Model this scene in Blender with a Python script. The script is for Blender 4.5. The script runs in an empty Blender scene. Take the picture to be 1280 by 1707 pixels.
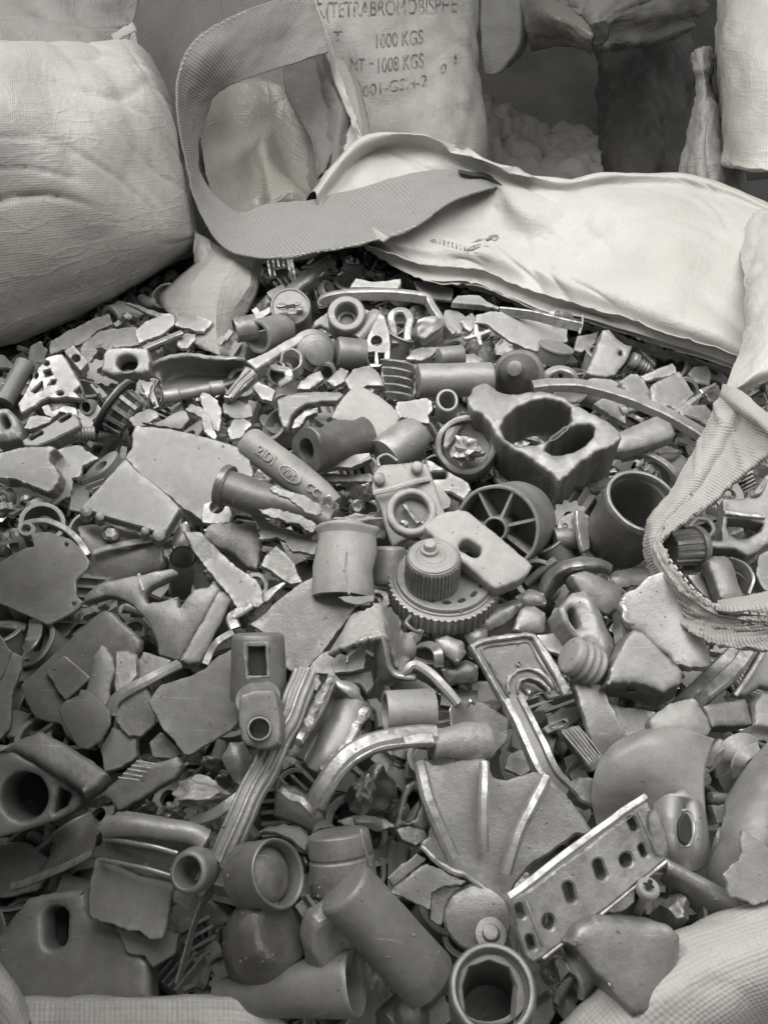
import bpy, bmesh, math, random
from mathutils import Vector, Matrix, noise
from mathutils.geometry import delaunay_2d_cdt, convex_hull_2d

# ------------------------------------------------------------------ camera, world, lamps, exposure
SC = bpy.context.scene
COL = SC.collection
FPX, CX, CY = 1314.0, 640.0, 853.5
PIT = math.radians(41.5)
CAM = Vector((0.0, 0.0, 0.5))
FW = Vector((0, math.cos(PIT), -math.sin(PIT)))
UP = Vector((0, math.sin(PIT), math.cos(PIT)))
XX = Vector((1, 0, 0))
cd = bpy.data.cameras.new('camera')
cam = bpy.data.objects.new('camera', cd)
COL.objects.link(cam)
cam.location = CAM
cam.rotation_euler = (math.radians(90) - PIT, 0, 0)
cd.sensor_fit = 'VERTICAL'
cd.sensor_height = 36.0
cd.lens = 18.0 / (853.5 / FPX)
cd.clip_start = 0.02
cd.clip_end = 60
cd.dof.use_dof = True
cd.dof.focus_distance = 0.76
cd.dof.aperture_fstop = 26
SC.camera = cam

W = bpy.data.worlds.new('World')
SC.world = W
W.use_nodes = True
W.node_tree.nodes['Background'].inputs[0].default_value = (1.0, 0.99, 0.97, 1)
W.node_tree.nodes['Background'].inputs[1].default_value = 0.32

def area(name, loc, target, sx, sy, power, col, spread=180):
    l = bpy.data.lights.new(name, 'AREA')
    l.shape = 'RECTANGLE'
    l.size, l.size_y = sx, sy
    l.energy = power
    l.color = col
    l.spread = math.radians(spread)
    o = bpy.data.objects.new(name, l)
    COL.objects.link(o)
    o.location = loc
    d = Vector(target) - Vector(loc)
    o.rotation_euler = d.to_track_quat('-Z', 'Y').to_euler()
    return o

area('hall_lamp', (0.30, 0.62, 1.25), (0.36, 0.84, 0), 1.3, 1.0, 6.6, (1.0, 0.988, 0.968), 100)
area('hall_lamp', (-1.15, 1.05, 1.75), (0.0, 0.85, 0), 1.1, 0.9, 11.5, (1.0, 0.988, 0.968), 130)

SC.view_settings.view_transform = 'Standard'
SC.view_settings.look = 'None'
SC.view_settings.exposure = 0.40
SC.view_settings.gamma = 1.0
SC.view_settings.use_curve_mapping = False
SC.render.engine = 'CYCLES'
SC.cycles.use_denoising = True
SC.cycles.max_bounces = 6

# ------------------------------------------------------------------ pixel views of the photograph -> points in the place
VIEWS = {'X': (0, 0, 1), 'A': (0, 0, .5), 'B': (640, 0, .5), 'C': (0, 430, .3359), 'D': (400, 400, .3359), 'E': (800, 400, .375),
         'F': (0, 680, .3359), 'G': (350, 620, .3359), 'H': (740, 620, .4219), 'I': (0, 950, .3359), 'J': (380, 900, .3359),
         'K': (760, 900, .40625), 'L': (0, 1200, .3359), 'M': (340, 1130, .3359), 'N': (650, 1180, .4922), 'O': (0, 1400, .3359),
         'Q': (380, 1380, .4141), 'S': (850, 1400, .3359), 'T': (1040, 580, .3162), 'U': (1080, 1060, .2342), 'V': (1080, 440, .15625)}
SEED = [0]

def px(view, p):
    x0, y0, s = VIEWS[view]
    return (x0 + p[0] * s, y0 + p[1] * s)

def ray(p):
    return XX * ((p[0] - CX) / FPX) - UP * ((p[1] - CY) / FPX) + FW

def P(p, z):
    d = ray(p)
    return CAM + d * ((z - CAM.z) / d.z)

def PD(p, dep):
    return CAM + ray(p) * dep

def mpp(w):
    return (w - CAM).dot(FW) / FPX

def parse(o):
    if isinstance(o, str):
        return [tuple(float(c) for c in t.split(',')) for t in o.split()]
    return [tuple(q) for q in o]

def E(cx, cy, a, b=None, rot=0, n=30, a0=0, a1=360):
    b = a if b is None else b
    r = math.radians(rot)
    full = abs(a1 - a0) >= 360
    out = []
    for i in range(n if full else n + 1):
        t = math.radians(a0 + (a1 - a0) * i / n)
        x, y = a * math.cos(t), b * math.sin(t)
        out.append((cx + x * math.cos(r) - y * math.sin(r), cy + x * math.sin(r) + y * math.cos(r)))
    return out

def slot(cx, cy, a, b, rot=0):
    """a rounded slot, half length a, half width b"""
    r = math.radians(rot)
    out = []
    for s, t0 in ((1, -90), (-1, 90)):
        for i in range(9):
            t = math.radians(t0 + 180 * i / 8)
            x, y = s * (a - b) + b * math.cos(t), b * math.sin(t)
            out.append((cx + x * math.cos(r) - y * math.sin(r), cy + x * math.sin(r) + y * math.cos(r)))
    return out

# ------------------------------------------------------------------ mesh helpers
HOME = {}

def seed():
    SEED[0] += 1
    return SEED[0] * 7.31

def finish(name, verts, faces, mat, par=None, uvs=None, ang=38, rough=0.0, rsc=60, slots=None):
    sd = seed()
    if rough:
        verts = [v + noise.noise_vector(v * rsc + Vector((sd, 0, sd))) * rough for v in verts]
    lo = Vector([min(v[i] for v in verts) for i in range(3)])
    hi = Vector([max(v[i] for v in verts) for i in range(3)])
    c = (lo + hi) / 2
    if par is None:
        c.z = lo.z
    me = bpy.data.meshes.new(name)
    me.from_pydata([v - c for v in verts], [], faces)
    if uvs is not None:
        ul = me.uv_layers.new(name='UVMap')
        for lp in me.loops:
            ul.data[lp.index].uv = uvs[lp.vertex_index]
    bm = bmesh.new()
    bm.from_mesh(me)
    bmesh.ops.recalc_face_normals(bm, faces=bm.faces)
    bm.to_mesh(me)
    bm.free()
    for p in me.polygons:
        p.use_smooth = True
    me.set_sharp_from_angle(angle=math.radians(ang))
    me.materials.append(MAT[mat])
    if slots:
        me.materials.append(MAT['edge' if mat != 'dark' else 'darkedge'])  # chamfers and broken sides: worn metal with edge highlights painted in
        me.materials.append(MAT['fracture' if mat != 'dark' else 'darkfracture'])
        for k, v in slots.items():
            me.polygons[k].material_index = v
    o = bpy.data.objects.new(name, me)
    COL.objects.link(o)
    HOME[o.name] = c
    if par is not None:
        o.parent = par
        o.location = c - HOME[par.name]
    else:
        o.location = c
    return o

def empty(name, loc):
    o = bpy.data.objects.new(name, None)
    COL.objects.link(o)
    o.empty_display_size = 0.02
    o.location = loc
    HOME[o.name] = Vector(loc)
    return o

HEROES = []

def T(o, nick, label, cat, group=None):
    o['label'] = label
    o['category'] = cat
    o['kind'] = 'thing'
    if group:
        o['group'] = group
    if nick:
        HEROES.append((nick, HOME[o.name].copy()))
    return o

def chaikin(pts, k=.14, closed=True):
    out = []
    n = len(pts)
    for i in range(n):
        a, b, c = pts[i - 1], pts[i], pts[(i + 1) % n]
        out.append((b[0] + (a[0] - b[0]) * k, b[1] + (a[1] - b[1]) * k))
        out.append((b[0] + (c[0] - b[0]) * k, b[1] + (c[1] - b[1]) * k))
    return out

def resample(pts, ds):
    out = []
    n = len(pts)
    for i in range(n):
        a, b = Vector(pts[i]), Vector(pts[(i + 1) % n])
        m = max(1, int((b - a).length / ds + .5))
        for j in range(m):
            out.append(a.lerp(b, j / m))
    return out

def sarea(pts):
    return sum(pts[i - 1][0] * pts[i][1] - pts[i][0] * pts[i - 1][1] for i in range(len(pts))) / 2

def lnormals(pts):
    n = len(pts)
    out = []
    for i in range(n):
        t = pts[(i + 1) % n] - pts[i - 1]
        l = t.length or 1
        out.append(Vector((-t.y / l, t.x / l)))
    return out

def inside(p, loop):
    c = False
    j = len(loop) - 1
    for i in range(len(loop)):
        a, b = loop[i], loop[j]
        if (a[1] > p[1]) != (b[1] > p[1]) and p[0] < (b[0] - a[0]) * (p[1] - a[1]) / (b[1] - a[1]) + a[0]:
            c = not c
        j = i
    return c

def plate(name, view, outline, z=0.0, n=(0, -.25), th=.004, holes=(), jag=.5, mat='zinc', par=None, bev=.0007, dome=0.0,
          bend=(0, 0), wob=.0008, rough=.0003, flare=1.0, cut=.07, grid=None, ds=None, shift=0.0, anchor=None):
    """a piece with a traced outline on its own tilted plane, real thickness, rounded edges, holes and an uneven, broken edge"""
    sd = seed()
    op = [px(view, p) for p in parse(outline)]
    cpx = (sum(p[0] for p in op) / len(op), sum(p[1] for p in op) / len(op))
    N = Vector((n[0], n[1], 1)).normalized()
    Q = P(px(view, anchor) if anchor else cpx, z)
    if shift:
        Q = Q + N * shift
    ex = (XX - N * N.x).normalized()
    ey = N.cross(ex)

    def to2(p):
        d = ray(p)
        den = N.dot(d)
        w = CAM + d * (N.dot(Q - CAM) / den) - Q
        return Vector((w.dot(ex), w.dot(ey)))
    loops = []
    for k, lp in enumerate([op] + [[px(view, p) for p in parse(h)] for h in holes]):
        l2 = [to2(p) for p in (chaikin(lp, cut) if k == 0 and cut else lp)]
        if (sarea(l2) > 0) != (k == 0):
            l2.reverse()
        per = sum((l2[i] - l2[i - 1]).length for i in range(len(l2)))
        step = ds or max(.0016, min(.004, per / 110))
        l2 = resample(l2, step)
        nr = lnormals(l2)
        jg = (jag if k == 0 else min(jag, .4)) * .001
        if jg:
            l2 = [p + q * (jg * (noise.noise(Vector((p.x * 110, p.y * 110, sd))) * 1.7 + noise.noise(Vector((p.x * 330, p.y * 330, sd + 9))) * 1.0)) for p, q in zip(l2, nr)]
        loops.append(l2)
    xs = [p.x for p in loops[0]]
    ys = [p.y for p in loops[0]]
    LX, LY = max(max(map(abs, xs)), 1e-4), max(max(map(abs, ys)), 1e-4)
    size = min(max(xs) - min(xs), max(ys) - min(ys))
    b = min(bev, th * .33, size * .08)
    insets = []
    for l2 in loops:
        nr = lnormals(l2)
        insets.append(([p + q * b for p, q in zip(l2, nr)], [p + q * b * .3 for p, q in zip(l2, nr)]))
    cap = [i[0] for i in insets]
    g = grid or max(.004, size / 11)
    vin, edges = [], []
    for lp in cap:
        s = len(vin)
        vin += lp
        edges += [(s + i, s + (i + 1) % len(lp)) for i in range(len(lp))]
    nb = len(vin)
    allb = vin[:]
    dist = {}
    y = min(ys) + g * .5
    row = 0
    while y < max(ys):
        x = min(xs) + g * (.5 if row % 2 else .9)
        while x < max(xs):
            q = Vector((x, y))
            if inside(q, cap[0]) and not any(inside(q, h) for h in cap[1:]):
                dm = min((q - v).length_squared for v in allb) ** .5
                if dm > g * .45:
                    vin.append(q)
            x += g
        y += g * .87
        row += 1
    ov, _oe, of, orig, _a, _b2 = delaunay_2d_cdt(vin, edges, [], 0, 1e-7)
    mp = {}
    for i, src in enumerate(orig):
        for s in src:
            mp[s] = i
    tris = []
    for f in of:
        c = sum((ov[i] for i in f), Vector((0, 0))) / len(f)
        if inside(c, cap[0]) and not any(inside(c, h) for h in cap[1:]):
            tris.append(tuple(f))
    isb = set(mp[i] for i in range(nb) if i in mp)
    dm = {}
    if dome:
        for i, v in enumerate(ov):
            dm[i] = 0.0 if i in isb else min((v - w).length_squared for w in allb) ** .5
        R = max(max(dm.values()), 1e-5) * .85

    def zf(u, v):
        return bend[0] * (u / LX) ** 2 + bend[1] * (v / LY) ** 2 + wob * noise.noise(Vector((u * 22, v * 22, sd)))

    def w3(u, v, h, top=0.0):
        s = 1 + (flare - 1) * (-h / th)
        return Q + ex * (u * s) + ey * (v * s) + N * (h + zf(u, v) + top)
    verts = []
    for i, v in enumerate(ov):
        t = 0.0
        if dome:
            k = min(1, dm[i] / R)
            t = dome * (1 - (1 - k) ** 2)
        verts.append(w3(v.x, v.y, 0, t))
    nt = len(ov)
    for v in ov:
        verts.append(w3(v.x, v.y, -th))
    faces = [t for t in tris] + [tuple(nt + i for i in reversed(t)) for t in tris]
    s0 = 0
    slots = {}
    rows = max(1, min(6, int(th / .007)))
    for l2, (i0, i1) in zip(loops, insets):
        m = len(l2)
        rings = [[mp.get(s0 + i, 0) for i in range(m)]]

        def add(lst, h):
            st = len(verts)
            verts.extend(w3(p.x, p.y, h) for p in lst)
            rings.append(list(range(st, st + m)))
        if b > .0016:
            add(i1, -b * .3)
        for r in range(rows + 1):
            add(l2, -b - (th - 2 * b) * r / rows)
        rings.append([nt + mp.get(s0 + i, 0) for i in range(m)])
        outer = s0 == 0
        for ri, (a, c) in enumerate(zip(rings, rings[1:])):
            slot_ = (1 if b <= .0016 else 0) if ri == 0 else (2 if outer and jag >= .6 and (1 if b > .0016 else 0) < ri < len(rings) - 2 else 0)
            for i in range(m):
                j = (i + 1) % m
                q = []
                for w in (a[i], a[j], c[j], c[i]):
                    if w not in q:
                        q.append(w)
                if len(q) > 2:
                    faces.append(tuple(q))
                    slots[len(faces) - 1] = slot_
        s0 += m
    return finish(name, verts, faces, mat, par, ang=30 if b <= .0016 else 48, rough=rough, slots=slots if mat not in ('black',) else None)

def pv(view, a):
    if isinstance(a, Vector):
        return a
    return P(px(view, a[:2]), a[2])

def lathe(name, view, A, B, prof, mat='zinc', par=None, seg=44, closed=False, sq=1.0, sqa=0, rough=.0004, rsc=60, arc=None, ridge=None,
          bev=.0007, dent=0.0, dsc=18, ang=32, up=None):
    """a turned piece: profile of (position along A-B, radius in photo pixels); ridge = (count, depth, from, to)"""
    sd = seed()
    a = pv(view, A)
    b = a + Vector((0, 0, B)) if isinstance(B, float) else pv(view, B)
    s = mpp(a) * VIEWS[view][2]
    ax = b - a
    Ln = ax.length
    w = ax / Ln
    e1 = w.cross(Vector(up) if up else (Vector((0, 0, 1)) if abs(w.z) < .9 else XX)).normalized()
    e2 = w.cross(e1).normalized()
    if sqa:
        m = Matrix.Rotation(math.radians(sqa), 3, w)
        e1, e2 = m @ e1, m @ e2
    pr = [Vector((t * Ln, r * s)) for t, r in prof]
    pp = []
    n = len(pr)
    for i, p in enumerate(pr):
        if p.y < 1e-6 or (not closed and i in (0, n - 1)):
            pp.append(p)
            continue
        u, v = pr[i - 1] - p, pr[(i + 1) % n] - p
        c1, c2 = min(bev, u.length * .3), min(bev, v.length * .3)
        if u.length < 1e-7 or v.length < 1e-7 or u.normalized().dot(v.normalized()) < -.93:
            pp.append(p)
        else:
            pp += [p + u.normalized() * c1, p + (u.normalized() * c1 + v.normalized() * c2) * .3, p + v.normalized() * c2]
    # a few extra rings along long straight runs, so that dents show
    qq = []
    for i, p in enumerate(pp):
        qq.append(p)
        if i == len(pp) - 1 and not closed:
            break
        q = pp[(i + 1) % len(pp)]
        k = int((q - p).length / .009)
        for j in range(1, min(k, 12)):
            qq.append(p.lerp(q, j / k))
    pp = qq
    rmax = max(p.y for p in pp)
    full = arc is None
    a0, a1 = (0, 360) if full else arc
    ns = seg if full else seg + 1
    verts, rings = [], []
    for p in pp:
        if p.y < 1e-6 and full:
            rings.append([len(verts)] * ns)
            verts.append(a + w * p.x)
            continue
        rg = []
        for i in range(ns):
            t = math.radians(a0 + (a1 - a0) * i / seg)
            r = p.y
            if ridge and ridge[2] <= p.x / Ln <= ridge[3] and r > rmax * .55:
                r *= 1 + ridge[1] * (1 if math.sin(ridge[0] * t) > 0 else -1)
            q = a + w * p.x + (e1 * math.cos(t) + e2 * (math.sin(t) * sq)) * r
            if dent:
                q = q + (q - a - w * p.x).normalized() * (dent * noise.noise(q * dsc + Vector((sd, sd, 0))))
            rg.append(len(verts))
            verts.append(q)
        rings.append(rg)
    faces = []
    pairs = list(zip(rings, rings[1:])) + ([(rings[-1], rings[0])] if closed else [])
    for r0, r1 in pairs:
        for i in range(ns if full else ns - 1):
            j = (i + 1) % ns
            q = []
            for k in (r0[i], r0[j], r1[j], r1[i]):
                if k not in q:
                    q.append(k)
            if len(q) > 2:
                faces.append(tuple(q))
    if not full and closed:
        faces.append(tuple(r[0] for r in rings))
        faces.append(tuple(r[-1] for r in reversed(rings)))
    return finish(name, verts, faces, mat, par, ang=ang, rough=rough, rsc=rsc)

def tube(r, wall, t0=0.0, t1=1.0, lip=0.0):
    ri = r - wall
    if lip:
        return [(t0, r + lip), (t0 + .06, r + lip), (t0 + .07, r), (t1, r), (t1, ri), (t0, ri)]
    return [(t0, r), (t1, r), (t1, ri), (t0, ri)]

def rod(r, t0=0.0, t1=1.0):
    return [(t0, 0), (t0, r), (t1, r), (t1, 0)]

def crspline(pts, sub):
    out = []
    n = len(pts)
    for i in range(n - 1):
        p0, p1, p2, p3 = pts[max(i - 1, 0)], pts[i], pts[i + 1], pts[min(i + 2, n - 1)]
        for j in range(sub):
            t = j / sub
            out.append(.5 * ((2 * p1) + (p2 - p0) * t + (2 * p0 - 5 * p1 + 4 * p2 - p3) * t * t + (3 * p1 - p0 - 3 * p2 + p3) * t ** 3))
    out.append(pts[-1].copy())
    return out

def sect_rect(w, h, b=.16):
    c = min(w, h) * b
    return [(-w / 2 + c, h / 2), (w / 2 - c, h / 2), (w / 2, h / 2 - c), (w / 2, -h / 2 + c), (w / 2 - c, -h / 2), (-w / 2 + c, -h / 2), (-w / 2, -h / 2 + c), (-w / 2, h / 2 - c)]

def sect_round(r, n=18, ridges=0, d=0.0):
    m = n if not ridges else ridges * 4
    return [((r * (1 + (d if ridges and (i % 4) < 2 else 0))) * math.cos(6.28318 * i / m), (r * (1 + (d if ridges and (i % 4) < 2 else 0))) * math.sin(6.28318 * i / m)) for i in range(m)]

def sect_i(w, h, f=.22, b=.3):
    """an I profile: broad edges and a sunk web on the upper and the lower face"""
    x0, x1, y0, y1 = w / 2, w / 2 - w * f, h / 2, h / 2 - h * b
    return [(-x0, y0), (-x1, y0), (-x1 + w * .05, y1), (x1 - w * .05, y1), (x1, y0), (x0, y0), (x0, -y0), (x1, -y0), (x1 - w * .05, -y1), (-x1 + w * .05, -y1), (-x1, -y0), (-x0, -y0)]

def sweep(name, view, path, sect, mat='zinc', par=None, up=(0, 0, 1), sub=7, taper=None, rough=.0004, rsc=60, closed=False, ang=32, twist=0, straight=False):
    """a bar along a path of x,y,z; the section is in photo pixels"""
    pts = [pv(view, p) for p in (parse(path))]
    s = sum(mpp(p) for p in pts) / len(pts) * VIEWS[view][2]
    if closed:
        pts = pts + [pts[0]]
    c = pts if straight else crspline(pts, sub)
    if closed:
        c = c[:-1]
    n = len(c)
    verts = []
    m = len(sect)
    for i, p in enumerate(c):
        t = ((c[(i + 1) % n] - c[i - 1]) if closed else (c[min(i + 1, n - 1)] - c[max(i - 1, 0)])).normalized()
        U = Vector(up)
        sd = t.cross(U)
        sd = sd.normalized() if sd.length > 1e-4 else XX
        u2 = sd.cross(t).normalized()
        if twist:
            mm = Matrix.Rotation(math.radians(twist) * i / (n - 1), 3, t)
            sd, u2 = mm @ sd, mm @ u2
        f = i / max(1, n - 1)
        k = 1.0 if not taper else taper[0] + (taper[1] - taper[0]) * f
        for x, y in sect:
            verts.append(p + sd * (x * s * k) + u2 * (y * s * k))
    faces = []
    for i in range(n if closed else n - 1):
        j = (i + 1) % n
        for q in range(m):
            r = (q + 1) % m
            faces.append((i * m + q, i * m + r, j * m + r, j * m + q))
    if not closed:
        faces.append(tuple(range(m)))
        faces.append(tuple(reversed(range((n - 1) * m, n * m))))
    return finish(name, verts, faces, mat, par, ang=ang, rough=rough, rsc=rsc)

def lump(name, view, C, rx, ry, rz, rot=0, mat='zinc', par=None, cuts=15, fac=.72, nz=.10, sub=4, ang=18, lean=0):
    """a broken-off solid chunk: a ball cut flat on several sides, with an uneven skin"""
    rnd = random.Random(int(seed() * 100))
    c = pv(view, C)
    s = mpp(c) * VIEWS[view][2]
    bm = bmesh.new()
    bmesh.ops.create_icosphere(bm, subdivisions=sub, radius=1)
    pl = []
    for _ in range(cuts):
        v = Vector((rnd.gauss(0, 1), rnd.gauss(0, 1), rnd.gauss(0, 1) * .8)).normalized()
        pl.append((v, fac * rnd.uniform(.8, 1.1)))
    sd = seed()
    R = Matrix.Rotation(math.radians(-rot), 3, 'Z')
    L = Matrix.Rotation(math.radians(lean), 3, 'X')
    verts = []
    for v in bm.verts:
        p = v.co.copy()
        for q, d in pl:
            e = p.dot(q) - d
            if e > 0:
                p = p - q * e
        p = p * (1 + nz * noise.noise(p * 2.3 + Vector((sd, 0, 0))))
        p = L @ Vector((p.x * rx * s, p.y * ry * s, p.z * rz))
        verts.append(c + R @ p)
    faces = [tuple(v.index for v in f.verts) for f in bm.faces]
    bm.free()
    return finish(name, verts, faces, mat, par, ang=ang, rough=.0005)

def net(name, rows, mat='sack', par=None, sub=6, mode='d', th=.0012, wr=0.0, wsc=14, view='X', closed_u=False, fray=0.0, fray_last=False, ang=70, fold=0.0, fsc=40, lin=False, crease=0.0, cu=5, cv=16):
    """cloth or sheet through a net of control points x,y,depth (mode d) or x,y,height (mode z)"""
    sd = seed()
    G = []
    for r in rows:
        pr = parse(r)
        G.append([(PD(px(view, p[:2]), p[2]) if mode == 'd' else P(px(view, p[:2]), p[2])) for p in pr])
    spl = crspline if not lin else (lambda q, n: [q[i].lerp(q[i + 1], j / n) for i in range(len(q) - 1) for j in range(n)] + [q[-1].copy()])
    G = [spl(r, sub) for r in G]
    cols = list(zip(*G))
    cols = [spl(list(c), sub) for c in cols]
    nu, nv = len(cols), len(cols[0])
    V = [[cols[i][j].copy() for i in range(nu)] for j in range(nv)]
    U = [[0.0] * nu for _ in range(nv)]
    TT = [[0.0] * nu for _ in range(nv)]
    for j in range(nv):
        for i in range(1, nu):
            U[j][i] = U[j][i - 1] + (V[j][i] - V[j][i - 1]).length
    for i in range(nu):
        for j in range(1, nv):
            TT[j][i] = TT[j - 1][i] + (V[j][i] - V[j - 1][i]).length
    mu = [sum(U[j][i] for j in range(nv)) / nv for i in range(nu)]
    mv = [sum(TT[j][i] for i in range(nu)) / nu for j in range(nv)]
    U = [mu[:] for _ in range(nv)]
    TT = [[mv[j]] * nu for j in range(nv)]
    nrm = [[None] * nu for _ in range(nv)]
    for j in range(nv):
        for i in range(nu):
            a = V[j][min(i + 1, nu - 1)] - V[j][max(i - 1, 0)]
            b = V[min(j + 1, nv - 1)][i] - V[max(j - 1, 0)][i]
            q = a.cross(b)
            nrm[j][i] = q.normalized() if q.length > 1e-12 else Vector((0, 0, 1))
    out = []
    for j in range(nv):
        for i in range(nu):
            p = V[j][i]
            d = 0.0
            if wr:
                q = p * wsc + Vector((sd, sd, sd))
                r1 = noise.noise(q)
                d += wr * (r1 + .55 * (1 - 2 * abs(noise.noise(q * 2.1))) + .22 * noise.noise(q * 4.7))
            if fold:
                # creases: sharp ridges of the noise
                q = p * fsc * .3 + Vector((sd, 3, sd))
                d += fold * ((1 - abs(noise.noise(q + noise.noise_vector(q * .6) * .9))) ** 5)
            if crease:
                u_, v_ = U[j][i], TT[j][i]
                w_ = .06 * noise.noise(Vector((u_ * 6, v_ * 6, sd)))
                for ca, cb, cr in ((cu, cv, .25), (cv * .7, cu, -.3), (cu * 1.8, cv * 2.2, .5)):
                    x_ = u_ * math.cos(cr) + v_ * math.sin(cr)
                    y_ = v_ * math.cos(cr) - u_ * math.sin(cr) + w_
                    d += crease * (1 - min(1, abs(noise.noise(Vector((x_ * ca, y_ * cb, sd * 1.7 + ca)))) * 2.0)) ** 9 * (.5 if ca > cu * 1.5 else 1) * max(0, min(1, .35 + 2.2 * noise.noise(Vector((u_ * 5, v_ * 7, sd + ca)))))
            if fray and (j in (0, nv - 1)):
                p = p + (V[min(j + 1, nv - 1)][i] - V[max(j - 1, 0)][i]).normalized() * (fray * noise.noise(Vector((i * .9, sd, j))))
            out.append(p + nrm[j][i] * d)
    faces = []
    for j in range(nv - 1):
        for i in range(nu - 1):
            a = j * nu + i
            faces.append((a, a + 1, a + nu + 1, a + nu))
    uvs = [(U[j][i], TT[j][i]) for j in range(nv) for i in range(nu)]
    o = finish(name, out, faces, mat, par, uvs=uvs, ang=ang)
    m = o.modifiers.new('thickness', 'SOLIDIFY')
    m.thickness = th
    m.offset = 0
    o['net'] = 0
    del o['net']
    NETS[o.name] = (out, nu, nv, nrm)
    return o

NETS = {}

# ------------------------------------------------------------------ materials
MAT = {}

class NT:
    def __init__(self, name):
        m = bpy.data.materials.new(name)
        m.use_nodes = True
        self.m, self.t = m, m.node_tree
        self.p = self.t.nodes['Principled BSDF']
    def n(self, typ, **kw):
        x = self.t.nodes.new(typ)
        for k, v in kw.items():
            if k.startswith('i_'):
                x.inputs[k[2:].replace('_', ' ')].default_value = v
            else:
                setattr(x, k, v)
        return x
    def l(self, a, b):
        self.t.links.new(a, b)
    def math(self, op, a, b=None, clamp=False):
        x = self.n('ShaderNodeMath', operation=op, use_clamp=clamp)
        for i, v in enumerate((a, b)):
            if v is None:
                continue
            if isinstance(v, (int, float)):
                x.inputs[i].default_value = v
            else:
                self.l(v, x.inputs[i])
        return x.outputs[0]
    def ramp(self, f, lo, hi, a=0.0, b=1.0):
        x = self.n('ShaderNodeMapRange', clamp=True)
        self.l(f, x.inputs[0])
        for i, v in ((1, lo), (2, hi), (3, a), (4, b)):
            x.inputs[i].default_value = v
        return x.outputs[0]
    def mix(self, f, a, b, typ='MIX'):
        x = self.n('ShaderNodeMix', data_type='RGBA', blend_type=typ)
        for k, v in ((0, f), (6, a), (7, b)):
            if isinstance(v, (int, float)):
                x.inputs[k].default_value = v
            elif isinstance(v, tuple):
                x.inputs[k].default_value = (*v, 1)
            else:
                self.l(v, x.inputs[k])
        return x.outputs[2]
    def noise(self, vec, scale, detail=3, rough=.55, w=None):
        x = self.n('ShaderNodeTexNoise', noise_dimensions='4D' if w is not None else '3D')
        x.inputs['Scale'].default_value = scale
        x.inputs['Detail'].default_value = detail
        x.inputs['Roughness'].default_value = rough
        self.l(vec, x.inputs['Vector'])
        if w is not None:
            self.l(w, x.inputs['W'])
        return x.outputs[0]

def metal(key, base, rough=.55, met=.3, spark=.3, var=.2, grain=1.0, dust=.3, wear=1.0, glit=0.0):
    k = NT(key)
    co = k.n('ShaderNodeTexCoord').outputs['Object']
    oi = k.n('ShaderNodeObjectInfo').outputs['Random']
    w = k.math('MULTIPLY', oi, 40)
    n1 = k.noise(co, 26, 5, .62, w)
    n2 = k.noise(co, 130, 4, .62, w)
    n3 = k.noise(co, 750, 3, .65, w)
    pt = k.n('ShaderNodeNewGeometry').outputs['Pointiness']
    c = k.mix(k.ramp(n1, .3, .72), tuple(v * .74 for v in base), tuple(v * 1.2 for v in base))
    c = k.mix(k.math('MULTIPLY', k.ramp(n2, .48, .72), dust), c, (base[0] * 1.4 + .02, base[1] * 1.39 + .02, base[2] * 1.36 + .018))
    c = k.mix(k.math('MULTIPLY', k.ramp(n2, .5, .3), dust), c, tuple(v * .6 for v in base))
    c = k.mix(k.math('MULTIPLY', k.ramp(n3, .38, .66), .24), c, tuple(v * .55 for v in base))
    hs = k.n('ShaderNodeHueSaturation')
    k.l(k.ramp(oi, 0, 1, 1 - var, 1 + var), hs.inputs['Value'])
    k.l(c, hs.inputs['Color'])
    c = hs.outputs[0]
    # worn bright metal on edges and scratches, with edge glints and sparkle painted in
    edge = k.math('MULTIPLY', k.ramp(pt, .525, .585), k.ramp(n2, .36, .56))
    n4 = k.noise(co, 1300, 2, .5, w)
    chip = k.math('MULTIPLY', k.ramp(n4, .62, .70), k.ramp(n1, .5 - glit, .66 - glit))
    mp = k.n('ShaderNodeMapping')
    mp.inputs['Rotation'].default_value = (.4, .3, .8)
    mp.inputs['Scale'].default_value = (18, 700, 60)
    k.l(co, mp.inputs['Vector'])
    n5 = k.noise(mp.outputs[0], 1, 1, .5, w)
    scr = k.math('MULTIPLY', k.ramp(n5, .70, .73), k.ramp(n1, .45, .55))
    ws = k.math('MAXIMUM', k.math('MULTIPLY', edge, .8 * wear), k.math('MAXIMUM', k.math('MULTIPLY', chip, spark), k.math('MULTIPLY', scr, .35)), True)
    c = k.mix(ws, c, (.66, .652, .63))
    k.l(c, k.p.inputs['Base Color'])
    k.l(k.math('SUBTRACT', k.ramp(n1, .3, .7, rough - .06, rough + .1), k.math('MULTIPLY', ws, .2)), k.p.inputs['Roughness'])
    k.l(k.math('ADD', k.math('MULTIPLY', ws, .5), met, True), k.p.inputs['Metallic'])
    bp = k.n('ShaderNodeBump')
    bp.inputs['Strength'].default_value = .55 * min(grain, 1.8)
    bp.inputs['Distance'].default_value = .0011
    hh = k.math('ADD', k.math('MULTIPLY', n2, .6), k.math('ADD', k.math('MULTIPLY', n3, .34), k.math('MULTIPLY', n1, .5)))
    k.l(hh, bp.inputs['Height'])
    k.l(bp.outputs[0], k.p.inputs['Normal'])
    MAT[key] = k.m

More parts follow.
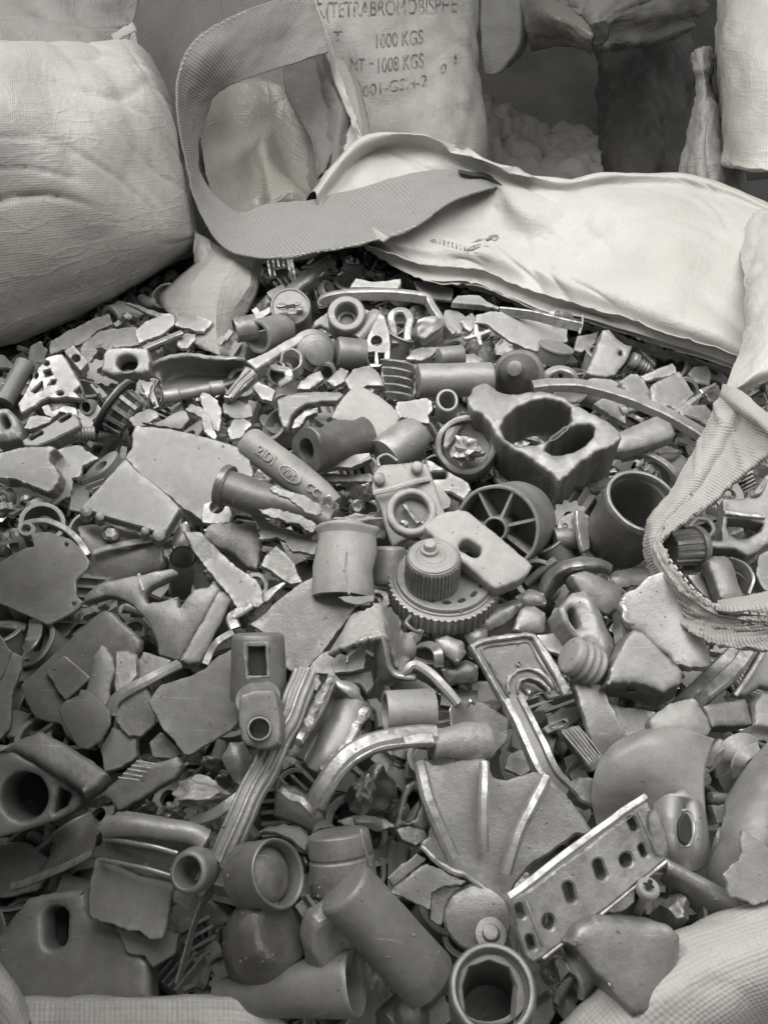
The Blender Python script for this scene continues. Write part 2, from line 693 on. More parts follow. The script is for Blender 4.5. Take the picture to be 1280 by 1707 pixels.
metal('zinc', (.262, .258, .25), .42, .36, wear=.8, var=.24, spark=.5, grain=1.0, dust=.25)
metal('pale', (.33, .325, .31), .54, .18, dust=.2, spark=.25, var=.1, wear=.5)
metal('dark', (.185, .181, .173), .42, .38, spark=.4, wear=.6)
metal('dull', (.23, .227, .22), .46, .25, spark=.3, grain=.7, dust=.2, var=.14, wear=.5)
metal('rough', (.28, .275, .262), .5, .35, spark=.7, grain=1.8, dust=.5, glit=.12)
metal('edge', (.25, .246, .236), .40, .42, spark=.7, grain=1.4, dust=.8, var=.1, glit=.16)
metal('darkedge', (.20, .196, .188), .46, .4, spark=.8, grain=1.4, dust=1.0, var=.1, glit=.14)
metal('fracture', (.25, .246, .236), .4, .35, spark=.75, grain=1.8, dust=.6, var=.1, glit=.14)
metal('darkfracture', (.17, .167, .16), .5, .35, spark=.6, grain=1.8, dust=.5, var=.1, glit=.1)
metal('heap', (.085, .083, .079), .5, .2, spark=.2)  # crumb metal darkened, shade of the gaps put into its colour

def cloth(key, base, weave=.0032, depth=.5, dirt=.45, rough=.6, sheen=0, twill=False, trans=0.0, dirtcol=(.22, .205, .18), crink=0.0, rvar=.12):
    k = NT(key)
    tc = k.n('ShaderNodeTexCoord')
    uv, co = tc.outputs['UV'], tc.outputs['Object']
    sx = k.n('ShaderNodeSeparateXYZ')
    # threads never run quite straight
    nz = k.n('ShaderNodeTexNoise')
    nz.inputs['Scale'].default_value = 25
    k.l(co, nz.inputs['Vector'])
    dv = k.n('ShaderNodeVectorMath', operation='SCALE')
    k.l(nz.outputs['Color'], dv.inputs[0])
    dv.inputs['Scale'].default_value = weave * .6
    ad = k.n('ShaderNodeVectorMath', operation='ADD')
    k.l(uv, ad.inputs[0])
    k.l(dv.outputs[0], ad.inputs[1])
    k.l(ad.outputs[0], sx.inputs[0])
    f = 6.28318 / weave
    u = k.math('MULTIPLY', sx.outputs[0], f)
    v = k.math('MULTIPLY', sx.outputs[1], f)
    if twill:
        a = k.math('SINE', k.math('ADD', k.math('MULTIPLY', sx.outputs[0], f), k.math('MULTIPLY', sx.outputs[1], f * .55)))
        b = k.math('SINE', k.math('MULTIPLY', sx.outputs[1], f * 1.9))
        h = k.math('ADD', a, k.math('MULTIPLY', b, .35))
    else:
        a, b = k.math('SINE', k.math('MULTIPLY', u, .5)), k.math('SINE', k.math('MULTIPLY', v, .5))
        h = k.math('SUBTRACT', k.math('MULTIPLY', k.math('ADD', k.math('ABSOLUTE', a), k.math('ABSOLUTE', b)), 1.0), .9)
    n1 = k.noise(co, 5, 5, .6)
    n2 = k.noise(co, 30, 4, .65)
    n3 = k.noise(co, 420, 2, .6)
    c = k.mix(k.math('MULTIPLY', k.ramp(n1, .42, .68), dirt), base, tuple(b_ * .45 + d_ * .55 for b_, d_ in zip(base, dirtcol)))
    c = k.mix(k.math('MULTIPLY', k.ramp(n2, .48, .75), dirt * .8), c, tuple(b_ * .6 + d_ * .4 for b_, d_ in zip(base, dirtcol)))
    c = k.mix(k.math('MULTIPLY', k.ramp(h, -.9, .5, 1, 0), .30 * depth), c, tuple(v_ * .45 for v_ in base))
    c = k.mix(k.math('MULTIPLY', k.ramp(n3, .55, .7), .18), c, tuple(v_ * .5 for v_ in base))
    k.l(c, k.p.inputs['Base Color'])
    k.p.inputs['Roughness'].default_value = rough
    k.p.inputs['Specular IOR Level'].default_value = .4
    if trans:
        k.p.inputs['Transmission Weight'].default_value = 0
        k.p.inputs['Subsurface Weight'].default_value = trans
        k.p.inputs['Subsurface Radius'].default_value = (.01, .01, .008)
    bp = k.n('ShaderNodeBump')
    bp.inputs['Strength'].default_value = depth
    bp.inputs['Distance'].default_value = weave * .22
    k.l(h, bp.inputs['Height'])
    b2 = k.n('ShaderNodeBump')
    b2.inputs['Strength'].default_value = .35
    b2.inputs['Distance'].default_value = .006
    k.l(n2, b2.inputs['Height'])
    k.l(bp.outputs[0], b2.inputs['Normal'])
    last = b2.outputs[0]
    k.l(k.ramp(n2, .35, .65, rough - rvar, rough + rvar), k.p.inputs['Roughness'])
    if crink:
        # thin creases of stiff plastic cloth, drawn out along the thread
        for rot, sc, dist in ((.35, (9, 34, 1), .006), (-.5, (14, 50, 1), .004), (1.2, (30, 9, 1), .004)):
            mp = k.n('ShaderNodeMapping')
            mp.inputs['Rotation'].default_value = (0, 0, rot)
            mp.inputs['Scale'].default_value = sc
            k.l(uv, mp.inputs['Vector'])
            nn = k.noise(mp.outputs[0], 1, 2, .5)
            rg = k.math('POWER', k.math('SUBTRACT', 1.0, k.math('ABSOLUTE', k.math('MULTIPLY', k.math('SUBTRACT', nn, .5), 3.4), ), True), 16)
            rg = k.math('MULTIPLY', rg, k.ramp(k.noise(mp.outputs[0], .35, 2, .5), .42, .62))
            b3 = k.n('ShaderNodeBump')
            b3.inputs['Strength'].default_value = crink
            b3.inputs['Distance'].default_value = dist
            k.l(rg, b3.inputs['Height'])
            k.l(last, b3.inputs['Normal'])
            last = b3.outputs[0]
    k.l(last, k.p.inputs['Normal'])
    MAT[key] = k.m

cloth('sack', (.46, .452, .43), .0027, .26, 1.1, .34, crink=.15)
cloth('flap', (.43, .422, .40), .0020, .16, .6, .45, crink=.1)
cloth('rim', (.46, .452, .428), .0030, .3, .6, .45, crink=.12)
cloth('web', (.265, .26, .25), .0050, .6, .45, .8, twill=True)
cloth('webpale', (.36, .353, .334), .0028, .42, .5, .85, twill=True)
cloth('film', (.36, .353, .334), .003, .02, .5, .3, crink=.3)
cloth('filmyellow', (.20, .194, .172), .003, .02, .4, .35, crink=.25)
cloth('darkcloth', (.05, .049, .047), .003, .3, .4, .6, crink=.2)  # cloth of the recess, its deep shade put into the colour
cloth('shadecloth', (.125, .122, .116), .003, .3, .4, .6, crink=.25)  # darker copy of the bag cloth, inside shade put into the colour
cloth('greycloth', (.25, .246, .234), .003, .3, .5, .55, crink=.25)
cloth('darkweb', (.17, .166, .157), .0050, .5, .45, .8, twill=True)
cloth('thread', (.55, .54, .51), .002, .3, .3, .7)

def plain(key, col, rough=.7):
    k = NT(key)
    co = k.n('ShaderNodeTexCoord').outputs['Object']
    n = k.noise(co, 60, 4)
    k.l(k.mix(k.ramp(n, .35, .7), tuple(c * .8 for c in col), tuple(c * 1.2 for c in col)), k.p.inputs['Base Color'])
    k.p.inputs['Roughness'].default_value = rough
    MAT[key] = k.m

def ink(key, col):
    k = NT(key)
    co = k.n('ShaderNodeTexCoord').outputs['Object']
    n = k.noise(co, 70, 4)
    k.l(k.mix(k.ramp(n, .45, .66), col, (.5, .47, .42)), k.p.inputs['Base Color'])
    k.p.inputs['Roughness'].default_value = .7
    MAT[key] = k.m

ink('ink', (.12, .115, .11))
plain('black', (.028, .028, .028))  # near black; in holes and slots it stands in for the shade inside
plain('floor', (.11, .105, .1))
plain('wall', (.05, .05, .052))
# ------------------------------------------------------------------ setting
def sheet(name, x0, x1, y0, y1, z, mat):
    me = bpy.data.meshes.new(name)
    me.from_pydata([(x0, y0, z), (x1, y0, z), (x1, y1, z), (x0, y1, z)], [], [(0, 1, 2, 3)])
    me.materials.append(MAT[mat])
    o = bpy.data.objects.new(name, me)
    COL.objects.link(o)
    o['kind'] = 'structure'
    return o

sheet('floor', -30, 30, -30, 30, -0.75, 'floor')

# ------------------------------------------------------------------ the open bulk bag that holds the scrap
bag = empty('bulk_bag', (0.0, 0.65, -0.75))
T(bag, None, 'open pale woven bulk bag full of grey metal castings', 'bulk bag')

def stitches(name, view, pts, par, step=.006, w=.0011, ln=.0038, mat='thread', up=(0, 0, 1), dash=None):
    """a seam: one mesh of small raised thread stitches along a line of world points"""
    vs, fs = [], []
    L = 0.0
    nxt = 0.0
    for a, b in zip(pts, pts[1:]):
        d = (b - a)
        l = d.length
        if l < 1e-9:
            continue
        t = d / l
        n = (CAM - a).normalized()
        s = t.cross(n).normalized()
        u = s.cross(t)
        while nxt < L + l:
            c = a + t * (nxt - L)
            k = len(vs)
            for q in (-.5, .5):
                for x, y in ((-1, 0), (-.6, .8), (.6, .8), (1, 0), (0, -.6)):
                    vs.append(c + t * (q * ln) + s * (x * w * .5) + u * (y * w * .5 * (1 if True else 0)))
            for i in range(5):
                j = (i + 1) % 5
                fs.append((k + i, k + j, k + 5 + j, k + 5 + i))
            fs.append(tuple(range(k, k + 5)))
            fs.append(tuple(range(k + 5, k + 10)))
            nxt += step
        L += l
    return finish(name, vs, fs, mat, par)

# rear side of the bag, fallen forward over the load
flap = net('rear_flap', [
    "480,420,-.12 560,330,-.12 650,290,-.10 740,290,-.10 830,320,-.10 930,350,-.10 1000,345,-.1 1100,340,-.1 1210,350,-.1 1330,390,-.1",
    "518,325,.10 590,245,.14 688,224,.155 770,250,.145 850,282,.135 940,301,.125 1010,291,.13 1120,290,.13 1215,312,.12 1330,360,.11",
    "535,345,.10 610,262,.135 692,250,.145 775,275,.14 850,300,.135 930,322,.13 1010,313,.135 1120,312,.14 1215,335,.13 1330,385,.12",
    "560,362,.095 625,300,.12 700,300,.12 785,315,.115 860,345,.118 940,360,.115 1020,360,.125 1120,365,.13 1205,390,.12 1330,430,.11",
    "580,378,.085 640,350,.095 710,360,.088 790,375,.085 870,395,.09 945,405,.095 1025,420,.10 1115,440,.11 1200,470,.10 1330,520,.09",
    "594,393,.07 640,395,.075 710,408,.07 790,418,.068 870,437,.075 945,462,.08 1025,485,.085 1110,520,.085 1190,548,.08 1330,600,.075",
    "602,402,.055 645,415,.06 715,435,.055 795,445,.052 880,475,.058 960,502,.062 1035,525,.066 1110,553,.066 1200,584,.062 1330,640,.06",
    "610,410,.048 652,434,.052 720,462,.047 795,468,.045 885,505,.05 965,525,.054 1040,549,.056 1110,571,.056 1215,604,.052 1330,658,.05"],
    mat='flap', par=bag, mode='z', sub=16, wr=.005, wsc=7, crease=.009, cu=4, cv=11)
# doubled hem along its lower edge, with a torn fringe
net('hem', [
    "598,405,.063 645,422,.066 717,442,.06 797,450,.058 880,482,.063 962,508,.067 1037,531,.071 1110,557,.071 1200,586,.067 1330,642,.064",
    "606,410,.05 652,432,.053 720,457,.047 797,462,.045 884,495,.05 965,519,.052 1040,542,.055 1110,566,.055 1208,598,.053 1330,654,.05",
    "610,416,.042 655,444,.045 722,471,.04 796,476,.038 885,513,.043 965,533,.046 1040,556,.048 1110,579,.048 1213,612,.046 1330,666,.043"],
    mat='flap', par=flap, mode='z', sub=9, wr=.002, wsc=30, fray=.004, fold=.002, fsc=60)
net('torn_lining', [
    "700,462,.03 760,470,.032 820,478,.034 900,512,.036 980,540,.036 1060,570,.038 1120,590,.038 1220,618,.038",
    "705,474,.016 770,482,.018 830,498,.018 905,532,.02 985,556,.02 1062,590,.02 1125,606,.022 1222,630,.022"],
    mat='greycloth', par=flap, mode='z', sub=10, wr=.004, wsc=40, fray=.012, fold=.003, fsc=90)
# dark printed mark on the flap
def print_strip(name, view, polys, z, mat, par, lift=.0025):
    vs, fs = [], []
    for poly in polys:
        k = len(vs)
        q = [P(px(view, p), z(px(view, p)) if callable(z) else z) for p in parse(poly)]
        q = [w + (CAM - w).normalized() * lift for w in q]
        vs += q + [w - (CAM - w).normalized() * .0003 for w in q]
        m = len(q)
        fs.append(tuple(range(k, k + m)))
        fs.append(tuple(reversed(range(k + m, k + 2 * m))))
        for i in range(m):
            fs.append((k + i, k + (i + 1) % m, k + m + (i + 1) % m, k + m + i))
    return finish(name, vs, fs, mat, par)

# corner of the bag hanging down to its lifting strap
corner = net('corner_panel', [
    "1226,372,.105 1252,352,.13 1290,345,.15 1360,340,.16",
    "1232,420,.112 1256,412,.134 1292,405,.15 1360,400,.16",
    "1238,480,.118 1259,478,.136 1294,470,.15 1360,465,.16",
    "1238,540,.118 1258,536,.136 1292,525,.15 1360,520,.155",
    "1224,600,.116 1250,592,.130 1288,570,.145 1360,560,.15",
    "1206,648,.115 1232,640,.125 1275,610,.14 1360,590,.15",
    "1200,670,.10 1230,662,.11 1280,640,.125 1360,620,.14"],
    mat='flap', par=bag, sub=9, mode='z', wr=.003, wsc=22, fold=.004, fsc=40)
strap = net('lifting_strap', [
    "1206,655,.120 1190,690,.112 1160,750,.10 1120,820,.088 1088,862,.078 1078,890,.068 1080,935,.058 1096,985,.055 1122,1025,.058 1160,1060,.065 1220,1080,.08 1300,1086,.10",
    "1228,668,.132 1208,705,.122 1178,765,.109 1135,830,.094 1097,875,.084 1087,905,.076 1094,945,.068 1115,990,.064 1145,1022,.066 1185,1042,.072 1235,1054,.086 1300,1058,.105",
    "1256,690,.128 1232,722,.119 1196,775,.106 1146,838,.092 1103,882,.082 1094,912,.08 1106,950,.078 1132,990,.076 1160,1012,.076 1196,1028,.08 1240,1038,.092 1300,1042,.11",
    "1300,728,.142 1280,760,.132 1222,810,.112 1160,862,.094 1110,896,.082 1101,905,.084 1122,943,.087 1150,980,.087 1175,1002,.086 1204,1016,.088 1245,1026,.098 1300,1030,.116"],
    mat='webpale', par=bag, sub=12, mode='z', th=.004, wr=.002, wsc=35, crease=.003, cu=3, cv=40, fray=.003)
net('strap_seam_fold', [
    "1204,640,.123 1232,652,.137 1262,676,.146 1310,722,.155",
    "1200,656,.122 1226,672,.138 1256,694,.147 1310,742,.155",
    "1198,664,.116 1222,682,.13 1254,704,.14 1310,752,.15"], mat='webpale', par=strap, mode='z', th=.003, wr=.0012, wsc=60)
def cpath(view, s, mode, lift=.002, sub=10):
    q = [(PD(px(view, p[:2]), p[2]) if mode == 'd' else P(px(view, p[:2]), p[2])) for p in parse(s)]
    return [w + (CAM - w).normalized() * lift for w in crspline(q, sub)]
stitches('stitching', 'X', cpath('X', "1118,935,.088 1150,975,.09 1175,998,.089 1204,1012,.091 1245,1022,.101 1300,1026,.119", 'z', .003), strap, step=.0072, ln=.0042, w=.0013)
# the strap's return leg, lying above
net('strap_inner_leg', [
    "1300,985,.10 1262,992,.096 1225,1000,.09 1196,1004,.083",
    "1300,1005,.112 1262,1012,.106 1225,1016,.10 1194,1014,.09",
    "1300,1030,.11 1262,1026,.10 1225,1020,.094 1190,1012,.086"], mat='webpale', par=strap, mode='z', th=.003, wr=.0012, wsc=50)

# wall of the bag at the back corner, behind the strap loop
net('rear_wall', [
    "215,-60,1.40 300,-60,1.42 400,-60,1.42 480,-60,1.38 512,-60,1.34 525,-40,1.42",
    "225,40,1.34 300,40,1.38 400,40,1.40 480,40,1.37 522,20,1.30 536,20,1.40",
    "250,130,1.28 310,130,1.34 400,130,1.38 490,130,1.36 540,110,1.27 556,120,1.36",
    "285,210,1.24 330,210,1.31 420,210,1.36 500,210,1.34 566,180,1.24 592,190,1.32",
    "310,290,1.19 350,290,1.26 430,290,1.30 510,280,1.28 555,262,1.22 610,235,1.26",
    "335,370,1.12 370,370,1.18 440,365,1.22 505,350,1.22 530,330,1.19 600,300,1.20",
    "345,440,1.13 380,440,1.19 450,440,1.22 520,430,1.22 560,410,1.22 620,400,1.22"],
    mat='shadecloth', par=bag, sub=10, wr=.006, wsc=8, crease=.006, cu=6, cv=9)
net('white_hem', [
    "508,-20,1.285 530,40,1.275 547,90,1.26 566,150,1.25 588,205,1.235 600,240,1.225 575,265,1.222 545,290,1.195 524,325,1.17",
    "522,-20,1.275 542,40,1.265 558,90,1.25 577,150,1.24 597,205,1.228 607,246,1.218 583,272,1.212 556,292,1.188 534,330,1.165"],
    mat='flap', par=bag, sub=9, wr=.003, wsc=40, fray=.003, fold=.003, fsc=60, th=.003)
net('folded_flap', [
    "545,85,1.30 575,95,1.31 600,140,1.32",
    "566,140,1.275 592,150,1.285 612,190,1.30",
    "588,200,1.25 604,205,1.26 622,235,1.28",
    "560,265,1.23 595,262,1.22 630,262,1.25",
    "530,325,1.18 580,305,1.17 640,285,1.17"], mat='film', par=bag, sub=5, wr=.002, wsc=25, fold=.003, fsc=40, ang=16, lin=True)
net('grey_fold', [
    "470,110,1.31 500,100,1.30 540,95,1.285",
    "478,160,1.31 515,150,1.29 550,150,1.275",
    "500,200,1.30 530,195,1.275 560,190,1.26",
    "520,240,1.26 535,238,1.245 556,240,1.235",
    "528,300,1.22 534,290,1.21 540,280,1.20"], mat='shadecloth', par=bag, sub=7, wr=.003, wsc=30, fold=.003)
# yellowed film crumpled inside the loop
net('liner_film', [
    "330,150,1.30 380,140,1.335 430,130,1.34 470,140,1.33 510,160,1.33 550,190,1.33",
    "336,230,1.26 382,215,1.31 422,215,1.31 452,205,1.32 490,235,1.31 536,262,1.30",
    "345,295,1.21 390,285,1.25 420,262,1.235 442,240,1.23 482,296,1.26 528,312,1.25",
    "358,332,1.16 395,325,1.20 432,302,1.185 450,300,1.165 490,304,1.175 520,332,1.18",
    "372,356,1.14 402,350,1.16 432,340,1.17 452,338,1.145 486,328,1.155 512,346,1.17",
    "380,395,1.15 410,390,1.16 435,385,1.16 455,380,1.16 480,372,1.17 510,370,1.18"], mat='filmyellow', par=bag, sub=8, wr=.002, wsc=14, crease=.003, cu=10, cv=12)
# clear liner tongue hanging out over the load below the loop
liner = net('liner_tongue', [
    "325,385,1.10 350,400,1.09 385,415,1.09 425,420,1.10 440,425,1.11",
    "335,430,1.075 358,425,1.06 392,432,1.055 422,445,1.07 436,450,1.09",
    "262,490,1.06 318,475,1.03 372,470,1.02 415,478,1.04 432,480,1.07",
    "270,510,1.04 318,508,1.01 362,505,.995 392,515,1.015 412,525,1.04",
    "300,545,1.00 332,545,.985 360,548,.972 378,555,.99 392,560,1.01",
    "330,580,.97 348,585,.955 365,592,.945 385,594,.96 402,598,.98"], mat='film', par=bag, sub=4, wr=.0015, wsc=24, fold=.002, fsc=45, ang=14, lin=True)
net('liner_shred', ["325,390,1.09 338,392,1.085 350,400,1.08", "322,420,1.085 336,418,1.075 356,425,1.075", "325,455,1.08 332,440,1.07 345,435,1.07"], mat='film', par=bag, sub=6, wr=.003, wsc=40, ang=35)

# loop of the second lifting strap
loop = net('lifting_strap', [
    "522,2,1.23 500,-4,1.22 462,2,1.20 385,28,1.17 325,66,1.15 297,122,1.13 296,195,1.11 312,290,1.085 340,368,1.06 385,420,1.04 455,431,1.03 550,420,1.025 625,402,1.03 690,381,1.035 760,336,1.05 838,308,1.065",
    "532,30,1.225 502,26,1.215 464,36,1.20 392,62,1.175 338,98,1.155 310,150,1.15 304,215,1.135 320,298,1.10 350,358,1.075 394,398,1.06 452,398,1.052 535,388,1.045 615,374,1.045 688,350,1.048 762,318,1.06 832,303,1.072",
    "540,60,1.225 506,62,1.215 466,74,1.21 398,98,1.185 348,128,1.18 325,178,1.185 316,235,1.16 330,303,1.115 360,350,1.09 400,376,1.08 450,366,1.078 522,357,1.07 606,345,1.06 686,320,1.06 764,300,1.07 820,297,1.078",
    "547,88,1.22 508,100,1.215 466,114,1.215 405,134,1.20 358,158,1.21 340,205,1.22 328,255,1.18 341,306,1.13 372,340,1.105 404,357,1.10 450,342,1.10 512,334,1.09 598,318,1.075 684,292,1.07 765,286,1.078 806,291,1.08"],
    mat='web', par=bag, sub=10, th=.003, wr=.003, wsc=16, crease=.0012, cu=6, cv=30, fray=.0012)
stitches('stitching', 'X', cpath('X', "545,4,1.228 462,4,1.198 385,31,1.168 325,70,1.148 299,124,1.128", 'd', .001), loop, step=.010, ln=.004, w=.0011)
stitches('stitching', 'X', cpath('X', "455,428,1.028 550,417,1.023 625,399,1.028 690,378,1.033", 'd', .001), loop, step=.010, ln=.005, w=.0013)
net('cut_end', ["764,284,1.07 790,289,1.07 806,290,1.07 822,297,1.068 840,307,1.058", "766,289,1.066 790,294,1.066 806,295,1.066 820,301,1.064 836,311,1.055"], mat='black', par=loop, sub=5, th=.003)
net('sewn_hem', ["530,330,1.125 570,356,1.095 600,378,1.06 640,405,1.025", "540,326,1.12 578,350,1.09 608,370,1.055 650,398,1.02"], mat='flap', par=bag, sub=7, th=.003, wr=.0015, wsc=40)

# near rims of the bag
net('near_rim', [
    "-140,1760,.50 -60,1700,.50 40,1690,.50 150,1690,.50 260,1690,.50 360,1690,.50 430,1700,.50 500,1740,.50",
    "-140,1640,.44 -60,1655,.445 55,1664,.45 150,1663,.45 260,1660,.45 360,1659,.45 425,1668,.45 490,1712,.45",
    "-140,1690,.425 -60,1690,.43 55,1684,.435 150,1682,.435 260,1680,.435 360,1680,.435 420,1690,.435 480,1730,.44",
    "-140,1790,.43 -60,1780,.43 50,1770,.435 150,1770,.435 260,1770,.435 360,1770,.435 420,1770,.44 480,1790,.45",
    "-140,1990,.52 -60,1990,.52 50,1990,.52 150,1990,.52 260,1990,.52 360,1990,.52 420,1990,.52 480,1990,.52"],
    mat='rim', par=bag, sub=8, wr=.003, wsc=16)
net('rim_roll', [
    "-90,1560,.45 -30,1590,.45 5,1625,.45 30,1660,.45 55,1720,.45",
    "-90,1560,.41 -30,1588,.41 0,1612,.41 26,1642,.41 52,1702,.41",
    "-100,1620,.395 -60,1650,.395 -20,1670,.395 10,1690,.395 40,1740,.395",
    "-160,1700,.40 -110,1720,.40 -70,1740,.40 -30,1770,.40 0,1800,.40",
    "-160,1900,.45 -110,1900,.45 -70,1900,.45 -30,1900,.45 0,1900,.45"], mat='rim', par=bag, sub=8, wr=.002, wsc=25)
net('near_rim', [
    "905,1800,.52 975,1690,.52 1060,1620,.52 1150,1570,.52 1240,1530,.52 1380,1480,.52",
    "920,1718,.435 990,1648,.435 1060,1592,.44 1140,1544,.445 1225,1508,.45 1380,1450,.46",
    "950,1740,.41 1015,1672,.41 1085,1620,.41 1165,1575,.415 1250,1540,.42 1380,1490,.43",
    "1010,1790,.395 1060,1725,.395 1130,1670,.395 1200,1628,.40 1280,1595,.405 1380,1555,.41",
    "1110,1860,.40 1150,1790,.40 1200,1735,.40 1260,1690,.405 1320,1660,.41 1400,1630,.42",
    "1200,1990,.46 1230,1900,.46 1270,1850,.46 1320,1800,.46 1380,1780,.46 1450,1750,.46"],
    mat='rim', par=bag, sub=9, wr=.003, wsc=14)
# the bag's own side walls, outside the picture and below the load
def wall_strip(name, pts, z0, z1):
    q = crspline([Vector((x, y, 0)) for x, y in pts], 6)
    vs, fs = [], []
    rows = 8
    for i, p in enumerate(q):
        for j in range(rows + 1):
            z = z0 + (z1 - z0) * j / rows
            vs.append(Vector((p.x, p.y, z)) + noise.noise_vector(Vector((p.x * 7, p.y * 7, z * 7))) * .012)
    for i in range(len(q) - 1):
        for j in range(rows):
            a = i * (rows + 1) + j
            fs.append((a, a + rows + 1, a + rows + 2, a + 1))
    uv = [(v.x + v.y, v.z) for v in vs]
    o = finish(name, vs, fs, 'sack', bag, uvs=uv)
    m = o.modifiers.new('thickness', 'SOLIDIFY')
    m.thickness = .0015
    return o
wall_strip('side_wall', [(-.36, .13), (-.66, .35), (-.80, .62), (-.76, .86)], -.75, .02)
wall_strip('side_wall', [(.36, .16), (.62, .36), (.80, .62), (.84, .95), (.6, 1.25)], -.75, -.01)
wall_strip('front_wall', [(-.36, .13), (-.2, .10), (0, .09), (.2, .12), (.36, .16)], -.75, -.06)

def loft(name, rows, par, mat='sack', sub=6):
    G = [crspline([Vector(p) for p in r], sub) for r in rows]
    cols = [crspline(list(c), sub) for c in zip(*G)]
    nu, nv = len(cols), len(cols[0])
    vs = [cols[i][j] + noise.noise_vector(cols[i][j] * 9) * .008 for j in range(nv) for i in range(nu)]
    fs = [(j * nu + i, j * nu + i + 1, (j + 1) * nu + i + 1, (j + 1) * nu + i) for j in range(nv - 1) for i in range(nu - 1)]
    o = finish(name, vs, fs, mat, par, uvs=[(v.x + v.y, v.z + v.y) for v in vs])
    m = o.modifiers.new('thickness', 'SOLIDIFY')
    m.thickness = .0015
    return o
# unseen panel, added out of view to shade the near corner of the load
loft('added_shade_panel', [
    [(-.80, .62, .0), (-.70, .40, -.02), (-.52, .16, -.05), (-.40, .02, -.08), (-.25, -.10, -.1)],
    [(-.74, .62, .14), (-.62, .40, .14), (-.46, .18, .12), (-.34, .02, .10), (-.20, -.10, .08)],
    [(-.54, .60, .23), (-.42, .40, .26), (-.32, .22, .26), (-.22, .08, .25), (-.12, -.06, .24)],
    [(-.33, .58, .26), (-.24, .38, .285), (-.172, .22, .29), (-.125, .10, .30), (-.085, -.02, .30)]], bag)

# ------------------------------------------------------------------ sacks and bags behind
def sack_text(txt, size, at, right, down, nrm, par, mat='ink', squeeze=.86, curve=0.0, slant=0.0, name='lettering'):
    c = bpy.data.curves.new('lettering', 'FONT')
    c.body = txt
    c.size = size
    c.space_character = 1.02
    c.extrude = .0004
    t = bpy.data.objects.new('t', c)
    COL.objects.link(t)
    me = bpy.data.meshes.new_from_object(t.evaluated_get(bpy.context.evaluated_depsgraph_get()))
    bpy.data.objects.remove(t)
    vs = []
    for v in me.vertices:
        x, y = v.co.x * squeeze, v.co.y
        vs.append(at + right * x - down * (y + slant * x) + nrm * (v.co.z + curve * x * x))
    fs = [tuple(p.vertices) for p in me.polygons]
    bpy.data.meshes.remove(me)
    return vs, fs

def sample(name, pxy):
    """point and outward normal where the line of sight through a photo pixel meets a cloth"""
    out, nu, nv, nrm = NETS[name]
    best = None
    d = ray(pxy).normalized()
    for k, p in enumerate(out):
        w = p - CAM
        e = (w - d * w.dot(d)).length
        if best is None or e < best[0]:
            best = (e, k)
    k = best[1]
    n = nrm[k // nu][k % nu].copy()
    if n.dot(CAM - out[k]) < 0:
        n = -n
    return out[k].copy(), n

def wrap_text(name, clothname, txt, pa, pb, hpx, par, mat='ink', lift=.002, yslant=0):
    """print text on a cloth: its base line runs between two photo pixels, cap height in pixels; every vertex is laid onto the cloth"""
    c = bpy.data.curves.new('lettering', 'FONT')
    c.body = txt
    t = bpy.data.objects.new('t', c)
    COL.objects.link(t)
    me = bpy.data.meshes.new_from_object(t.evaluated_get(bpy.context.evaluated_depsgraph_get()))
    bpy.data.objects.remove(t)
    xs = [v.co.x for v in me.vertices]
    x0, x1 = min(xs), max(xs)
    from mathutils.bvhtree import BVHTree
    out, nu, nv, nrm = NETS[clothname]
    fs = [(j * nu + i, j * nu + i + 1, (j + 1) * nu + i + 1, (j + 1) * nu + i) for j in range(nv - 1) for i in range(nu - 1)]
    bv = BVHTree.FromPolygons(out, fs)
    vs = []
    for v in me.vertices:
        f = (v.co.x - x0) / (x1 - x0)
        y = v.co.y / .69 * hpx
        q = (pa[0] + (pb[0] - pa[0]) * f, pa[1] + (pb[1] - pa[1]) * f - y)
        d = ray(q).normalized()
        loc, nn, i, ds = bv.ray_cast(CAM, d)
        if loc is None:
            loc = CAM + d * 1.5
        vs.append(loc - d * lift)
    fs2 = [tuple(p.vertices) for p in me.polygons]
    bpy.data.meshes.remove(me)
    m = len(vs)
    return finish(name, vs, fs2, mat, par)

# full white sack standing against the bag
sk = net('woven_sack', [
    "-330,100,.98 -160,110,1.02 0,128,1.05 100,128,1.09 180,120,1.13 225,120,1.22 250,140,1.32",
    "-330,40,.86 -160,55,.90 0,64,.95 80,66,1.0 160,72,1.05 216,72,1.12 246,90,1.26",
    "-330,95,.80 -160,90,.84 0,88,.89 90,92,.94 180,100,1.0 246,108,1.08 264,120,1.26",
    "-330,220,.76 -160,200,.80 0,190,.85 100,190,.90 200,195,.95 280,200,1.06 297,205,1.26",
    "-330,340,.76 -160,320,.80 0,305,.86 110,300,.90 215,300,.96 302,298,1.07 320,300,1.26",
    "-330,460,.79 -160,440,.83 0,420,.88 120,405,.93 235,385,.99 322,368,1.09 336,365,1.26",
    "-330,560,.83 -160,540,.88 0,520,.92 120,480,.97 240,438,1.03 330,405,1.11 342,405,1.26",
    "-330,640,.90 -160,610,.93 0,578,.97 90,545,1.01 190,500,1.06 310,435,1.14 345,425,1.26",
    "-330,640,1.05 -160,600,1.09 0,566,1.12 90,535,1.16 190,490,1.20 310,430,1.26 345,420,1.33"],
    mat='sack', sub=20, wr=.007, wsc=4, crease=.007, cu=3, cv=8)
T(sk, None, 'big full white woven sack leaning over the edge of the scrap pile', 'sack', 'filled sacks around the bag')
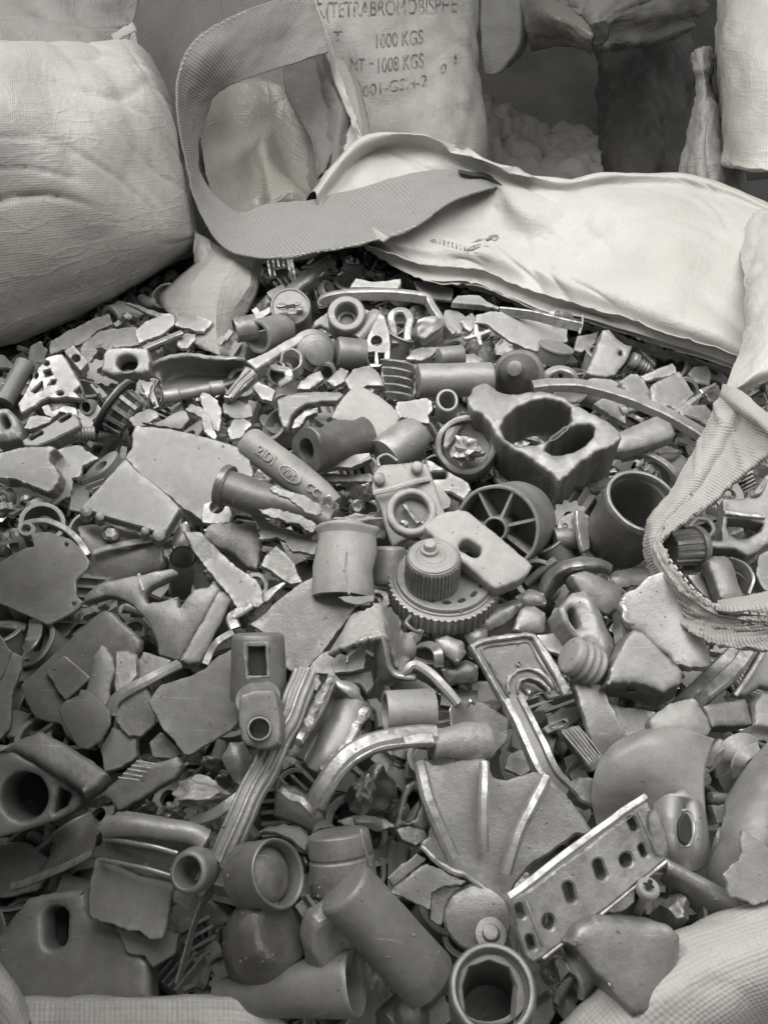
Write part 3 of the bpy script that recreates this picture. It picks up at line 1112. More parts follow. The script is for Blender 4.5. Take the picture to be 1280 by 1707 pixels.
net('folded_top', [
    "-330,-60,1.05 -100,-60,1.12 60,-60,1.18 160,-60,1.22 235,-60,1.30",
    "-330,0,1.0 -100,6,1.08 60,8,1.12 160,14,1.17 230,10,1.26",
    "-330,20,.98 -100,26,1.05 60,28,1.09 160,42,1.13 226,40,1.22",
    "-330,60,.97 -100,66,1.04 60,70,1.07 150,72,1.10 215,68,1.17"], mat='greycloth', par=sk, sub=10, wr=.010, wsc=7, crease=.012, cu=5, cv=14)
net('torn_flap', ["186,58,1.10 205,46,1.13 222,36,1.17", "190,66,1.08 208,60,1.10 230,50,1.15"], mat='sack', par=sk, sub=5, fray=.003, wr=.002, wsc=40)

# white bag with print behind the strap loop
tb = net('bulk_bag', [
    "140,-200,1.58 260,-200,1.56 380,-200,1.52 500,-200,1.47 600,-200,1.46 700,-200,1.47 780,-200,1.54 812,-200,1.68",
    "150,-80,1.60 260,-80,1.58 380,-80,1.55 505,-80,1.49 600,-80,1.47 700,-80,1.48 782,-80,1.55 806,-80,1.68",
    "170,40,1.60 270,40,1.60 390,40,1.56 510,40,1.51 600,40,1.49 700,40,1.50 782,40,1.57 802,40,1.70",
    "190,140,1.60 290,140,1.60 400,140,1.57 520,140,1.52 610,140,1.50 705,140,1.52 784,140,1.58 804,140,1.70",
    "210,240,1.60 310,240,1.60 420,240,1.58 535,240,1.54 620,240,1.53 708,240,1.54 786,240,1.60 812,240,1.72",
    "240,340,1.62 340,340,1.62 440,340,1.60 550,340,1.58 630,340,1.58 712,340,1.58 790,340,1.64 815,340,1.74",
    "300,560,1.8 400,560,1.8 480,560,1.8 570,560,1.8 640,560,1.8 720,560,1.8 790,560,1.8 815,560,1.85"],
    mat='sack', sub=12, wr=.009, wsc=6, crease=.008, cu=4, cv=9)
T(tb, None, 'tall printed white bulk bag standing behind the strap loop', 'bulk bag', 'filled sacks around the bag')
wrap_text('lettering', tb.name, 'S.(TETRABROMOBISPHE', (528, 30), (762, 20), 26, tb)
wrap_text('lettering', tb.name, 'T', (556, 69), (570, 68), 17, tb)
wrap_text('lettering', tb.name, '1000 KGS', (627, 80), (705, 73), 24, tb)
wrap_text('lettering', tb.name, 'NT', (584, 117), (608, 117), 20, tb)
wrap_text('lettering', tb.name, '-', (616, 112), (622, 112), 20, tb)
wrap_text('lettering', tb.name, '1008 KGS', (630, 121), (706, 112), 24, tb)
wrap_text('lettering', tb.name, '001-GSH-2', (605, 161), (712, 143), 19, tb)
wrap_text('lettering', tb.name, '0', (734, 125), (744, 118), 15, tb)
wrap_text('lettering', tb.name, '1', (757, 108), (761, 105), 15, tb)
# printed mark on the flap, half lost in a crease
fl = flap.name
wrap_text('print', fl, 'eiiiiiii', (716, 402), (776, 418), 9, flap)
for poly in ("776,416 786,410 800,404 806,408 800,414 788,417", "782,400 800,396 818,392 832,394 826,402 812,402", "806,404 816,410 812,412"):
    pass
def flap_print(polys):
    from mathutils.bvhtree import BVHTree
    out, nu, nv, nrm = NETS[fl]
    fs = [(j * nu + i, j * nu + i + 1, (j + 1) * nu + i + 1, (j + 1) * nu + i) for j in range(nv - 1) for i in range(nu - 1)]
    bv = BVHTree.FromPolygons(out, fs)
    vs, f2 = [], []
    for poly in polys:
        k = len(vs)
        for q in parse(poly):
            d = ray(q).normalized()
            loc = bv.ray_cast(CAM, d)[0]
            vs.append((loc if loc else CAM + d) - d * .0025)
        f2.append(tuple(range(k, len(vs))))
    return finish('print', vs, f2, 'ink', flap)
flap_print(["776,416 784,411 794,407 801,406 799,411 790,415 780,417", "784,403 796,399 806,396 806,399 796,402", "808,396 818,392 828,391 832,395 826,401 818,399 810,401", "804,407 812,409 816,411 808,410", "776,421 780,420 780,422", "790,421 794,420 794,422"])

# grey panel beside the printed bag
o = net('bulk_bag', [
    "800,-60,1.9 835,-60,1.86 868,-60,1.84 880,-60,1.95",
    "800,20,1.9 838,20,1.86 872,20,1.84 884,20,1.95",
    "802,80,1.9 836,80,1.88 866,80,1.86 878,80,1.97",
    "806,124,1.92 822,124,1.9 838,118,1.9 850,110,1.97"], mat='greycloth', sub=7, wr=.006, wsc=12)
T(o, None, 'narrow grey cloth edge of a bag beside the printed white bag', 'bulk bag', 'filled sacks around the bag')
# bag hanging overhead with a tied neck
o = net('hanging_bag', [
    "860,-140,2.0 900,-140,1.86 960,-140,1.80 1020,-140,1.78 1080,-140,1.80 1140,-140,1.86 1190,-140,2.0",
    "862,-30,1.98 905,-30,1.84 960,-30,1.77 1020,-30,1.74 1085,-30,1.78 1150,-30,1.85 1195,-30,2.0",
    "868,30,1.96 910,30,1.84 962,25,1.76 1005,28,1.72 1060,22,1.77 1130,18,1.85 1180,15,2.0",
    "876,66,1.95 915,58,1.87 965,52,1.80 996,48,1.73 1030,52,1.78 1090,48,1.86 1160,34,2.0",
    "884,82,1.97 925,74,1.91 968,78,1.84 994,84,1.76 1024,82,1.82 1090,72,1.9 1160,44,2.02",
    "890,84,2.08 930,76,2.05 968,82,2.0 994,90,1.9 1024,86,1.98 1090,76,2.05 1160,50,2.12"], mat='greycloth', sub=10, wr=.010, wsc=10, crease=.014, cu=12, cv=6)
T(o, None, 'hanging bag with a creased knotted underside above the dark gap', 'hanging bag')
lump('knot', 'X', (1000, 52, .0), 14, 18, .03, mat='black', par=o).location = PD((1000, 55), 1.70) - HOME[o.name]
net('yellowed_fold', ["862,-10,1.84 905,-8,1.76 950,10,1.74", "870,30,1.82 910,24,1.74 985,48,1.69", "878,62,1.83 925,52,1.76 985,70,1.70", "886,86,1.88 930,78,1.82 988,90,1.75"],
    mat='filmyellow', par=o, sub=9, wr=.006, wsc=14, crease=.008, cu=10, cv=14)

# dark recess: sack, cloth heap, hanging straps
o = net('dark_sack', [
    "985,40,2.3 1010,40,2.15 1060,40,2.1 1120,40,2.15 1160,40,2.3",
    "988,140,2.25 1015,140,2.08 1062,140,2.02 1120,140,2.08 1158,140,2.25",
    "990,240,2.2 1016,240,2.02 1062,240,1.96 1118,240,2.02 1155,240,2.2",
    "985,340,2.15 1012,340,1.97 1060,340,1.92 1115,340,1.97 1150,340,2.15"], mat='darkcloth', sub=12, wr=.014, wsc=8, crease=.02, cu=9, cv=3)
T(o, None, 'sack in the gap under the hanging bag, cloth darkened to paint the shade', 'sack', 'filled sacks around the bag')
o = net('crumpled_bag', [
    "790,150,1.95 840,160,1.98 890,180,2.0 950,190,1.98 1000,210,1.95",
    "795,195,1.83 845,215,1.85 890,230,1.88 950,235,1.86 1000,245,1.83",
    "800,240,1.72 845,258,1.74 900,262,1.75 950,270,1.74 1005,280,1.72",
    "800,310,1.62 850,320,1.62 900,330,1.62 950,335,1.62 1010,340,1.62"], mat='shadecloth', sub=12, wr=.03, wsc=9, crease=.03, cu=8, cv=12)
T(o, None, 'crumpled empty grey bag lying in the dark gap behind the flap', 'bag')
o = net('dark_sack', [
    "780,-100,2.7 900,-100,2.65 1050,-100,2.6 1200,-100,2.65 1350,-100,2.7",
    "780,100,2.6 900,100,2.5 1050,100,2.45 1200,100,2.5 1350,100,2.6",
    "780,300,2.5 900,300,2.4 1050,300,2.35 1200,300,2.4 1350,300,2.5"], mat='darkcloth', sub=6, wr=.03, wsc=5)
T(o, None, 'sack closing the gap behind the crumpled bag, coloured nearly black as shade', 'sack', 'filled sacks around the bag')
# upright white sack with a hem and the knotted neck below it
o = net('woven_sack', [
    "1200,-150,1.5 1188,-150,1.36 1200,-150,1.25 1260,-150,1.18 1330,-150,1.16 1450,-150,1.2",
    "1206,-40,1.5 1192,-40,1.35 1206,-40,1.24 1262,-40,1.17 1330,-40,1.15 1450,-40,1.2",
    "1206,60,1.5 1190,60,1.34 1204,62,1.22 1260,64,1.15 1330,66,1.13 1450,70,1.18",
    "1210,160,1.5 1196,160,1.34 1210,162,1.22 1262,166,1.14 1330,170,1.12 1450,170,1.17",
    "1212,240,1.5 1196,236,1.35 1212,250,1.22 1262,262,1.14 1330,268,1.12 1450,270,1.17",
    "1212,260,1.55 1192,270,1.38 1208,278,1.24 1258,286,1.16 1330,288,1.14 1450,290,1.2",
    "1212,256,1.6 1205,268,1.5 1220,274,1.4 1262,282,1.35 1330,284,1.3 1450,286,1.35"], mat='sack', sub=8, wr=.006, wsc=9, crease=.006, cu=6, cv=14)
T(o, None, 'bright white woven sack hanging over the bag corner', 'sack', 'filled sacks around the bag')
o = net('tied_sack_neck', [
    "1150,92,1.34 1158,82,1.31 1172,76,1.30 1186,80,1.32 1192,92,1.36",
    "1152,112,1.33 1160,112,1.29 1174,108,1.28 1184,112,1.30 1190,118,1.36",
    "1158,140,1.33 1166,138,1.30 1176,136,1.29 1182,138,1.31 1190,142,1.36",
    "1152,180,1.33 1164,178,1.28 1178,172,1.26 1192,176,1.29 1204,180,1.36",
    "1142,230,1.33 1158,228,1.27 1180,224,1.25 1204,230,1.28 1222,236,1.36",
    "1130,286,1.33 1154,286,1.27 1186,284,1.25 1220,290,1.28 1250,300,1.36",
    "1125,345,1.33 1152,345,1.27 1190,345,1.25 1230,350,1.28 1270,360,1.36"], mat='greycloth', sub=8, wr=.006, wsc=18, crease=.010, cu=24, cv=6)
T(o, None, 'grey knotted sack neck tucked below the hanging white woven sack', 'sack', 'filled sacks around the bag')
# ------------------------------------------------------------------ the castings, region by region (outlines are traced, each piece has its own height, tilt and thickness)
def hexhead(view, cx, cy, r, z, par, n=(0, -.3), th=.006, mat='zinc', washer=True, rot=12):
    if washer:
        plate('washer', view, E(cx, cy + r * .12, r * 1.35, r * 1.2), z - .002, n, .003, par=par, mat=mat, jag=.1, cut=0)
    return plate('bolt_head', view, [(cx + r * math.cos(math.radians(rot + 60 * i)), cy + r * .9 * math.sin(math.radians(rot + 60 * i))) for i in range(6)], z + th, n, th, par=par, mat=mat, jag=.1, cut=.06, dome=.0006)

# ---- twin-hole casting, the largest block
h1a = [(220, 220), (245, 175), (290, 138), (340, 118), (400, 106), (460, 115), (500, 140), (506, 190), (480, 225), (430, 262), (360, 285), (290, 290), (240, 262)]
h1b = [(398, 308), (410, 285), (430, 262), (480, 225), (530, 208), (575, 205), (597, 220), (592, 255), (560, 285), (510, 312), (460, 326), (425, 326)]
o = plate('twin_hole_casting', 'H', "88,110 110,62 150,42 172,42 215,75 280,90 340,78 390,75 470,95 540,140 640,185 690,228 700,262 650,300 590,320 520,375 490,400 455,432 400,385 340,340 270,300 215,265 178,200 150,165 110,155",
          .072, (-.12, -.38), .066, holes=[h1a, h1b], jag=1.0, mat='zinc', bev=.0022, rough=.0009, flare=.98, cut=.12, wob=.0012)
T(o, 'twin-hole casting', 'largest block casting with a big oval hole and a smaller kidney hole', 'casting')

# ---- cup with crumpled foil
o = lathe('plugged_cup', 'H', (95, 318, .004), (88, 290, .038), [(0, 0), (0, 118), (.7, 120), (1, 112), (1, 92), (.75, 86), (.72, 0)], mat='zinc', rough=.0012, dent=.002)
T(o, 'foil-plugged cap', 'round cap stuffed with a crumpled lump of foil', 'cap')
lump('foil_lump', 'H', (88, 305, .040), 72, 70, .012, mat='rough', par=o, cuts=16, fac=.8, nz=.9, sub=3, ang=1)
plate('lip_tab', 'H', "0,250 20,215 60,200 90,205 60,225 40,262 10,300 0,290", .046, (.1, -.2), .006, mat='zinc', par=o, dome=.002)

# ---- spoked wheel
A, B = (205, 618, .050), (285, 588, .012)
o = lathe('spoked_wheel', 'H', A, B, [(0, 172), (1, 172), (1, 154), (0, 158)], closed=True, mat='zinc', seg=64, rough=.0005)
T(o, 'spoked wheel', 'round cast wheel with thin spokes and an open hub', 'wheel')
lathe('hub', 'H', (198, 622, .053), (270, 590, .015), [(0, 50), (1, 50), (1, 38), (0, 40)], closed=True, par=o, mat='zinc')
lathe('wheel_web', 'H', (250, 600, .028), (258, 597, .024), [(0, 45), (0, 158), (1, 158), (1, 45)], closed=True, par=o, mat='dull')
a, b = pv('H', A), pv('H', B)
wx = (b - a).normalized()
s_ = mpp(a) * .4219
u1 = wx.cross(Vector((0, 0, 1))).normalized()
u2 = wx.cross(u1)
for k in range(7):
    t = math.radians(20 + k * 360 / 7)
    d = u1 * math.cos(t) + u2 * math.sin(t)
    q = u1 * -math.sin(t) + u2 * math.cos(t)
    vs = []
    for r, w in ((46, 6), (160, 5)):
        for sx, ln in ((-1, .002), (1, .002), (1, .026), (-1, .026)):
            vs.append(a + d * (r * s_) + q * (sx * w * s_) + wx * ln)
    finish('spoke', vs, [(0, 1, 2, 3), (7, 6, 5, 4), (0, 4, 5, 1), (1, 5, 6, 2), (2, 6, 7, 3), (3, 7, 4, 0)], 'zinc', o, rough=.0004)

# ---- slotted bar
o = plate('slotted_bar', 'H', "-80,610 -20,560 55,540 90,545 220,645 352,762 335,795 285,830 212,858 190,850 90,765 -10,690", .068, (.02, -.42), .022, holes=[slot(105, 697, 48, 26, 28)],
          mat='pale', jag=.5, bev=.0022, rough=.0005, cut=.06)
T(o, 'slotted bar', 'thick rectangular bar with one oval slot lying across the wheel', 'bar')

# ---- open can
o = lathe('open_can', 'H', (782, 512, .070), (668, 668, .008), [(0, 0), (0, 0)] if False else [(0, 142), (.05, 150), (1, 140), (1, 0), (.95, 0), (.93, 118), (.1, 124), (.07, 132), (0, 132)], mat='dark', seg=56, dent=.004, rough=.0006)
T(o, 'open can', 'dark thick walled open can tilted beside the webbing strap', 'can')
lathe('rim_ring', 'H', (786, 506, .073), (772, 526, .066), [(0, 152), (1, 152), (1, 138), (0, 138)], closed=True, par=o, mat='zinc', dent=.002)

o = lathe('tube_bracket', 'H', (430, 660, .014), (585, 650, .012), rod(45), mat='dark')
T(o, 'tube bracket', 'short dark tube with an upright fin between the wheel and the can', 'bracket')
plate('fin', 'H', "522,545 555,548 578,600 575,700 548,712 528,620", .030, (.5, -.6), .005, par=o, mat='zinc')
plate('tab', 'H', "445,585 520,545 520,632 448,630", .026, (-.1, -.7), .004, par=o, holes=[E(478, 610, 11)], mat='dark')

o = sweep('bow_grip', 'H', "700,345,.022 790,328,.034 860,355,.036 905,400,.030 908,450,.014", sect_rect(26, 22), mat='zinc')
T(o, 'bow handle', 'bent flat bow handle above the open can', 'handle')
o = lump('dark_chunk', 'H', (880, 335, .012), 90, 40, .014, mat='dark', rot=-10)
T(o, None, 'dark wet looking chunk under the octagonal bar end', 'chunk', 'broken chunks')

# ---- arc strap and rounded bar end
o = sweep('arc_bar', 'E', "232,655,.040 340,645,.042 480,655,.042 640,700,.040 800,765,.034 930,835,.026 1060,920,.018", sect_rect(58, 46, .12), mat='zinc', sub=8)
T(o, 'arched bar', 'long arched flat bar curving behind the twin-hole casting', 'bar')
o = plate('bar_end', 'E', "600,855 660,830 780,776 850,808 872,856 868,868 840,882 760,905 650,935 590,940", .055, (.05, -.38), .02, mat='zinc', jag=.3, bev=.004, dome=.002)
T(o, 'octagonal bar end', 'pale rounded flat bar end sticking out under the arched bar', 'bar')

# ---- lattice casting by the strap
o = plate('lattice_casting', 'H', "1100,500 1160,500 1210,490 1270,405 1330,400 1330,640 1250,700 1200,730 1150,700 1020,690 1010,660 1100,665 1100,600",
          .028, (-.1, -.45), .022, holes=["1120,575 1200,580 1260,600 1250,625 1200,655 1160,660 1130,640 1118,610"], mat='zinc', jag=.4, bev=.002, dome=.001)
T(o, 'lattice casting', 'open frame casting with a triangular window behind the strap', 'casting')
plate('rib', 'H', "1108,545 1270,565 1270,580 1108,562", .046, (-.1, -.5), .006, par=o)
sweep('rib', 'H', "1215,490,.04 1250,470,.045 1275,420,.046", sect_rect(14, 16), par=o)
o = lathe('knurled_cylinder', 'H', (885, 700, .03), (1005, 690, .026), [(0, 0), (0, 66), (.82, 70), (.82, 84), (1, 84), (1, 0)], mat='zinc', ridge=(16, .045, 0, .8), seg=96)
T(o, 'knurled knob', 'ribbed round knob showing inside the loop of the pale strap', 'knob')
o = sweep('oval_link', 'H', "975,612,.026 1000,582,.028 1045,590,.028 1065,625,.026 1040,652,.022 990,648,.022", sect_round(10), closed=True, mat='zinc')
T(o, None, 'small oval ring link inside the strap loop beside the knurled knob', 'ring')
o = plate('curved_block', 'H', "1035,745 1070,725 1110,725 1140,750 1185,890 1130,910 1090,890 1060,800", .034, (.15, -.45), .014, mat='zinc', dome=.002, bev=.002)
T(o, None, 'smooth curved block showing inside the strap loop', 'block')
o = sweep('curved_fin', 'H', "1132,752,.03 1185,775,.036 1215,825,.036 1200,880,.03", sect_rect(12, 46), mat='zinc')
T(o, None, 'crescent shaped fin beside the curved block inside the strap loop', 'fin')
o = plate('flat_plate', 'H', "960,800 1040,790 1080,860 1090,900 1060,915 1000,860", .018, (0, -.4), .005, mat='zinc')
T(o, None, 'flat grey plate partly under the strap loop', 'plate', 'flat grey plates')
o = plate('end_piece', 'H', "1240,720 1290,700 1330,720 1330,900 1260,860 1230,800", .02, (-.2, -.4), .02, mat='dull')
T(o, None, 'dull block at the strap loop beyond the crescent fin', 'block')

# ---- under the can: shells and boxes
o = net('curved_shell', [
    "375,860,.006 400,800,.02 460,752,.036 540,735,.042 620,745,.036 662,770,.026",
    "390,885,.014 425,820,.030 480,778,.044 550,765,.048 620,768,.040 655,782,.03",
    "410,900,.004 450,850,.016 505,812,.028 560,795,.032 610,790,.028 650,798,.02"], mat='zinc', view='H', mode='z', sub=6, th=.004, wr=.0015, wsc=40)
T(o, 'finger shaped shell', 'curved finger shaped shell of casting under the open can', 'shell')
o = plate('wavy_plate', 'H', "640,800 690,780 770,775 815,770 830,850 760,840 690,850 655,830", .018, (.1, -.3), .004, mat='zinc', dome=.002, jag=1)
T(o, None, 'wavy edged plate under the open can and the strap', 'plate', 'flat grey plates')
o = plate('box_section', 'H', "500,800 560,782 712,850 700,930 640,960 545,880", .036, (.15, -.5), .02, mat='zinc', bev=.002, dome=.002)
T(o, 'box section', 'shiny box section beside the finger shaped shell', 'block')

# ---- big plates on the far side
o = plate('broken_plate', 'F', "655,130 672,100 685,85 760,95 850,100 1000,140 1180,190 1240,240 1260,330 1200,420 1100,480 1050,540 1010,560 900,492 840,440 770,385 700,340 625,250 660,190",
          .050, (.05, -.55), .005, mat='dull', jag=.8, bev=.001, wob=.0015)
T(o, 'large broken plate', 'large flat grey plate with a broken pointed corner', 'plate')
o = plate('square_cover_plate', 'F', "622,248 700,325 800,400 897,495 868,540 806,640 780,618 700,588 600,562 525,540 470,520 405,490", .054, (.02, -.42), .014, mat='dull', jag=.25, bev=.001, wob=.0008)
T(o, 'square lid', 'square flat lid with screw bosses along its lower edge', 'lid')
for q in ((430, 508, 30), (497, 534, 22), (722, 608, 20), (790, 628, 30)):
    lathe('boss', 'F', (q[0], q[1], .055), (q[0], q[1] + 34, .036), [(0, 0), (0, q[2] * .45), (.01, q[2] * .55), (.02, q[2]), (1, q[2]), (1, 0)], par=o, mat='zinc', seg=20)
o = plate('bolted_bracket', 'F', "365,572 420,556 500,560 640,600 800,650 812,760 785,800 640,835 520,865 470,880 440,800 430,720 400,640", .022, (.05, -.5), .012, mat='zinc', bend=(0, -.012), bev=.002, dome=.001, grid=.006)
T(o, 'bolted bracket', 'stepped bracket with a hexagonal bolt head under the square lid', 'bracket')
hexhead('F', 548, 618, 32, .036, o, (0, -.4))
sweep('step_ridge', 'F', "470,720,.026 560,690,.03 660,670,.03 780,650,.026", sect_rect(40, 18, .3), par=o, mat='zinc')

o = plate('torn_plate', 'F', "-30,230 30,212 80,200 160,190 250,190 280,200 255,225 247,258 270,290 296,325 285,380 262,405 240,416 180,395 130,375 60,355 -30,345", .030, (-.05, -.5), .022, mat='dull', jag=.8, bev=.001)
T(o, 'torn plate', 'thick flat plate with a torn wavy edge beside the dark hollow', 'plate')
o = plate('torn_flake', 'F', "240,250 290,195 365,170 400,178 432,200 470,228 490,245 450,265 418,285 400,330 358,350 352,400 338,432 290,450 240,472 270,430 290,390 300,330", .018, (.1, -.4), .005, mat='dull', jag=1.2, bend=(0, -.006))
T(o, None, 'jagged thin flake tucked under the torn plate', 'flake', 'thin torn flakes')
o = plate('shaped_cover', 'X', "-20,925 0,938 20,925 42,914 57,911 50,888 83,887 114,897 134,912 148,935 145,948 126,966 126,992 137,1003 131,1014 110,1027 80,1042 60,1032 0,1007 -20,1000", .038, (-.03, -.5), .004, holes=[E(110, 907, 3.2), E(123, 1007, 3.4)], mat='dull', jag=.25, bev=.0008, wob=.0012)
T(o, 'shaped cover plate', 'smooth flat cover plate with a curvy outline and two pin holes', 'cover plate')
o = sweep('ring_clip', 'F', "150,640,.022 110,610,.026 130,575,.03 230,565,.034 320,600,.034 390,660,.03 440,730,.024", sect_rect(34, 24), mat='zinc')
T(o, 'ring clip', 'curved ring clip with an eyelet behind the shaped cover plate', 'clip')
plate('eyelet', 'F', E(130, 598, 46, 36), .036, (0, -.4), .008, holes=[E(130, 598, 24, 17)], par=o, cut=0)
o = lathe('pipe_elbow', 'F', (908, 742, .052), (895, 905, .008), [(0, 72), (.12, 74), (1, 66), (1, 0), (.9, 0), (.88, 50), (0, 62)], mat='dark', sq=.9, dent=.002)
T(o, 'short pipe', 'short open pipe stub standing between the bracket and the fork casting', 'pipe')
o = plate('wedge_piece', 'F', "850,660 890,575 930,560 960,640 930,690 860,700", .020, (.3, -.5), .012, mat='zinc', dome=.002)
T(o, None, 'wedge shaped piece between the lid and the torn blade', 'block')

# ---- fork casting
o = plate('fork_casting', 'I', "408,165 425,118 470,80 515,58 600,38 700,20 800,0 888,-15 880,22 800,52 742,80 716,108 716,135 732,162 790,155 850,140 885,130 890,192 925,135 965,98 1000,85 1032,85 1062,52 1092,95 1060,160 985,290 890,452 840,440 790,422 778,360 768,325 735,262 700,218 655,172 620,148 570,132 520,130 460,150",
          .036, (.05, -.55), .016, mat='zinc', jag=.5, bev=.002, dome=.002, wob=.002)
T(o, 'fork casting', 'angular fork casting with a large half round cutout', 'fork')
plate('arm_bar', 'I', "1090,95 1120,110 1152,142 1110,235 1000,462 940,468 888,452 985,290", .036, (.35, -.5), .02, par=o, mat='zinc', bev=.002)
sweep('crest', 'I', "690,20,.045 700,60,.045 715,105,.044", sect_rect(14, 8), par=o)
o = plate('ribbed_plate', 'I', "100,572 185,490 330,360 490,210 515,198 545,205 600,260 660,310 690,350 690,390 660,440 600,560 560,700 470,830 400,890 330,830 300,770 180,740 120,650", .020, (-.05, -.62), .012, mat='dull', jag=.4, bev=.002, wob=.002)
T(o, 'square recess plate', 'dull square plate with a recessed panel and round corners', 'plate')
plate('recess_panel', 'I', "222,500 325,425 452,540 325,650", .024, (-.05, -.62), .004, par=o, mat='dull')
o = plate('twin_leaf', 'I', "465,430 505,372 530,385 560,435 572,500 548,560 545,680 520,800 480,870 450,882 440,700 430,600 450,530", .034, (.1, -.5), .0035, mat='dull', jag=.4, dome=.001)
T(o, None, 'pointed leaf shaped sheet lying on the square recess plate', 'sheet')
o = plate('leaf_sheet', 'I', "290,690 330,645 390,625 400,590 440,600 500,650 545,700 540,780 500,850 440,890 390,885 340,810 300,730", .032, (-.1, -.5), .0035, mat='dull', jag=.5, dome=.001)
T(o, None, 'rounded broken sheet resting on the square recess plate', 'sheet')
o = plate('rolled_post', 'I', "570,400 640,395 680,420 690,520 640,580 580,640 560,560", .030, (.2, -.4), .02, mat='dark', bev=.004)
T(o, None, 'dark rounded post beside the square recess plate', 'post')
o = sweep('round_lip', 'I', "550,720,.026 570,650,.032 650,590,.036 740,545,.038 820,500,.038 885,470,.034", sect_rect(64, 40, .35), mat='zinc')
T(o, 'rolled lip', 'curled rough edged lip lying across the flat sheet', 'strip')
plate('flap', 'I', "560,730 600,660 720,580 760,640 775,760 700,830 640,830 600,790", .026, (0, -.5), .005, par=o, mat='zinc')
o = plate('flat_sheet', 'I', "735,660 760,620 800,570 900,540 1020,490 1060,440 1140,395 1180,400 1200,560 1185,740 1150,790 1060,850 940,920 915,918 860,840 800,780", .040, (.08, -.55), .005, mat='dull', jag=.6, wob=.0012)
T(o, 'flat sheet', 'flat angular metal sheet with a bright broken lower edge', 'sheet')
o = sweep('hook_strap', 'I', "1020,470,.022 1050,400,.026 1090,350,.03 1160,310,.03", sect_rect(40, 14), mat='zinc')
T(o, None, 'curved thin strap between the fork casting and the slotted knuckle', 'strip')
o = plate('corner_tab', 'I', "680,450 710,405 800,430 850,450 800,510 690,560", .018, (0, -.4), .006, mat='zinc')
T(o, None, 'corner of a rough plate showing above the rolled lip', 'plate', 'flat grey plates')
o = sweep('short_curl', 'I', "180,250,.01 175,310,.02 160,350,.028 130,400,.022", sect_rect(70, 20, .3), mat='zinc')
T(o, None, 'small curled strip under the shaped cover plate', 'strip')
o = plate('dark_sheet', 'I', "210,280 420,180 410,240 300,350 190,430 220,340", .002, (.0, -.3), .004, mat='dark')
T(o, None, 'dark narrow sheet behind the square recess plate', 'sheet')
o = plate('edge_sheet', 'I', "-60,260 0,318 40,385 60,410 20,520 -20,580 -60,560", .020, (.15, -.5), .005, mat='dull')
T(o, None, 'curved sheet edge cut by the frame beside the square recess plate', 'sheet')
o = plate('edge_sheet', 'I', "60,405 112,430 100,510 60,600 50,780 0,850 -50,830 -30,600 20,520", .010, (.15, -.5), .006, mat='dull')
T(o, None, 'bent grey sheet under the curved sheet edge', 'sheet')
o = sweep('bar_piece', 'I', "-20,275,.006 60,280,.01 130,290,.008", sect_rect(46, 26), mat='dark')
T(o, None, 'short dark bar under the shaped cover plate', 'bar')
o = lump('shiny_stub', 'I', (90, 225, .008), 40, 30, .014, mat='zinc')
T(o, None, 'shiny stub peeping out below the shaped cover plate', 'stub')

# ---- torn blade and broken casting
o = plate('torn_sliver', 'X', "305,888 318,890 336,890 360,915 395,945 428,968 438,985 440,1006 432,1016 420,1012 412,1024 402,1030 394,1012 380,990 350,955 325,925", .040, (.15, -.4), .006, mat='zinc', jag=.8, bend=(0, .004))
T(o, 'torn blade', 'long torn metal blade pointing down toward the slotted knuckle', 'blade')
sweep('hook', 'X', "418,1008,.038 400,1020,.036 387,1030,.034 392,1048,.03", sect_rect(20, 9, .3), par=o, mat='zinc')
o = plate('broken_casting', 'F', "1005,600 1040,578 1100,570 1180,575 1250,570 1290,620 1290,760 1270,800 1230,790 1170,725 1090,690 1012,640", .026, (.08, -.5), .014, mat='rough', jag=1.4, bev=.002, dome=.002, wob=.004)
T(o, 'rough broken casting', 'rough broken casting with a crusty fracture below the eyelet lug', 'casting')
plate('eyelet_lug', 'F', "1000,530 1010,480 1060,455 1110,470 1140,480 1150,520 1140,570 1040,575 1005,570", .034, (0, -.4), .008, holes=[E(1076, 492, 32, 30)], par=o, mat='zinc')
o = lump('crusty_chunk', 'F', (1110, 860, .006), 120, 80, .016, mat='rough', cuts=12, nz=.3)
T(o, None, 'glittering crusty chunk between the torn blade and the dark plate', 'chunk', 'broken chunks')
o = plate('pale_flat', 'J', "165,128 185,80 240,28 280,60 330,115 345,160 370,210 310,222 270,195 215,155", .036, (.1, -.45), .007, mat='rough', jag=.4)
T(o, 'pale shard', 'pale square shard with a thick bright edge above the dark plate', 'shard')
o = plate('thin_bar', 'J', "160,270 270,205 290,215 200,300 170,310", .026, (.1, -.4), .006, mat='zinc')
T(o, None, 'thin bar under the pale shard', 'bar')
o = plate('torn_sheet', 'G', "205,715 240,712 330,760 430,800 500,810 540,860 520,920 480,905 410,890 380,850 340,820 290,840 240,835 250,770", .032, (-.05, -.45), .005, mat='zinc', jag=1.2, bend=(.006, 0))
T(o, 'torn sheet', 'torn wavy sheet under the dark flanged tube', 'sheet')

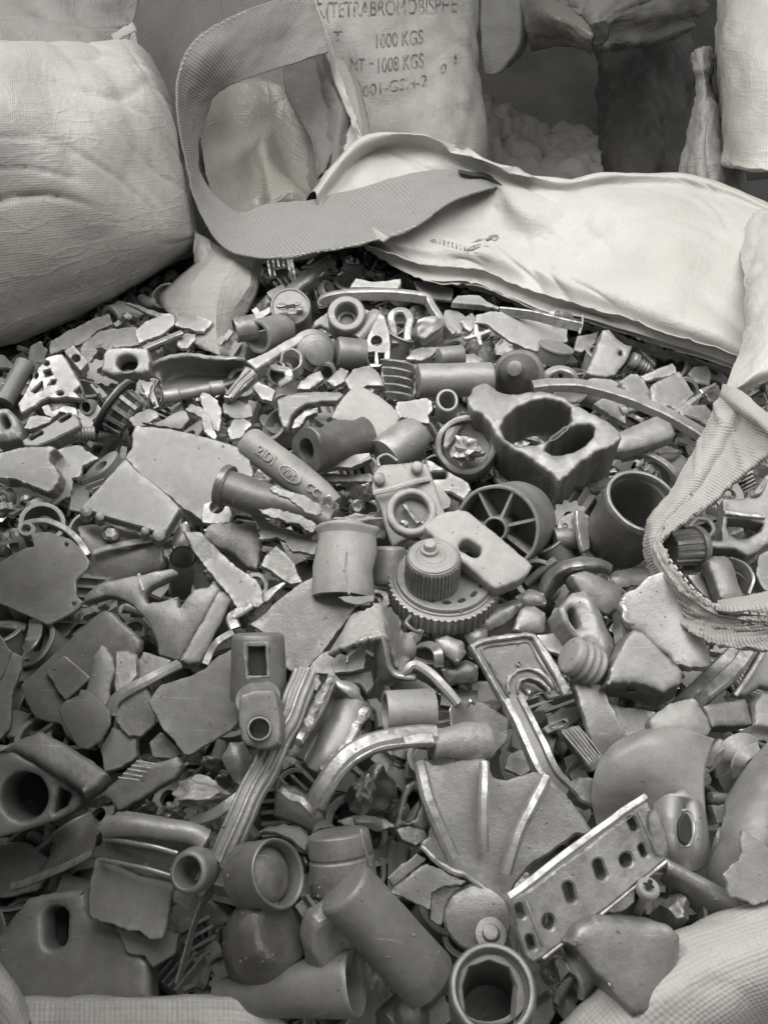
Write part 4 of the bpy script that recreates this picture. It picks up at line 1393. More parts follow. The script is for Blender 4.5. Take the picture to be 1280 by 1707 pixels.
# ---- embossed tube
A, B = (185, 338, .058), (620, 665, .030)
o = lathe('embossed_tube', 'G', A, B, [(0, 0), (0, 62), (.02, 74), (.05, 80), (.55, 84), (.85, 70), (1, 52), (1, 0)], mat='pale', seg=56, dent=.0015)
T(o, 'embossed tube', 'pale round bar with raised lettering and an oval badge', 'tube')
def on_tube(vs2, o, view, A, B, r, a0):
    """lay flat outline points (x along the axis in m, y round the tube in m) on the tube; h is the lift"""
    a, b = pv(view, A), pv(view, B)
    w = (b - a).normalized()
    mid = a + (b - a) * .4
    c = (CAM - mid)
    c = (c - w * c.dot(w)).normalized()
    d = w.cross(c)
    rr = r * mpp(a) * VIEWS[view][2]
    out = []
    for x, y, h in vs2:
        t = a0 + y / rr
        out.append(a + w * x + (c * math.cos(t) + d * math.sin(t)) * (rr + h))
    return out
def tube_text(txt, x, y, size, o, A, B, r, a0, flip=1, view='G', depth=.0007, name='lettering'):
    c = bpy.data.curves.new('lettering', 'FONT')
    c.body = txt
    c.size = size
    c.extrude = .0006
    c.bevel_depth = .0002
    t = bpy.data.objects.new('t', c)
    COL.objects.link(t)
    me = bpy.data.meshes.new_from_object(t.evaluated_get(bpy.context.evaluated_depsgraph_get()))
    bpy.data.objects.remove(t)
    vs = on_tube([(x + v.co.x, y - v.co.y * flip, v.co.z + .0003) for v in me.vertices], o, view, A, B, r, a0)
    fs = [tuple(p.vertices) for p in me.polygons]
    bpy.data.meshes.remove(me)
    return finish(name, vs, fs, 'pale', o)
ea, eb = pv('G', A), pv('G', B)
EL = (eb - ea).length
tube_text('2IDI', EL * .19, .004, .0125, o, A, B, 81, .05)
tube_text('VIM', EL * .49, .0035, .0085, o, A, B, 83, .05)
tube_text('CC', EL * .74, .003, .011, o, A, B, 80, .05)
ring = []
for i in range(40):
    t = 6.28318 * i / 40
    for rr, hh in ((1, 0), (1, .0011), (.86, .0011), (.86, 0)):
        ring.append((EL * .49 + .0082 + .0125 * rr * math.cos(t), +.0008 + .0062 * rr * math.sin(t), hh - .0003))
rv = on_tube(ring, o, 'G', A, B, 83, .05)
finish('badge_ring', rv, [(i * 4 + k, i * 4 + (k + 1) % 4, ((i + 1) % 40) * 4 + (k + 1) % 4, ((i + 1) % 40) * 4 + k) for i in range(40) for k in range(4)], 'pale', o)

# ---- dark flanged tube, split open
o = lathe('flanged_tube', 'G', (62, 565, .070), (600, 752, .050), [(0, 0), (0, 98), (.045, 100), (.05, 88), (.4, 88), (.75, 80), (1, 72), (1, 0)], mat='dark', seg=56, dent=.004, dsc=30)
T(o, 'dark flanged tube', 'dark tube with a flanged end and a torn split along its side', 'tube')
lathe('flange', 'G', (58, 563, .0702), (90, 574, .0695), [(0, 106), (1, 106), (1, 84), (0, 84)], closed=True, par=o, mat='dark', dent=.002)
plate('torn_skin', 'G', "295,570 330,560 400,590 480,615 540,650 560,700 500,700 430,665 400,640 360,615", .083, (.1, -.35), .003, par=o, mat='dull', jag=1.4, bend=(-.003, 0))
plate('torn_skin', 'G', "240,680 330,678 420,700 500,735 540,770 500,800 430,760 320,720 260,700", .074, (.05, -.6), .003, par=o, mat='dark', jag=1.2)
lump('fracture', 'G', (590, 680, .055), 60, 45, .012, mat='rough', par=o, nz=.4, cuts=14)

# ---- holed cylinder block
o = lathe('drilled_block', 'G', (478, 392, .058), (765, 322, .040), [(.25, 0), (.25, 46), (0, 52), (0, 62), (0, 108), (.03, 112), (.25, 104), (1, 104), (1, 0)], mat='dark', seg=48, sq=1.1, dent=.006, dsc=35, rough=.001)
T(o, 'drilled round block', 'dark rounded block with one round hole in its end face', 'block')
plate('side_web', 'G', "560,490 640,470 700,480 800,430 790,400 600,420", .040, (0, -.6), .01, par=o, mat='dark')
o = plate('rough_plate', 'G', "690,90 715,70 745,66 800,95 860,130 905,165 945,215 930,260 880,340 850,412 815,425 780,420 740,340 690,270 600,225 640,150", .052, (.1, -.6), .008, mat='pale', jag=.5, dome=.001, bev=.002)
T(o, 'grainy plate', 'grainy square cornered plate leaning on the dark round block', 'plate')
o = lathe('smooth_plug', 'G', (1032, 292, .042), (868, 425, .036), [(0, 0), (0, 60), (.06, 84), (.16, 92), (.5, 98), (1, 92), (1, 0)], mat='zinc', dent=.003)
T(o, 'smooth plug', 'smooth rounded plug above the ringed plate', 'plug')
sweep('pin_loop', 'G', "810,432,.05 840,470,.052 835,430,.054 880,410,.056 930,440,.054", sect_round(8), par=o, mat='rough')
o = plate('dark_strip', 'G', "490,505 560,500 680,508 790,500 815,520 800,548 690,545 600,548 530,545", .020, (.05, -.5), .006, mat='dark')
T(o, None, 'dark thin strip below the drilled round block', 'strip')
for k, (c, r, lab) in enumerate((((660, 640, .004), 70, 'dark crumbly chunk below the dark strip'), ((770, 610, .012), 60, 'glittering chunk beside the ringed plate'), ((730, 690, .018), 50, 'small rough chunk above the spool flange'))):
    o = lump('chunk', 'G', c, r, r * .7, .013, mat=('dark', 'rough', 'rough')[k], nz=.3)
    T(o, None, lab, 'chunk', 'broken chunks')

# ---- ringed plate with rivets
o = plate('ringed_plate', 'G', "802,572 815,500 840,465 860,456 945,448 1030,443 1075,452 1090,480 1115,560 1150,660 1180,720 1090,760 990,810 910,860 880,790 840,660", .046, (-.02, -.55), .012, holes=[E(1000, 690, 84, 82)], mat='pale', bev=.002, jag=.5, bend=(0, -.004))
T(o, 'ringed plate', 'pale plate with a raised ring and two rivets', 'plate')
plate('raised_ring', 'G', E(1000, 690, 126, 118), .057, (-.02, -.55), .012, holes=[E(1000, 690, 88, 84)], par=o, mat='pale', cut=0, bev=.002, jag=.2)
for cx, cy in ((840, 525), (1028, 468)):
    plate('rivet', 'G', E(cx, cy, 30, 27), .064 if cy < 500 else .058, (-.02, -.55), .008, par=o, mat='pale', cut=0, jag=.1, dome=.002, bev=.002)
sweep('step_roll', 'G', "810,600,.051 900,580,.054 1000,550,.055 1090,530,.054", sect_rect(34, 22, .4), par=o, mat='pale')
plate('cross_bar', 'G', "950,660 975,650 1045,745 1022,755", .036, (-.02, -.55), .006, par=o, mat='zinc')
plate('hook_bar', 'G', "1045,745 1080,700 1095,715 1060,760", .038, (-.02, -.55), .006, par=o, mat='zinc')
plate('hook_bar', 'G', "935,745 955,730 985,745 985,765 965,770 960,755", .038, (-.02, -.55), .005, par=o, mat='zinc')
plate('back_plate', 'G', E(1000, 690, 100, 96), .030, (-.02, -.55), .004, par=o, mat='pale', cut=0)
o = plate('slotted_bracket_piece', 'G', "1065,430 1100,440 1180,490 1280,545 1300,590 1260,640 1200,600 1120,590 1090,520", .034, (.1, -.4), .010, holes=[slot(1135, 512, 42, 18, 0)], mat='zinc', bev=.0015)
T(o, 'slotted arm', 'slotted arm between the ringed plate and the foil-plugged cap', 'bracket')
o = plate('bent_tab', 'G', "1110,560 1160,580 1200,640 1190,670 1150,690 1130,640", .040, (.3, -.4), .006, mat='pale')
T(o, None, 'bent tab beside the raised ring of the ringed plate', 'tab')

# ---- crimped spool
o = lathe('crimped_spool', 'J', (588, -68, .075), (562, 285, .046), [(0, 0), (0, 120), (.0, 160), (.04, 172), (.08, 164), (.14, 146), (.35, 138), (.6, 146), (.88, 160), (1, 162), (1, 130), (.9, 120), (.88, 0)], mat='pale', seg=60, sq=.62, rough=.0012, dent=.006, dsc=34)
T(o, 'crimped spool', 'fat pale spool with a ragged flange and a pinched open end', 'spool')
sweep('seam', 'J', "590,60,.107 585,150,.098 600,270,.088", sect_rect(10, 8, .3), par=o, mat='pale')
lump('ragged_flange', 'J', (640, -95, .082), 120, 35, .008, mat='rough', par=o, nz=.5, cuts=14)
plate('crimp_lip', 'J', "545,285 600,278 725,282 722,305 660,325 580,310", .062, (.05, -.8), .006, par=o, mat='pale', bend=(.003, 0))
o = lathe('round_plug', 'J', (800, 35, .046), (800, 232, .024), [(0, 0), (0, 62), (.08, 78), (.8, 82), (.95, 72), (1, 50), (1, 0)], mat='zinc', dent=.004)
T(o, 'round plug', 'worn round plug between the crimped spool and the toothed pulley', 'plug')
o = plate('dark_plate', 'J', "110,420 190,355 270,280 350,220 420,180 520,240 640,325 560,440 480,545 395,640 340,660 290,640 230,560 200,480", .034, (.05, -.5), .005, mat='dark', jag=.5, wob=.001)
T(o, 'dark square plate', 'dark grainy square plate under the crimped spool', 'plate')
o = plate('ring_lug', 'J', "700,250 760,240 805,260 815,310 780,345 720,340", .022, (0, -.4), .008, holes=[E(738, 288, 30, 24)], mat='zinc')
T(o, None, 'ring lug peeping out beside the toothed pulley', 'lug')

# ---- toothed pulley
o = lathe('toothed_pulley', 'J', (1066, 272, .022), .024, [(0, 0), (0, 262), (.12, 270), (.78, 270), (.8, 248), (.86, 244), (.86, 236), (.92, 234), (1, 228), (1, 0)], mat='zinc', seg=240, ridge=(52, .014, 0, .79), rough=.0002, up=(0, 1, 0))
T(o, 'toothed pulley', 'round pulley with a toothed rim, slots and a knurled drum', 'pulley')
DRB = Vector(P(px('J', (1012, 205)), .046))
lathe('drum', 'J', DRB, .028, [(0, 0), (0, 134), (.9, 132), (1, 124), (1, 0)], par=o, mat='zinc', seg=240, ridge=(44, .022, 0, .91), rough=.0002, up=(0, 1, 0))
lathe('drum_face', 'J', DRB + Vector((0, 0, .028)), .0016, [(0, 0), (0, 122), (.6, 122), (1, 112), (1, 86), (.5, 84), (.5, 62), (1, 60), (1, 0)], par=o, mat='pale', seg=56, up=(0, 1, 0))
lathe('pin', 'J', DRB + Vector((-.003, .004, .0296)), .009, [(0, 0), (0, 46), (.35, 44), (.37, 32), (.9, 31), (1, 26), (1, 0)], par=o, mat='pale', seg=32, up=(0, 1, 0))
pc = pv('J', (1066, 272, .022)) + Vector((0, 0, .024))
pa = Vector((0, 0, 1))
pu = Vector((1, 0, 0))
pw = pa.cross(pu)
ps = mpp(pc) * .3359
for k in range(16):
    t = 6.28318 * k / 16
    d = pu * math.cos(t) + pw * math.sin(t)
    q = pu * -math.sin(t) + pw * math.cos(t)
    ring_, m_ = [], 12
    vs = []
    for lift in (.0002, .0009):
        for i in range(m_):
            a_ = 6.28318 * i / m_
            vs.append(pc + d * ((190 + 11 * math.sin(a_)) * ps) + q * (22 * math.cos(a_) * ps) + pa * lift)
    finish('slot', vs, [tuple(range(m_)), tuple(range(m_, 2 * m_))] + [(i, (i + 1) % m_, m_ + (i + 1) % m_, m_ + i) for i in range(m_)], 'black', o)  # black pads on the face, painted shade of the slots
o = sweep('wire_hook', 'J', "965,455,.046 935,455,.052 900,430,.056 885,405,.056 905,380,.05", sect_round(9), mat='zinc')
T(o, None, 'thin wire hook on the rim of the toothed pulley', 'hook')

# ---- folded channel
o = net('folded_channel', [
    "622,385,.052 660,360,.056 710,335,.060 762,318,.060 800,340,.050 850,420,.036 872,470,.034 900,470,.04 965,450,.046",
    "570,470,.048 620,445,.052 680,420,.055 766,395,.057 800,440,.046 835,520,.03 860,540,.032 890,530,.036 940,510,.04",
    "508,575,.040 570,545,.046 640,522,.050 765,480,.054 800,540,.042 830,640,.026 860,645,.024 890,600,.028 912,575,.03"], mat='rough', view='J', mode='z', sub=7, th=.006, wr=.002, wsc=35, ang=30, fray=.003)
T(o, 'folded channel', 'folded channel with a rough bright sawn edge and deep flanges', 'channel')
net('flange', ["765,480,.054 790,560,.044 810,640,.034 850,670,.03 935,680,.028", "745,500,.046 750,580,.036 765,630,.03 800,680,.024 830,690,.02", "735,500,.036 740,600,.026 760,690,.018 775,710,.014 790,715,.01"], view='J', mode='z', par=o, mat='zinc', th=.005, wr=.001, wsc=50)
sweep('hooked_lip', 'J', "690,525,.044 640,550,.04 600,580,.038 590,610,.036", sect_rect(14, 40, .3), par=o, mat='rough')
o = plate('channel_end', 'J', "395,640 450,570 505,545 580,570 690,555 675,640 600,655 490,668 440,665", .028, (0, -.5), .008, mat='zinc', jag=.4)
T(o, 'flat channel end', 'flat end of a channel profile below the folded channel', 'channel')
o = plate('channel_step', 'J', "500,670 620,662 720,640 730,720 690,772 650,720 560,700", .014, (.05, -.6), .016, mat='zinc', bev=.0015)
T(o, None, 'stepped profile end showing dark between the channel and the knuckle rod', 'profile')

# ---- slotted knuckle
o = lathe('slotted_knuckle', 'J', (150, 462, .080), (155, 790, .050), [(0, 0), (0, 104), (.03, 124), (.1, 132), (1, 134), (1, 0)], mat='zinc', seg=56, sq=.85, dent=.002, rough=.0006)
T(o, 'slotted knuckle', 'stout round knuckle with a rectangular slot and a drilled lug', 'knuckle')
plate('slot_frame', 'J', "72,505 205,505 210,688 85,695", .109, (.02, -.78), .008, holes=["95,530 185,528 190,672 98,676"], par=o, mat='dull', cut=.05)
plate('slot_shade', 'J', "84,518 198,518 202,682 90,687", .1045, (.02, -.78), .004, par=o, mat='black', cut=0)  # blackened bottom of the slot, shade put into the colour
plate('pivot_lug', 'M', "172,110 190,80 260,60 340,50 368,100 380,200 380,330 340,345 270,352 215,335 185,300 172,200", .092, (.02, -.55), .03, holes=[E(275, 250, 52, 52)], par=o, mat='dull', bev=.0018)
lathe('collar', 'M', (268, 95, .075), (270, 128, .07), [(0, 0), (0, 138), (1, 138), (1, 0)], par=o, mat='zinc', sq=.8)
lathe('hole_bush', 'M', (275, 250, .094), (275, 265, .080), [(0, 60), (.2, 62), (1, 62), (1, 50), (0, 50)], closed=True, par=o, mat='zinc')
plate('hole_floor', 'M', E(275, 256, 54, 50), .078, (.02, -.55), .003, par=o, mat='dull', cut=0)

# ---- ribbed rod
o = sweep('ribbed_rod', 'M', "505,-10,.062 468,90,.062 425,200,.060 370,310,.056 310,440,.052 240,560,.048 170,720,.044 88,915,.036", sect_round(64, ridges=11, d=.12), mat='zinc', sub=6, taper=(1.05, .92), rough=.0008, ang=20)
T(o, 'ribbed rod', 'long curved rod with lengthwise ridges under the slotted knuckle', 'rod')
plate('end_socket', 'M', "440,10 490,-15 560,-10 585,25 560,70 500,40", .066, (.2, -.4), .008, par=o, mat='zinc')

# ---- rough trough
o = net('rough_trough', [
    "640,-15,.056 690,25,.058 740,65,.056 790,110,.048 825,160,.036",
    "590,80,.062 620,90,.044 670,110,.040 720,150,.050 770,210,.046",
    "540,180,.060 570,190,.044 615,215,.038 665,255,.048 725,320,.044",
    "480,290,.056 515,300,.040 560,325,.036 605,365,.046 655,415,.042",
    "430,380,.048 465,395,.036 510,430,.032 545,455,.040 600,460,.036"], mat='zinc', view='M', mode='z', sub=7, th=.009, wr=.0015, wsc=30, ang=50)
T(o, 'rough edged trough', 'hollow trough with crusty bright broken edges beside the ribbed rod', 'trough')
for path, k in (("640,-15,.062 560,140,.066 490,280,.062 435,385,.052", 0), ("805,150,.05 745,265,.05 690,370,.049 590,460,.044", 1)):
    s1 = sweep('broken_edge', 'M', path, sect_rect(46, 30, .3), par=o, mat='fracture', rough=.0022, rsc=190, sub=22, ang=20)

# ---- clamp band, arm, sleeve
o = lathe('clamp_band', 'M', (898, 175, .050), (1138, 165, .046), [(0, 106), (1, 108), (1, 88), (0, 88)], closed=True, mat='pale', seg=48, dent=.002)
T(o, 'wide clamp band', 'wide smooth clamp band lying on its side above the bent arm', 'band')
o = sweep('arm_casting', 'M', "560,620,.044 600,540,.052 660,450,.058 740,375,.062 840,325,.064 950,300,.064 1060,288,.062 1150,288,.06", sect_rect(112, 84, .34), mat='zinc', sub=8, rough=.0006)
T(o, 'bent arm', 'thick curved solid arm ending in a rough sleeve', 'arm')
sweep('edge_line', 'M', "575,640,.064 625,555,.072 690,465,.079 770,395,.084 860,350,.086 960,330,.086 1060,322,.085 1140,322,.084", sect_rect(12, 10, .3), par=o, mat='edge', sub=8)
plate('bar_inset', 'M', "985,290 1060,272 1140,268 1145,325 1060,330 990,345", .083, (0, -.35), .006, par=o, mat='zinc')
lathe('rough_sleeve', 'N', (140, 118, .055), (325, 108, .046), [(0, 0), (0, 52), (.2, 50), (.6, 62), (1, 70), (1, 0)], par=o, mat='rough', dent=.004, dsc=40)
o = sweep('smooth_prong', 'J', "800,705,.016 870,660,.028 930,620,.034 1000,660,.034 1080,740,.030 1140,810,.024", sect_rect(52, 40, .3), mat='zinc')
T(o, 'smooth prong', 'smooth forked prong behind the wide clamp band', 'prong')
o = plate('prong_web', 'J', "790,700 900,670 1000,720 1060,770 960,750 820,745", .012, (0, -.4), .01, mat='zinc')
T(o, None, 'dull web piece between the folded channel and the clamp band', 'plate', 'flat grey plates')

# ---- pieces between pulley and bezel
for spec in (("J", "1030,490 1090,470 1165,500 1185,560 1140,612 1060,560", .026, (.1, -.4), 'zinc', 'rounded shard below the toothed pulley'),
             ("J", "1050,640 1180,590 1240,620 1240,700 1100,710", .008, (0, -.4), 'dark', 'dark flat piece under the corner of the rectangular bezel'),
             ("J", "1150,450 1230,420 1290,440 1290,520 1200,520", .020, (.1, -.4), 'zinc', 'flat shard between the pulley rim and the bezel'),
             ("K", "235,370 265,280 320,265 370,300 365,375 300,385", .032, (.1, -.45), 'zinc', 'square chip above the rectangular bezel'),
             ("K", "70,330 150,270 240,240 280,262 230,320 140,370 90,365", .026, (0, -.4), 'zinc', 'bent shiny strip above the rectangular bezel'),
             ("K", "240,230 300,200 360,215 375,265 300,275 245,262", .018, (0, -.4), 'dark', 'grooved dark piece under the slotted bar')):
    o = plate('shard', spec[0], spec[1], spec[2], spec[3], .009, mat=spec[4], jag=.6, dome=.002, bev=.0015)
    T(o, None, spec[5], 'shard', 'small shards between the castings')
o = sweep('ring_segment', 'J', "940,530,.012 1000,520,.024 1040,560,.028 1045,630,.02", sect_rect(50, 14), mat='zinc')
T(o, None, 'ring segment standing on edge beside the smooth prong', 'ring')

# ---- rectangular bezel
BZ = dict(z=.046, n=(.06, -.5), anchor=(255, 540))
BO = "52,430 100,405 200,388 290,378 325,385 360,430 420,520 470,605 462,638 420,645 380,652 352,625 328,622 290,665 238,702 212,708 180,650 120,540"
o = plate('rectangular_bezel', 'K', BO, th=.010, holes=["262,612 275,585 300,574 335,582 372,612 372,624 350,622 328,628 305,642 285,634"], mat='dark', bev=.0012, jag=.4, **BZ)
T(o, 'rectangular bezel', 'rectangular bezel with a raised rim and an arched cutout', 'bezel')
plate('raised_rim', 'K', "52,430 100,405 200,388 290,378 325,385 360,430 420,520 470,605 462,638 440,640 405,560 345,460 312,402 285,398 205,408 108,424 80,440 140,545 200,650 240,690 238,702 212,708 180,650 120,540", th=.006, shift=.004, mat='zinc', bev=.001, jag=.3, par=o, **BZ)
plate('inner_rim', 'K', "98,448 122,432 285,408 304,416 340,470 400,570 430,622 420,626 392,580 330,482 298,424 284,420 128,442 112,452 160,535 220,640 212,640 150,540", th=.004, shift=.0022, mat='dark', bev=.0008, jag=.2, par=o, **BZ)
plate('arch_ridge', 'K', "212,628 204,590 216,552 250,525 300,518 345,530 385,565 408,606 398,612 372,576 338,545 300,534 256,540 230,562 220,592 226,624", th=.005, shift=.003, mat='zinc', bev=.0008, jag=.3, par=o, **BZ)
plate('arch_ridge', 'K', "250,632 244,600 262,568 300,556 345,566 388,606 392,622 380,626 372,610 338,580 302,570 272,578 258,602 262,630", th=.005, shift=.003, mat='rough', bev=.0008, jag=.4, par=o, **BZ)
plate('small_peg', 'K', "246,504 262,492 270,506 262,520 252,518", th=.005, shift=.003, mat='zinc', par=o, **BZ)

# ---- rocker, threaded cap
o = plate('rocker_arm', 'K', "425,275 480,212 530,200 575,235 600,300 645,400 655,440 635,490 590,510 545,450 500,410 440,330", .046, (.2, -.35), .03, holes=[slot(487, 318, 48, 19, 72)], mat='zinc', bev=.005, dome=.004)
T(o, 'rocker casting', 'rounded rocker casting with a narrow hole beside the threaded cap', 'casting')
lathe('boss', 'K', (415, 330, .03), (450, 330, .034), rod(50), par=o, mat='rough', dent=.004)
o = lathe('threaded_plug', 'K', (458, 468, .052), (575, 528, .040), [(0, 0), (0, 68), (.06, 80), (.26, 82), (.3, 74), (.38, 74), (.42, 84), (.5, 84), (.54, 74), (.62, 74), (.66, 84), (.74, 84), (.78, 74), (.86, 74), (.9, 82), (1, 78), (1, 0)], mat='pale', seg=48, ang=60)
T(o, 'threaded cap', 'short round plug with coarse thread rings', 'cap')
o = plate('bent_tab', 'K', "330,390 400,380 440,420 450,470 420,470 370,450", .026, (.1, -.4), .006, mat='zinc')
T(o, None, 'small grey flap between the bezel and the threaded cap', 'tab')

# ---- slab and drilled wedge by the strap
o = plate('smooth_slab', 'K', "672,245 690,222 740,190 780,155 850,130 950,250 1020,400 1046,485 1040,520 1010,532 960,533 900,512 850,460 800,425 745,370 700,350 685,310", .060, (-.1, -.45), .014, mat='zinc', jag=1.0, bev=.003, bend=(0, .006), dome=.0015)
T(o, 'smooth slab', 'smooth thick slab with a rough broken rim under the webbing strap', 'slab')
sweep('broken_rim', 'K', "685,250,.066 695,320,.062 740,355,.056 800,420,.05 870,490,.042 950,528,.036", sect_rect(26, 16, .3), par=o, mat='rough', rough=.002, rsc=120, sub=10)
o = plate('drilled_wedge', 'K', "612,592 640,520 700,390 730,366 770,380 830,440 890,500 932,542 916,590 850,622 790,600 730,580 670,588", .054, (-.05, -.4), .036, mat='zinc', bev=.002, jag=.8, wob=.002, flare=1.2)
T(o, 'drilled wedge', 'thick wedge block with a drilled front face below the smooth slab', 'block')
lathe('drilled_hole', 'K', (716, 632, .030), (716, 612, .034), [(.7, 0), (.7, 17), (.8, 20), (1, 22), (.8, 12), (.75, 0)], par=o, mat='dark', seg=24)
o = plate('long_leaf', 'K', "490,582 540,578 600,592 640,680 690,780 706,822 670,860 622,915 585,870 545,790 520,700 500,640", .026, (.12, -.5), .006, mat='zinc', jag=.7, bend=(0, -.005))
T(o, 'long leaf', 'long leaf shaped plate with ragged edges below the threaded cap', 'plate')
o = plate('under_leaf', 'K', "628,670 700,685 822,702 800,770 740,820 700,822 660,740", .010, (0, -.45), .008, mat='zinc')
T(o, None, 'flat piece showing between the long leaf and the drilled wedge', 'plate', 'flat grey plates')
o = plate('pale_cushion', 'K', "795,738 815,712 880,675 970,643 990,655 1020,710 1052,772 1035,800 980,818 890,832 810,802", .052, (.05, -.42), .014, mat='pale', bev=.003, jag=.7, dome=.003)
T(o, 'pale block', 'pale square block with rough edges above the smooth lobe', 'block')
o = net('smooth_lobe', [
    "702,395,.004 745,375,.010 810,352,.016 880,375,.018 960,430,.012",
    "690,300,.020 745,272,.032 830,255,.038 930,290,.036 1052,380,.026",
    "710,215,.034 760,190,.044 850,178,.050 950,208,.048 1052,285,.036",
    "770,135,.040 820,125,.052 890,113,.056 970,128,.054 1056,195,.042",
    "862,88,.040 900,84,.048 960,80,.052 1030,88,.050 1088,105,.040"], mat='pale', view='N', mode='z', sub=8, th=.006, wr=.0015, wsc=20)
T(o, 'smooth lobe', 'large smooth rounded lobe of sheet casting above the slotted bracket', 'casting')
o = net('eye_lobe', [
    "905,330,.03 950,295,.044 1000,290,.046 1030,310,.04 1050,340,.026",
    "900,400,.022 950,380,.040 985,370,.030 1030,380,.040 1060,400,.024",
    "930,470,.016 960,470,.034 1000,475,.030 1035,470,.034 1065,470,.02",
    "945,540,.006 970,545,.020 1000,550,.022 1030,545,.02 1055,530,.01"], mat='pale', view='N', mode='z', sub=7, th=.006, wr=.001)
T(o, 'eye casting', 'rounded casting with a dark oval eye beside the slotted bracket', 'casting')
plate('eye', 'N', E(1000, 408, 24, 52), .050, (.3, -.4), .003, par=o, mat='black', cut=0)  # black oval painting the shade inside the eye
sweep('eye_rim', 'N', "985,350,.05 1015,352,.05 1028,410,.05 1015,462,.046 985,466,.044", sect_rect(10, 10, .3), par=o, mat='zinc')

o = plate('box_tube', 'K', "1010,680 1100,662 1190,648 1200,700 1216,755 1120,765 1050,768", .032, (.05, -.4), .024, mat='zinc', bev=.002)
T(o, 'short box tube', 'short square box piece behind the pale block', 'block')
o = sweep('curved_rail', 'K', "900,690,.006 980,620,.02 1060,540,.03 1120,480,.034 1170,420,.034", sect_rect(58, 40, .25), mat='zinc')
T(o, 'inner curved rail', 'curved rail running up under the strap beside the smooth slab', 'rail', 'pair of curved rails')
o = sweep('curved_rail', 'K', "970,680,.012 1040,620,.024 1120,550,.032 1180,480,.036 1225,400,.036", sect_rect(64, 40, .25), mat='zinc')
T(o, 'outer curved rail', 'wider curved rail next to the bright edged panel', 'rail', 'pair of curved rails')
o = plate('panel_piece', 'K', "1130,630 1165,590 1230,480 1290,400 1330,400 1330,620 1250,600 1180,642", .024, (-.2, -.4), .012, mat='dull', bev=.002)
T(o, 'bright edged panel', 'flat panel with a bright straight edge under the strap end', 'panel')
sweep('edge_rail', 'K', "1145,640,.036 1200,560,.04 1290,410,.044", sect_rect(20, 16, .3), par=o, mat='zinc')
o = plate('pale_box', 'K', "1228,660 1250,630 1300,630 1340,640 1340,775 1225,765", .036, (0, -.4), .02, mat='pale', bev=.002)
T(o, None, 'pale box end next to the short box tube', 'block')
o = plate('bent_foil', 'K', "1150,780 1210,770 1290,765 1320,800 1250,828 1195,825", .022, (0, -.4), .004, mat='zinc', bend=(0, .006))
T(o, None, 'bent thin sheet below the pale box end', 'sheet')
o = plate('pebble_piece', 'K', "1005,920 1030,870 1080,815 1115,825 1118,860 1090,910 1050,955 1015,965", .030, (.1, -.45), .012, mat='zinc', bev=.004, dome=.004)
T(o, 'oblong knob', 'oblong rounded knob beside the curled clips', 'knob')
for k, (path, lab) in enumerate((("1090,960,.012 1095,900,.026 1130,850,.034 1180,830,.034 1230,850,.026", 'larger curled clip beside the oblong knob'), ("1150,965,.02 1155,920,.03 1185,880,.036 1240,860,.034", 'smaller curled clip lying on the larger one'))):
    o = sweep('curled_clip', 'K', path, sect_rect(74 if k == 0 else 54, 18, .25), mat='pale', up=(0, -.4, 1))
    T(o, 'curled clip' if k == 0 else None, lab, 'clip', 'curled clips')
o = plate('plate_corner', 'U', "585,800 640,750 720,755 790,780 838,850 800,880 760,800 680,790", .024, (0, -.4), .008, mat='zinc')
T(o, None, 'plate edge behind the curled clips', 'plate', 'flat grey plates')
o = lathe('pin_stub', 'U', (440, 1150, .026), (590, 1165, .020), rod(38), mat='zinc')
T(o, None, 'short pin below the curled clips', 'pin')
o = plate('notched_tab', 'U', "455,1205 545,1200 575,1320 500,1335 470,1260", .026, (.2, -.4), .006, mat='zinc')
T(o, None, 'small notched tab beside the eye casting', 'tab')
o = lump('shiny_crumb', 'U', (385, 1040, .02), 55, 45, .010, mat='rough')
T(o, None, 'shiny crumb between the oblong knob and the pin', 'chunk', 'broken chunks')
o = sweep('twisted_sliver', 'U', "530,1330,.02 500,1420,.016 470,1520,.012 500,1600,.008", sect_rect(36, 14), mat='rough', twist=60)
T(o, None, 'twisted bright sliver beside the big torn panel', 'sliver')
o = plate('standing_tab', 'U', "150,1500 270,1490 300,1690 180,1640", .020, (.3, -.5), .010, mat='pale', bev=.002)
T(o, None, 'pale tab below the eye casting', 'tab')

# ---- big torn panel at the side
o = net('curved_sheet', [
    "1150,300,.030 1190,240,.036 1240,170,.040 1300,110,.042 1360,60,.04",
    "1140,380,.042 1200,320,.052 1260,240,.056 1310,190,.054 1370,150,.05",
    "1120,470,.034 1170,440,.050 1240,380,.058 1310,330,.058 1380,300,.05",
    "1090,570,.022 1150,560,.040 1220,520,.052 1300,470,.054 1380,440,.05",
    "1088,600,.014 1130,640,.026 1200,660,.036 1300,640,.04 1380,600,.04"], mat='dull', view='N', mode='z', sub=8, th=.006, wr=.002, wsc=25, ang=50)
T(o, 'big torn panel', 'big curved panel with a torn edge beside the near rim', 'panel')
plate('lifted_layer', 'N', "1130,560 1185,500 1190,410 1215,425 1290,480 1340,500 1340,640 1240,660 1150,640", .062, (-.15, -.4), .004, par=o, mat='dull', jag=1.2)

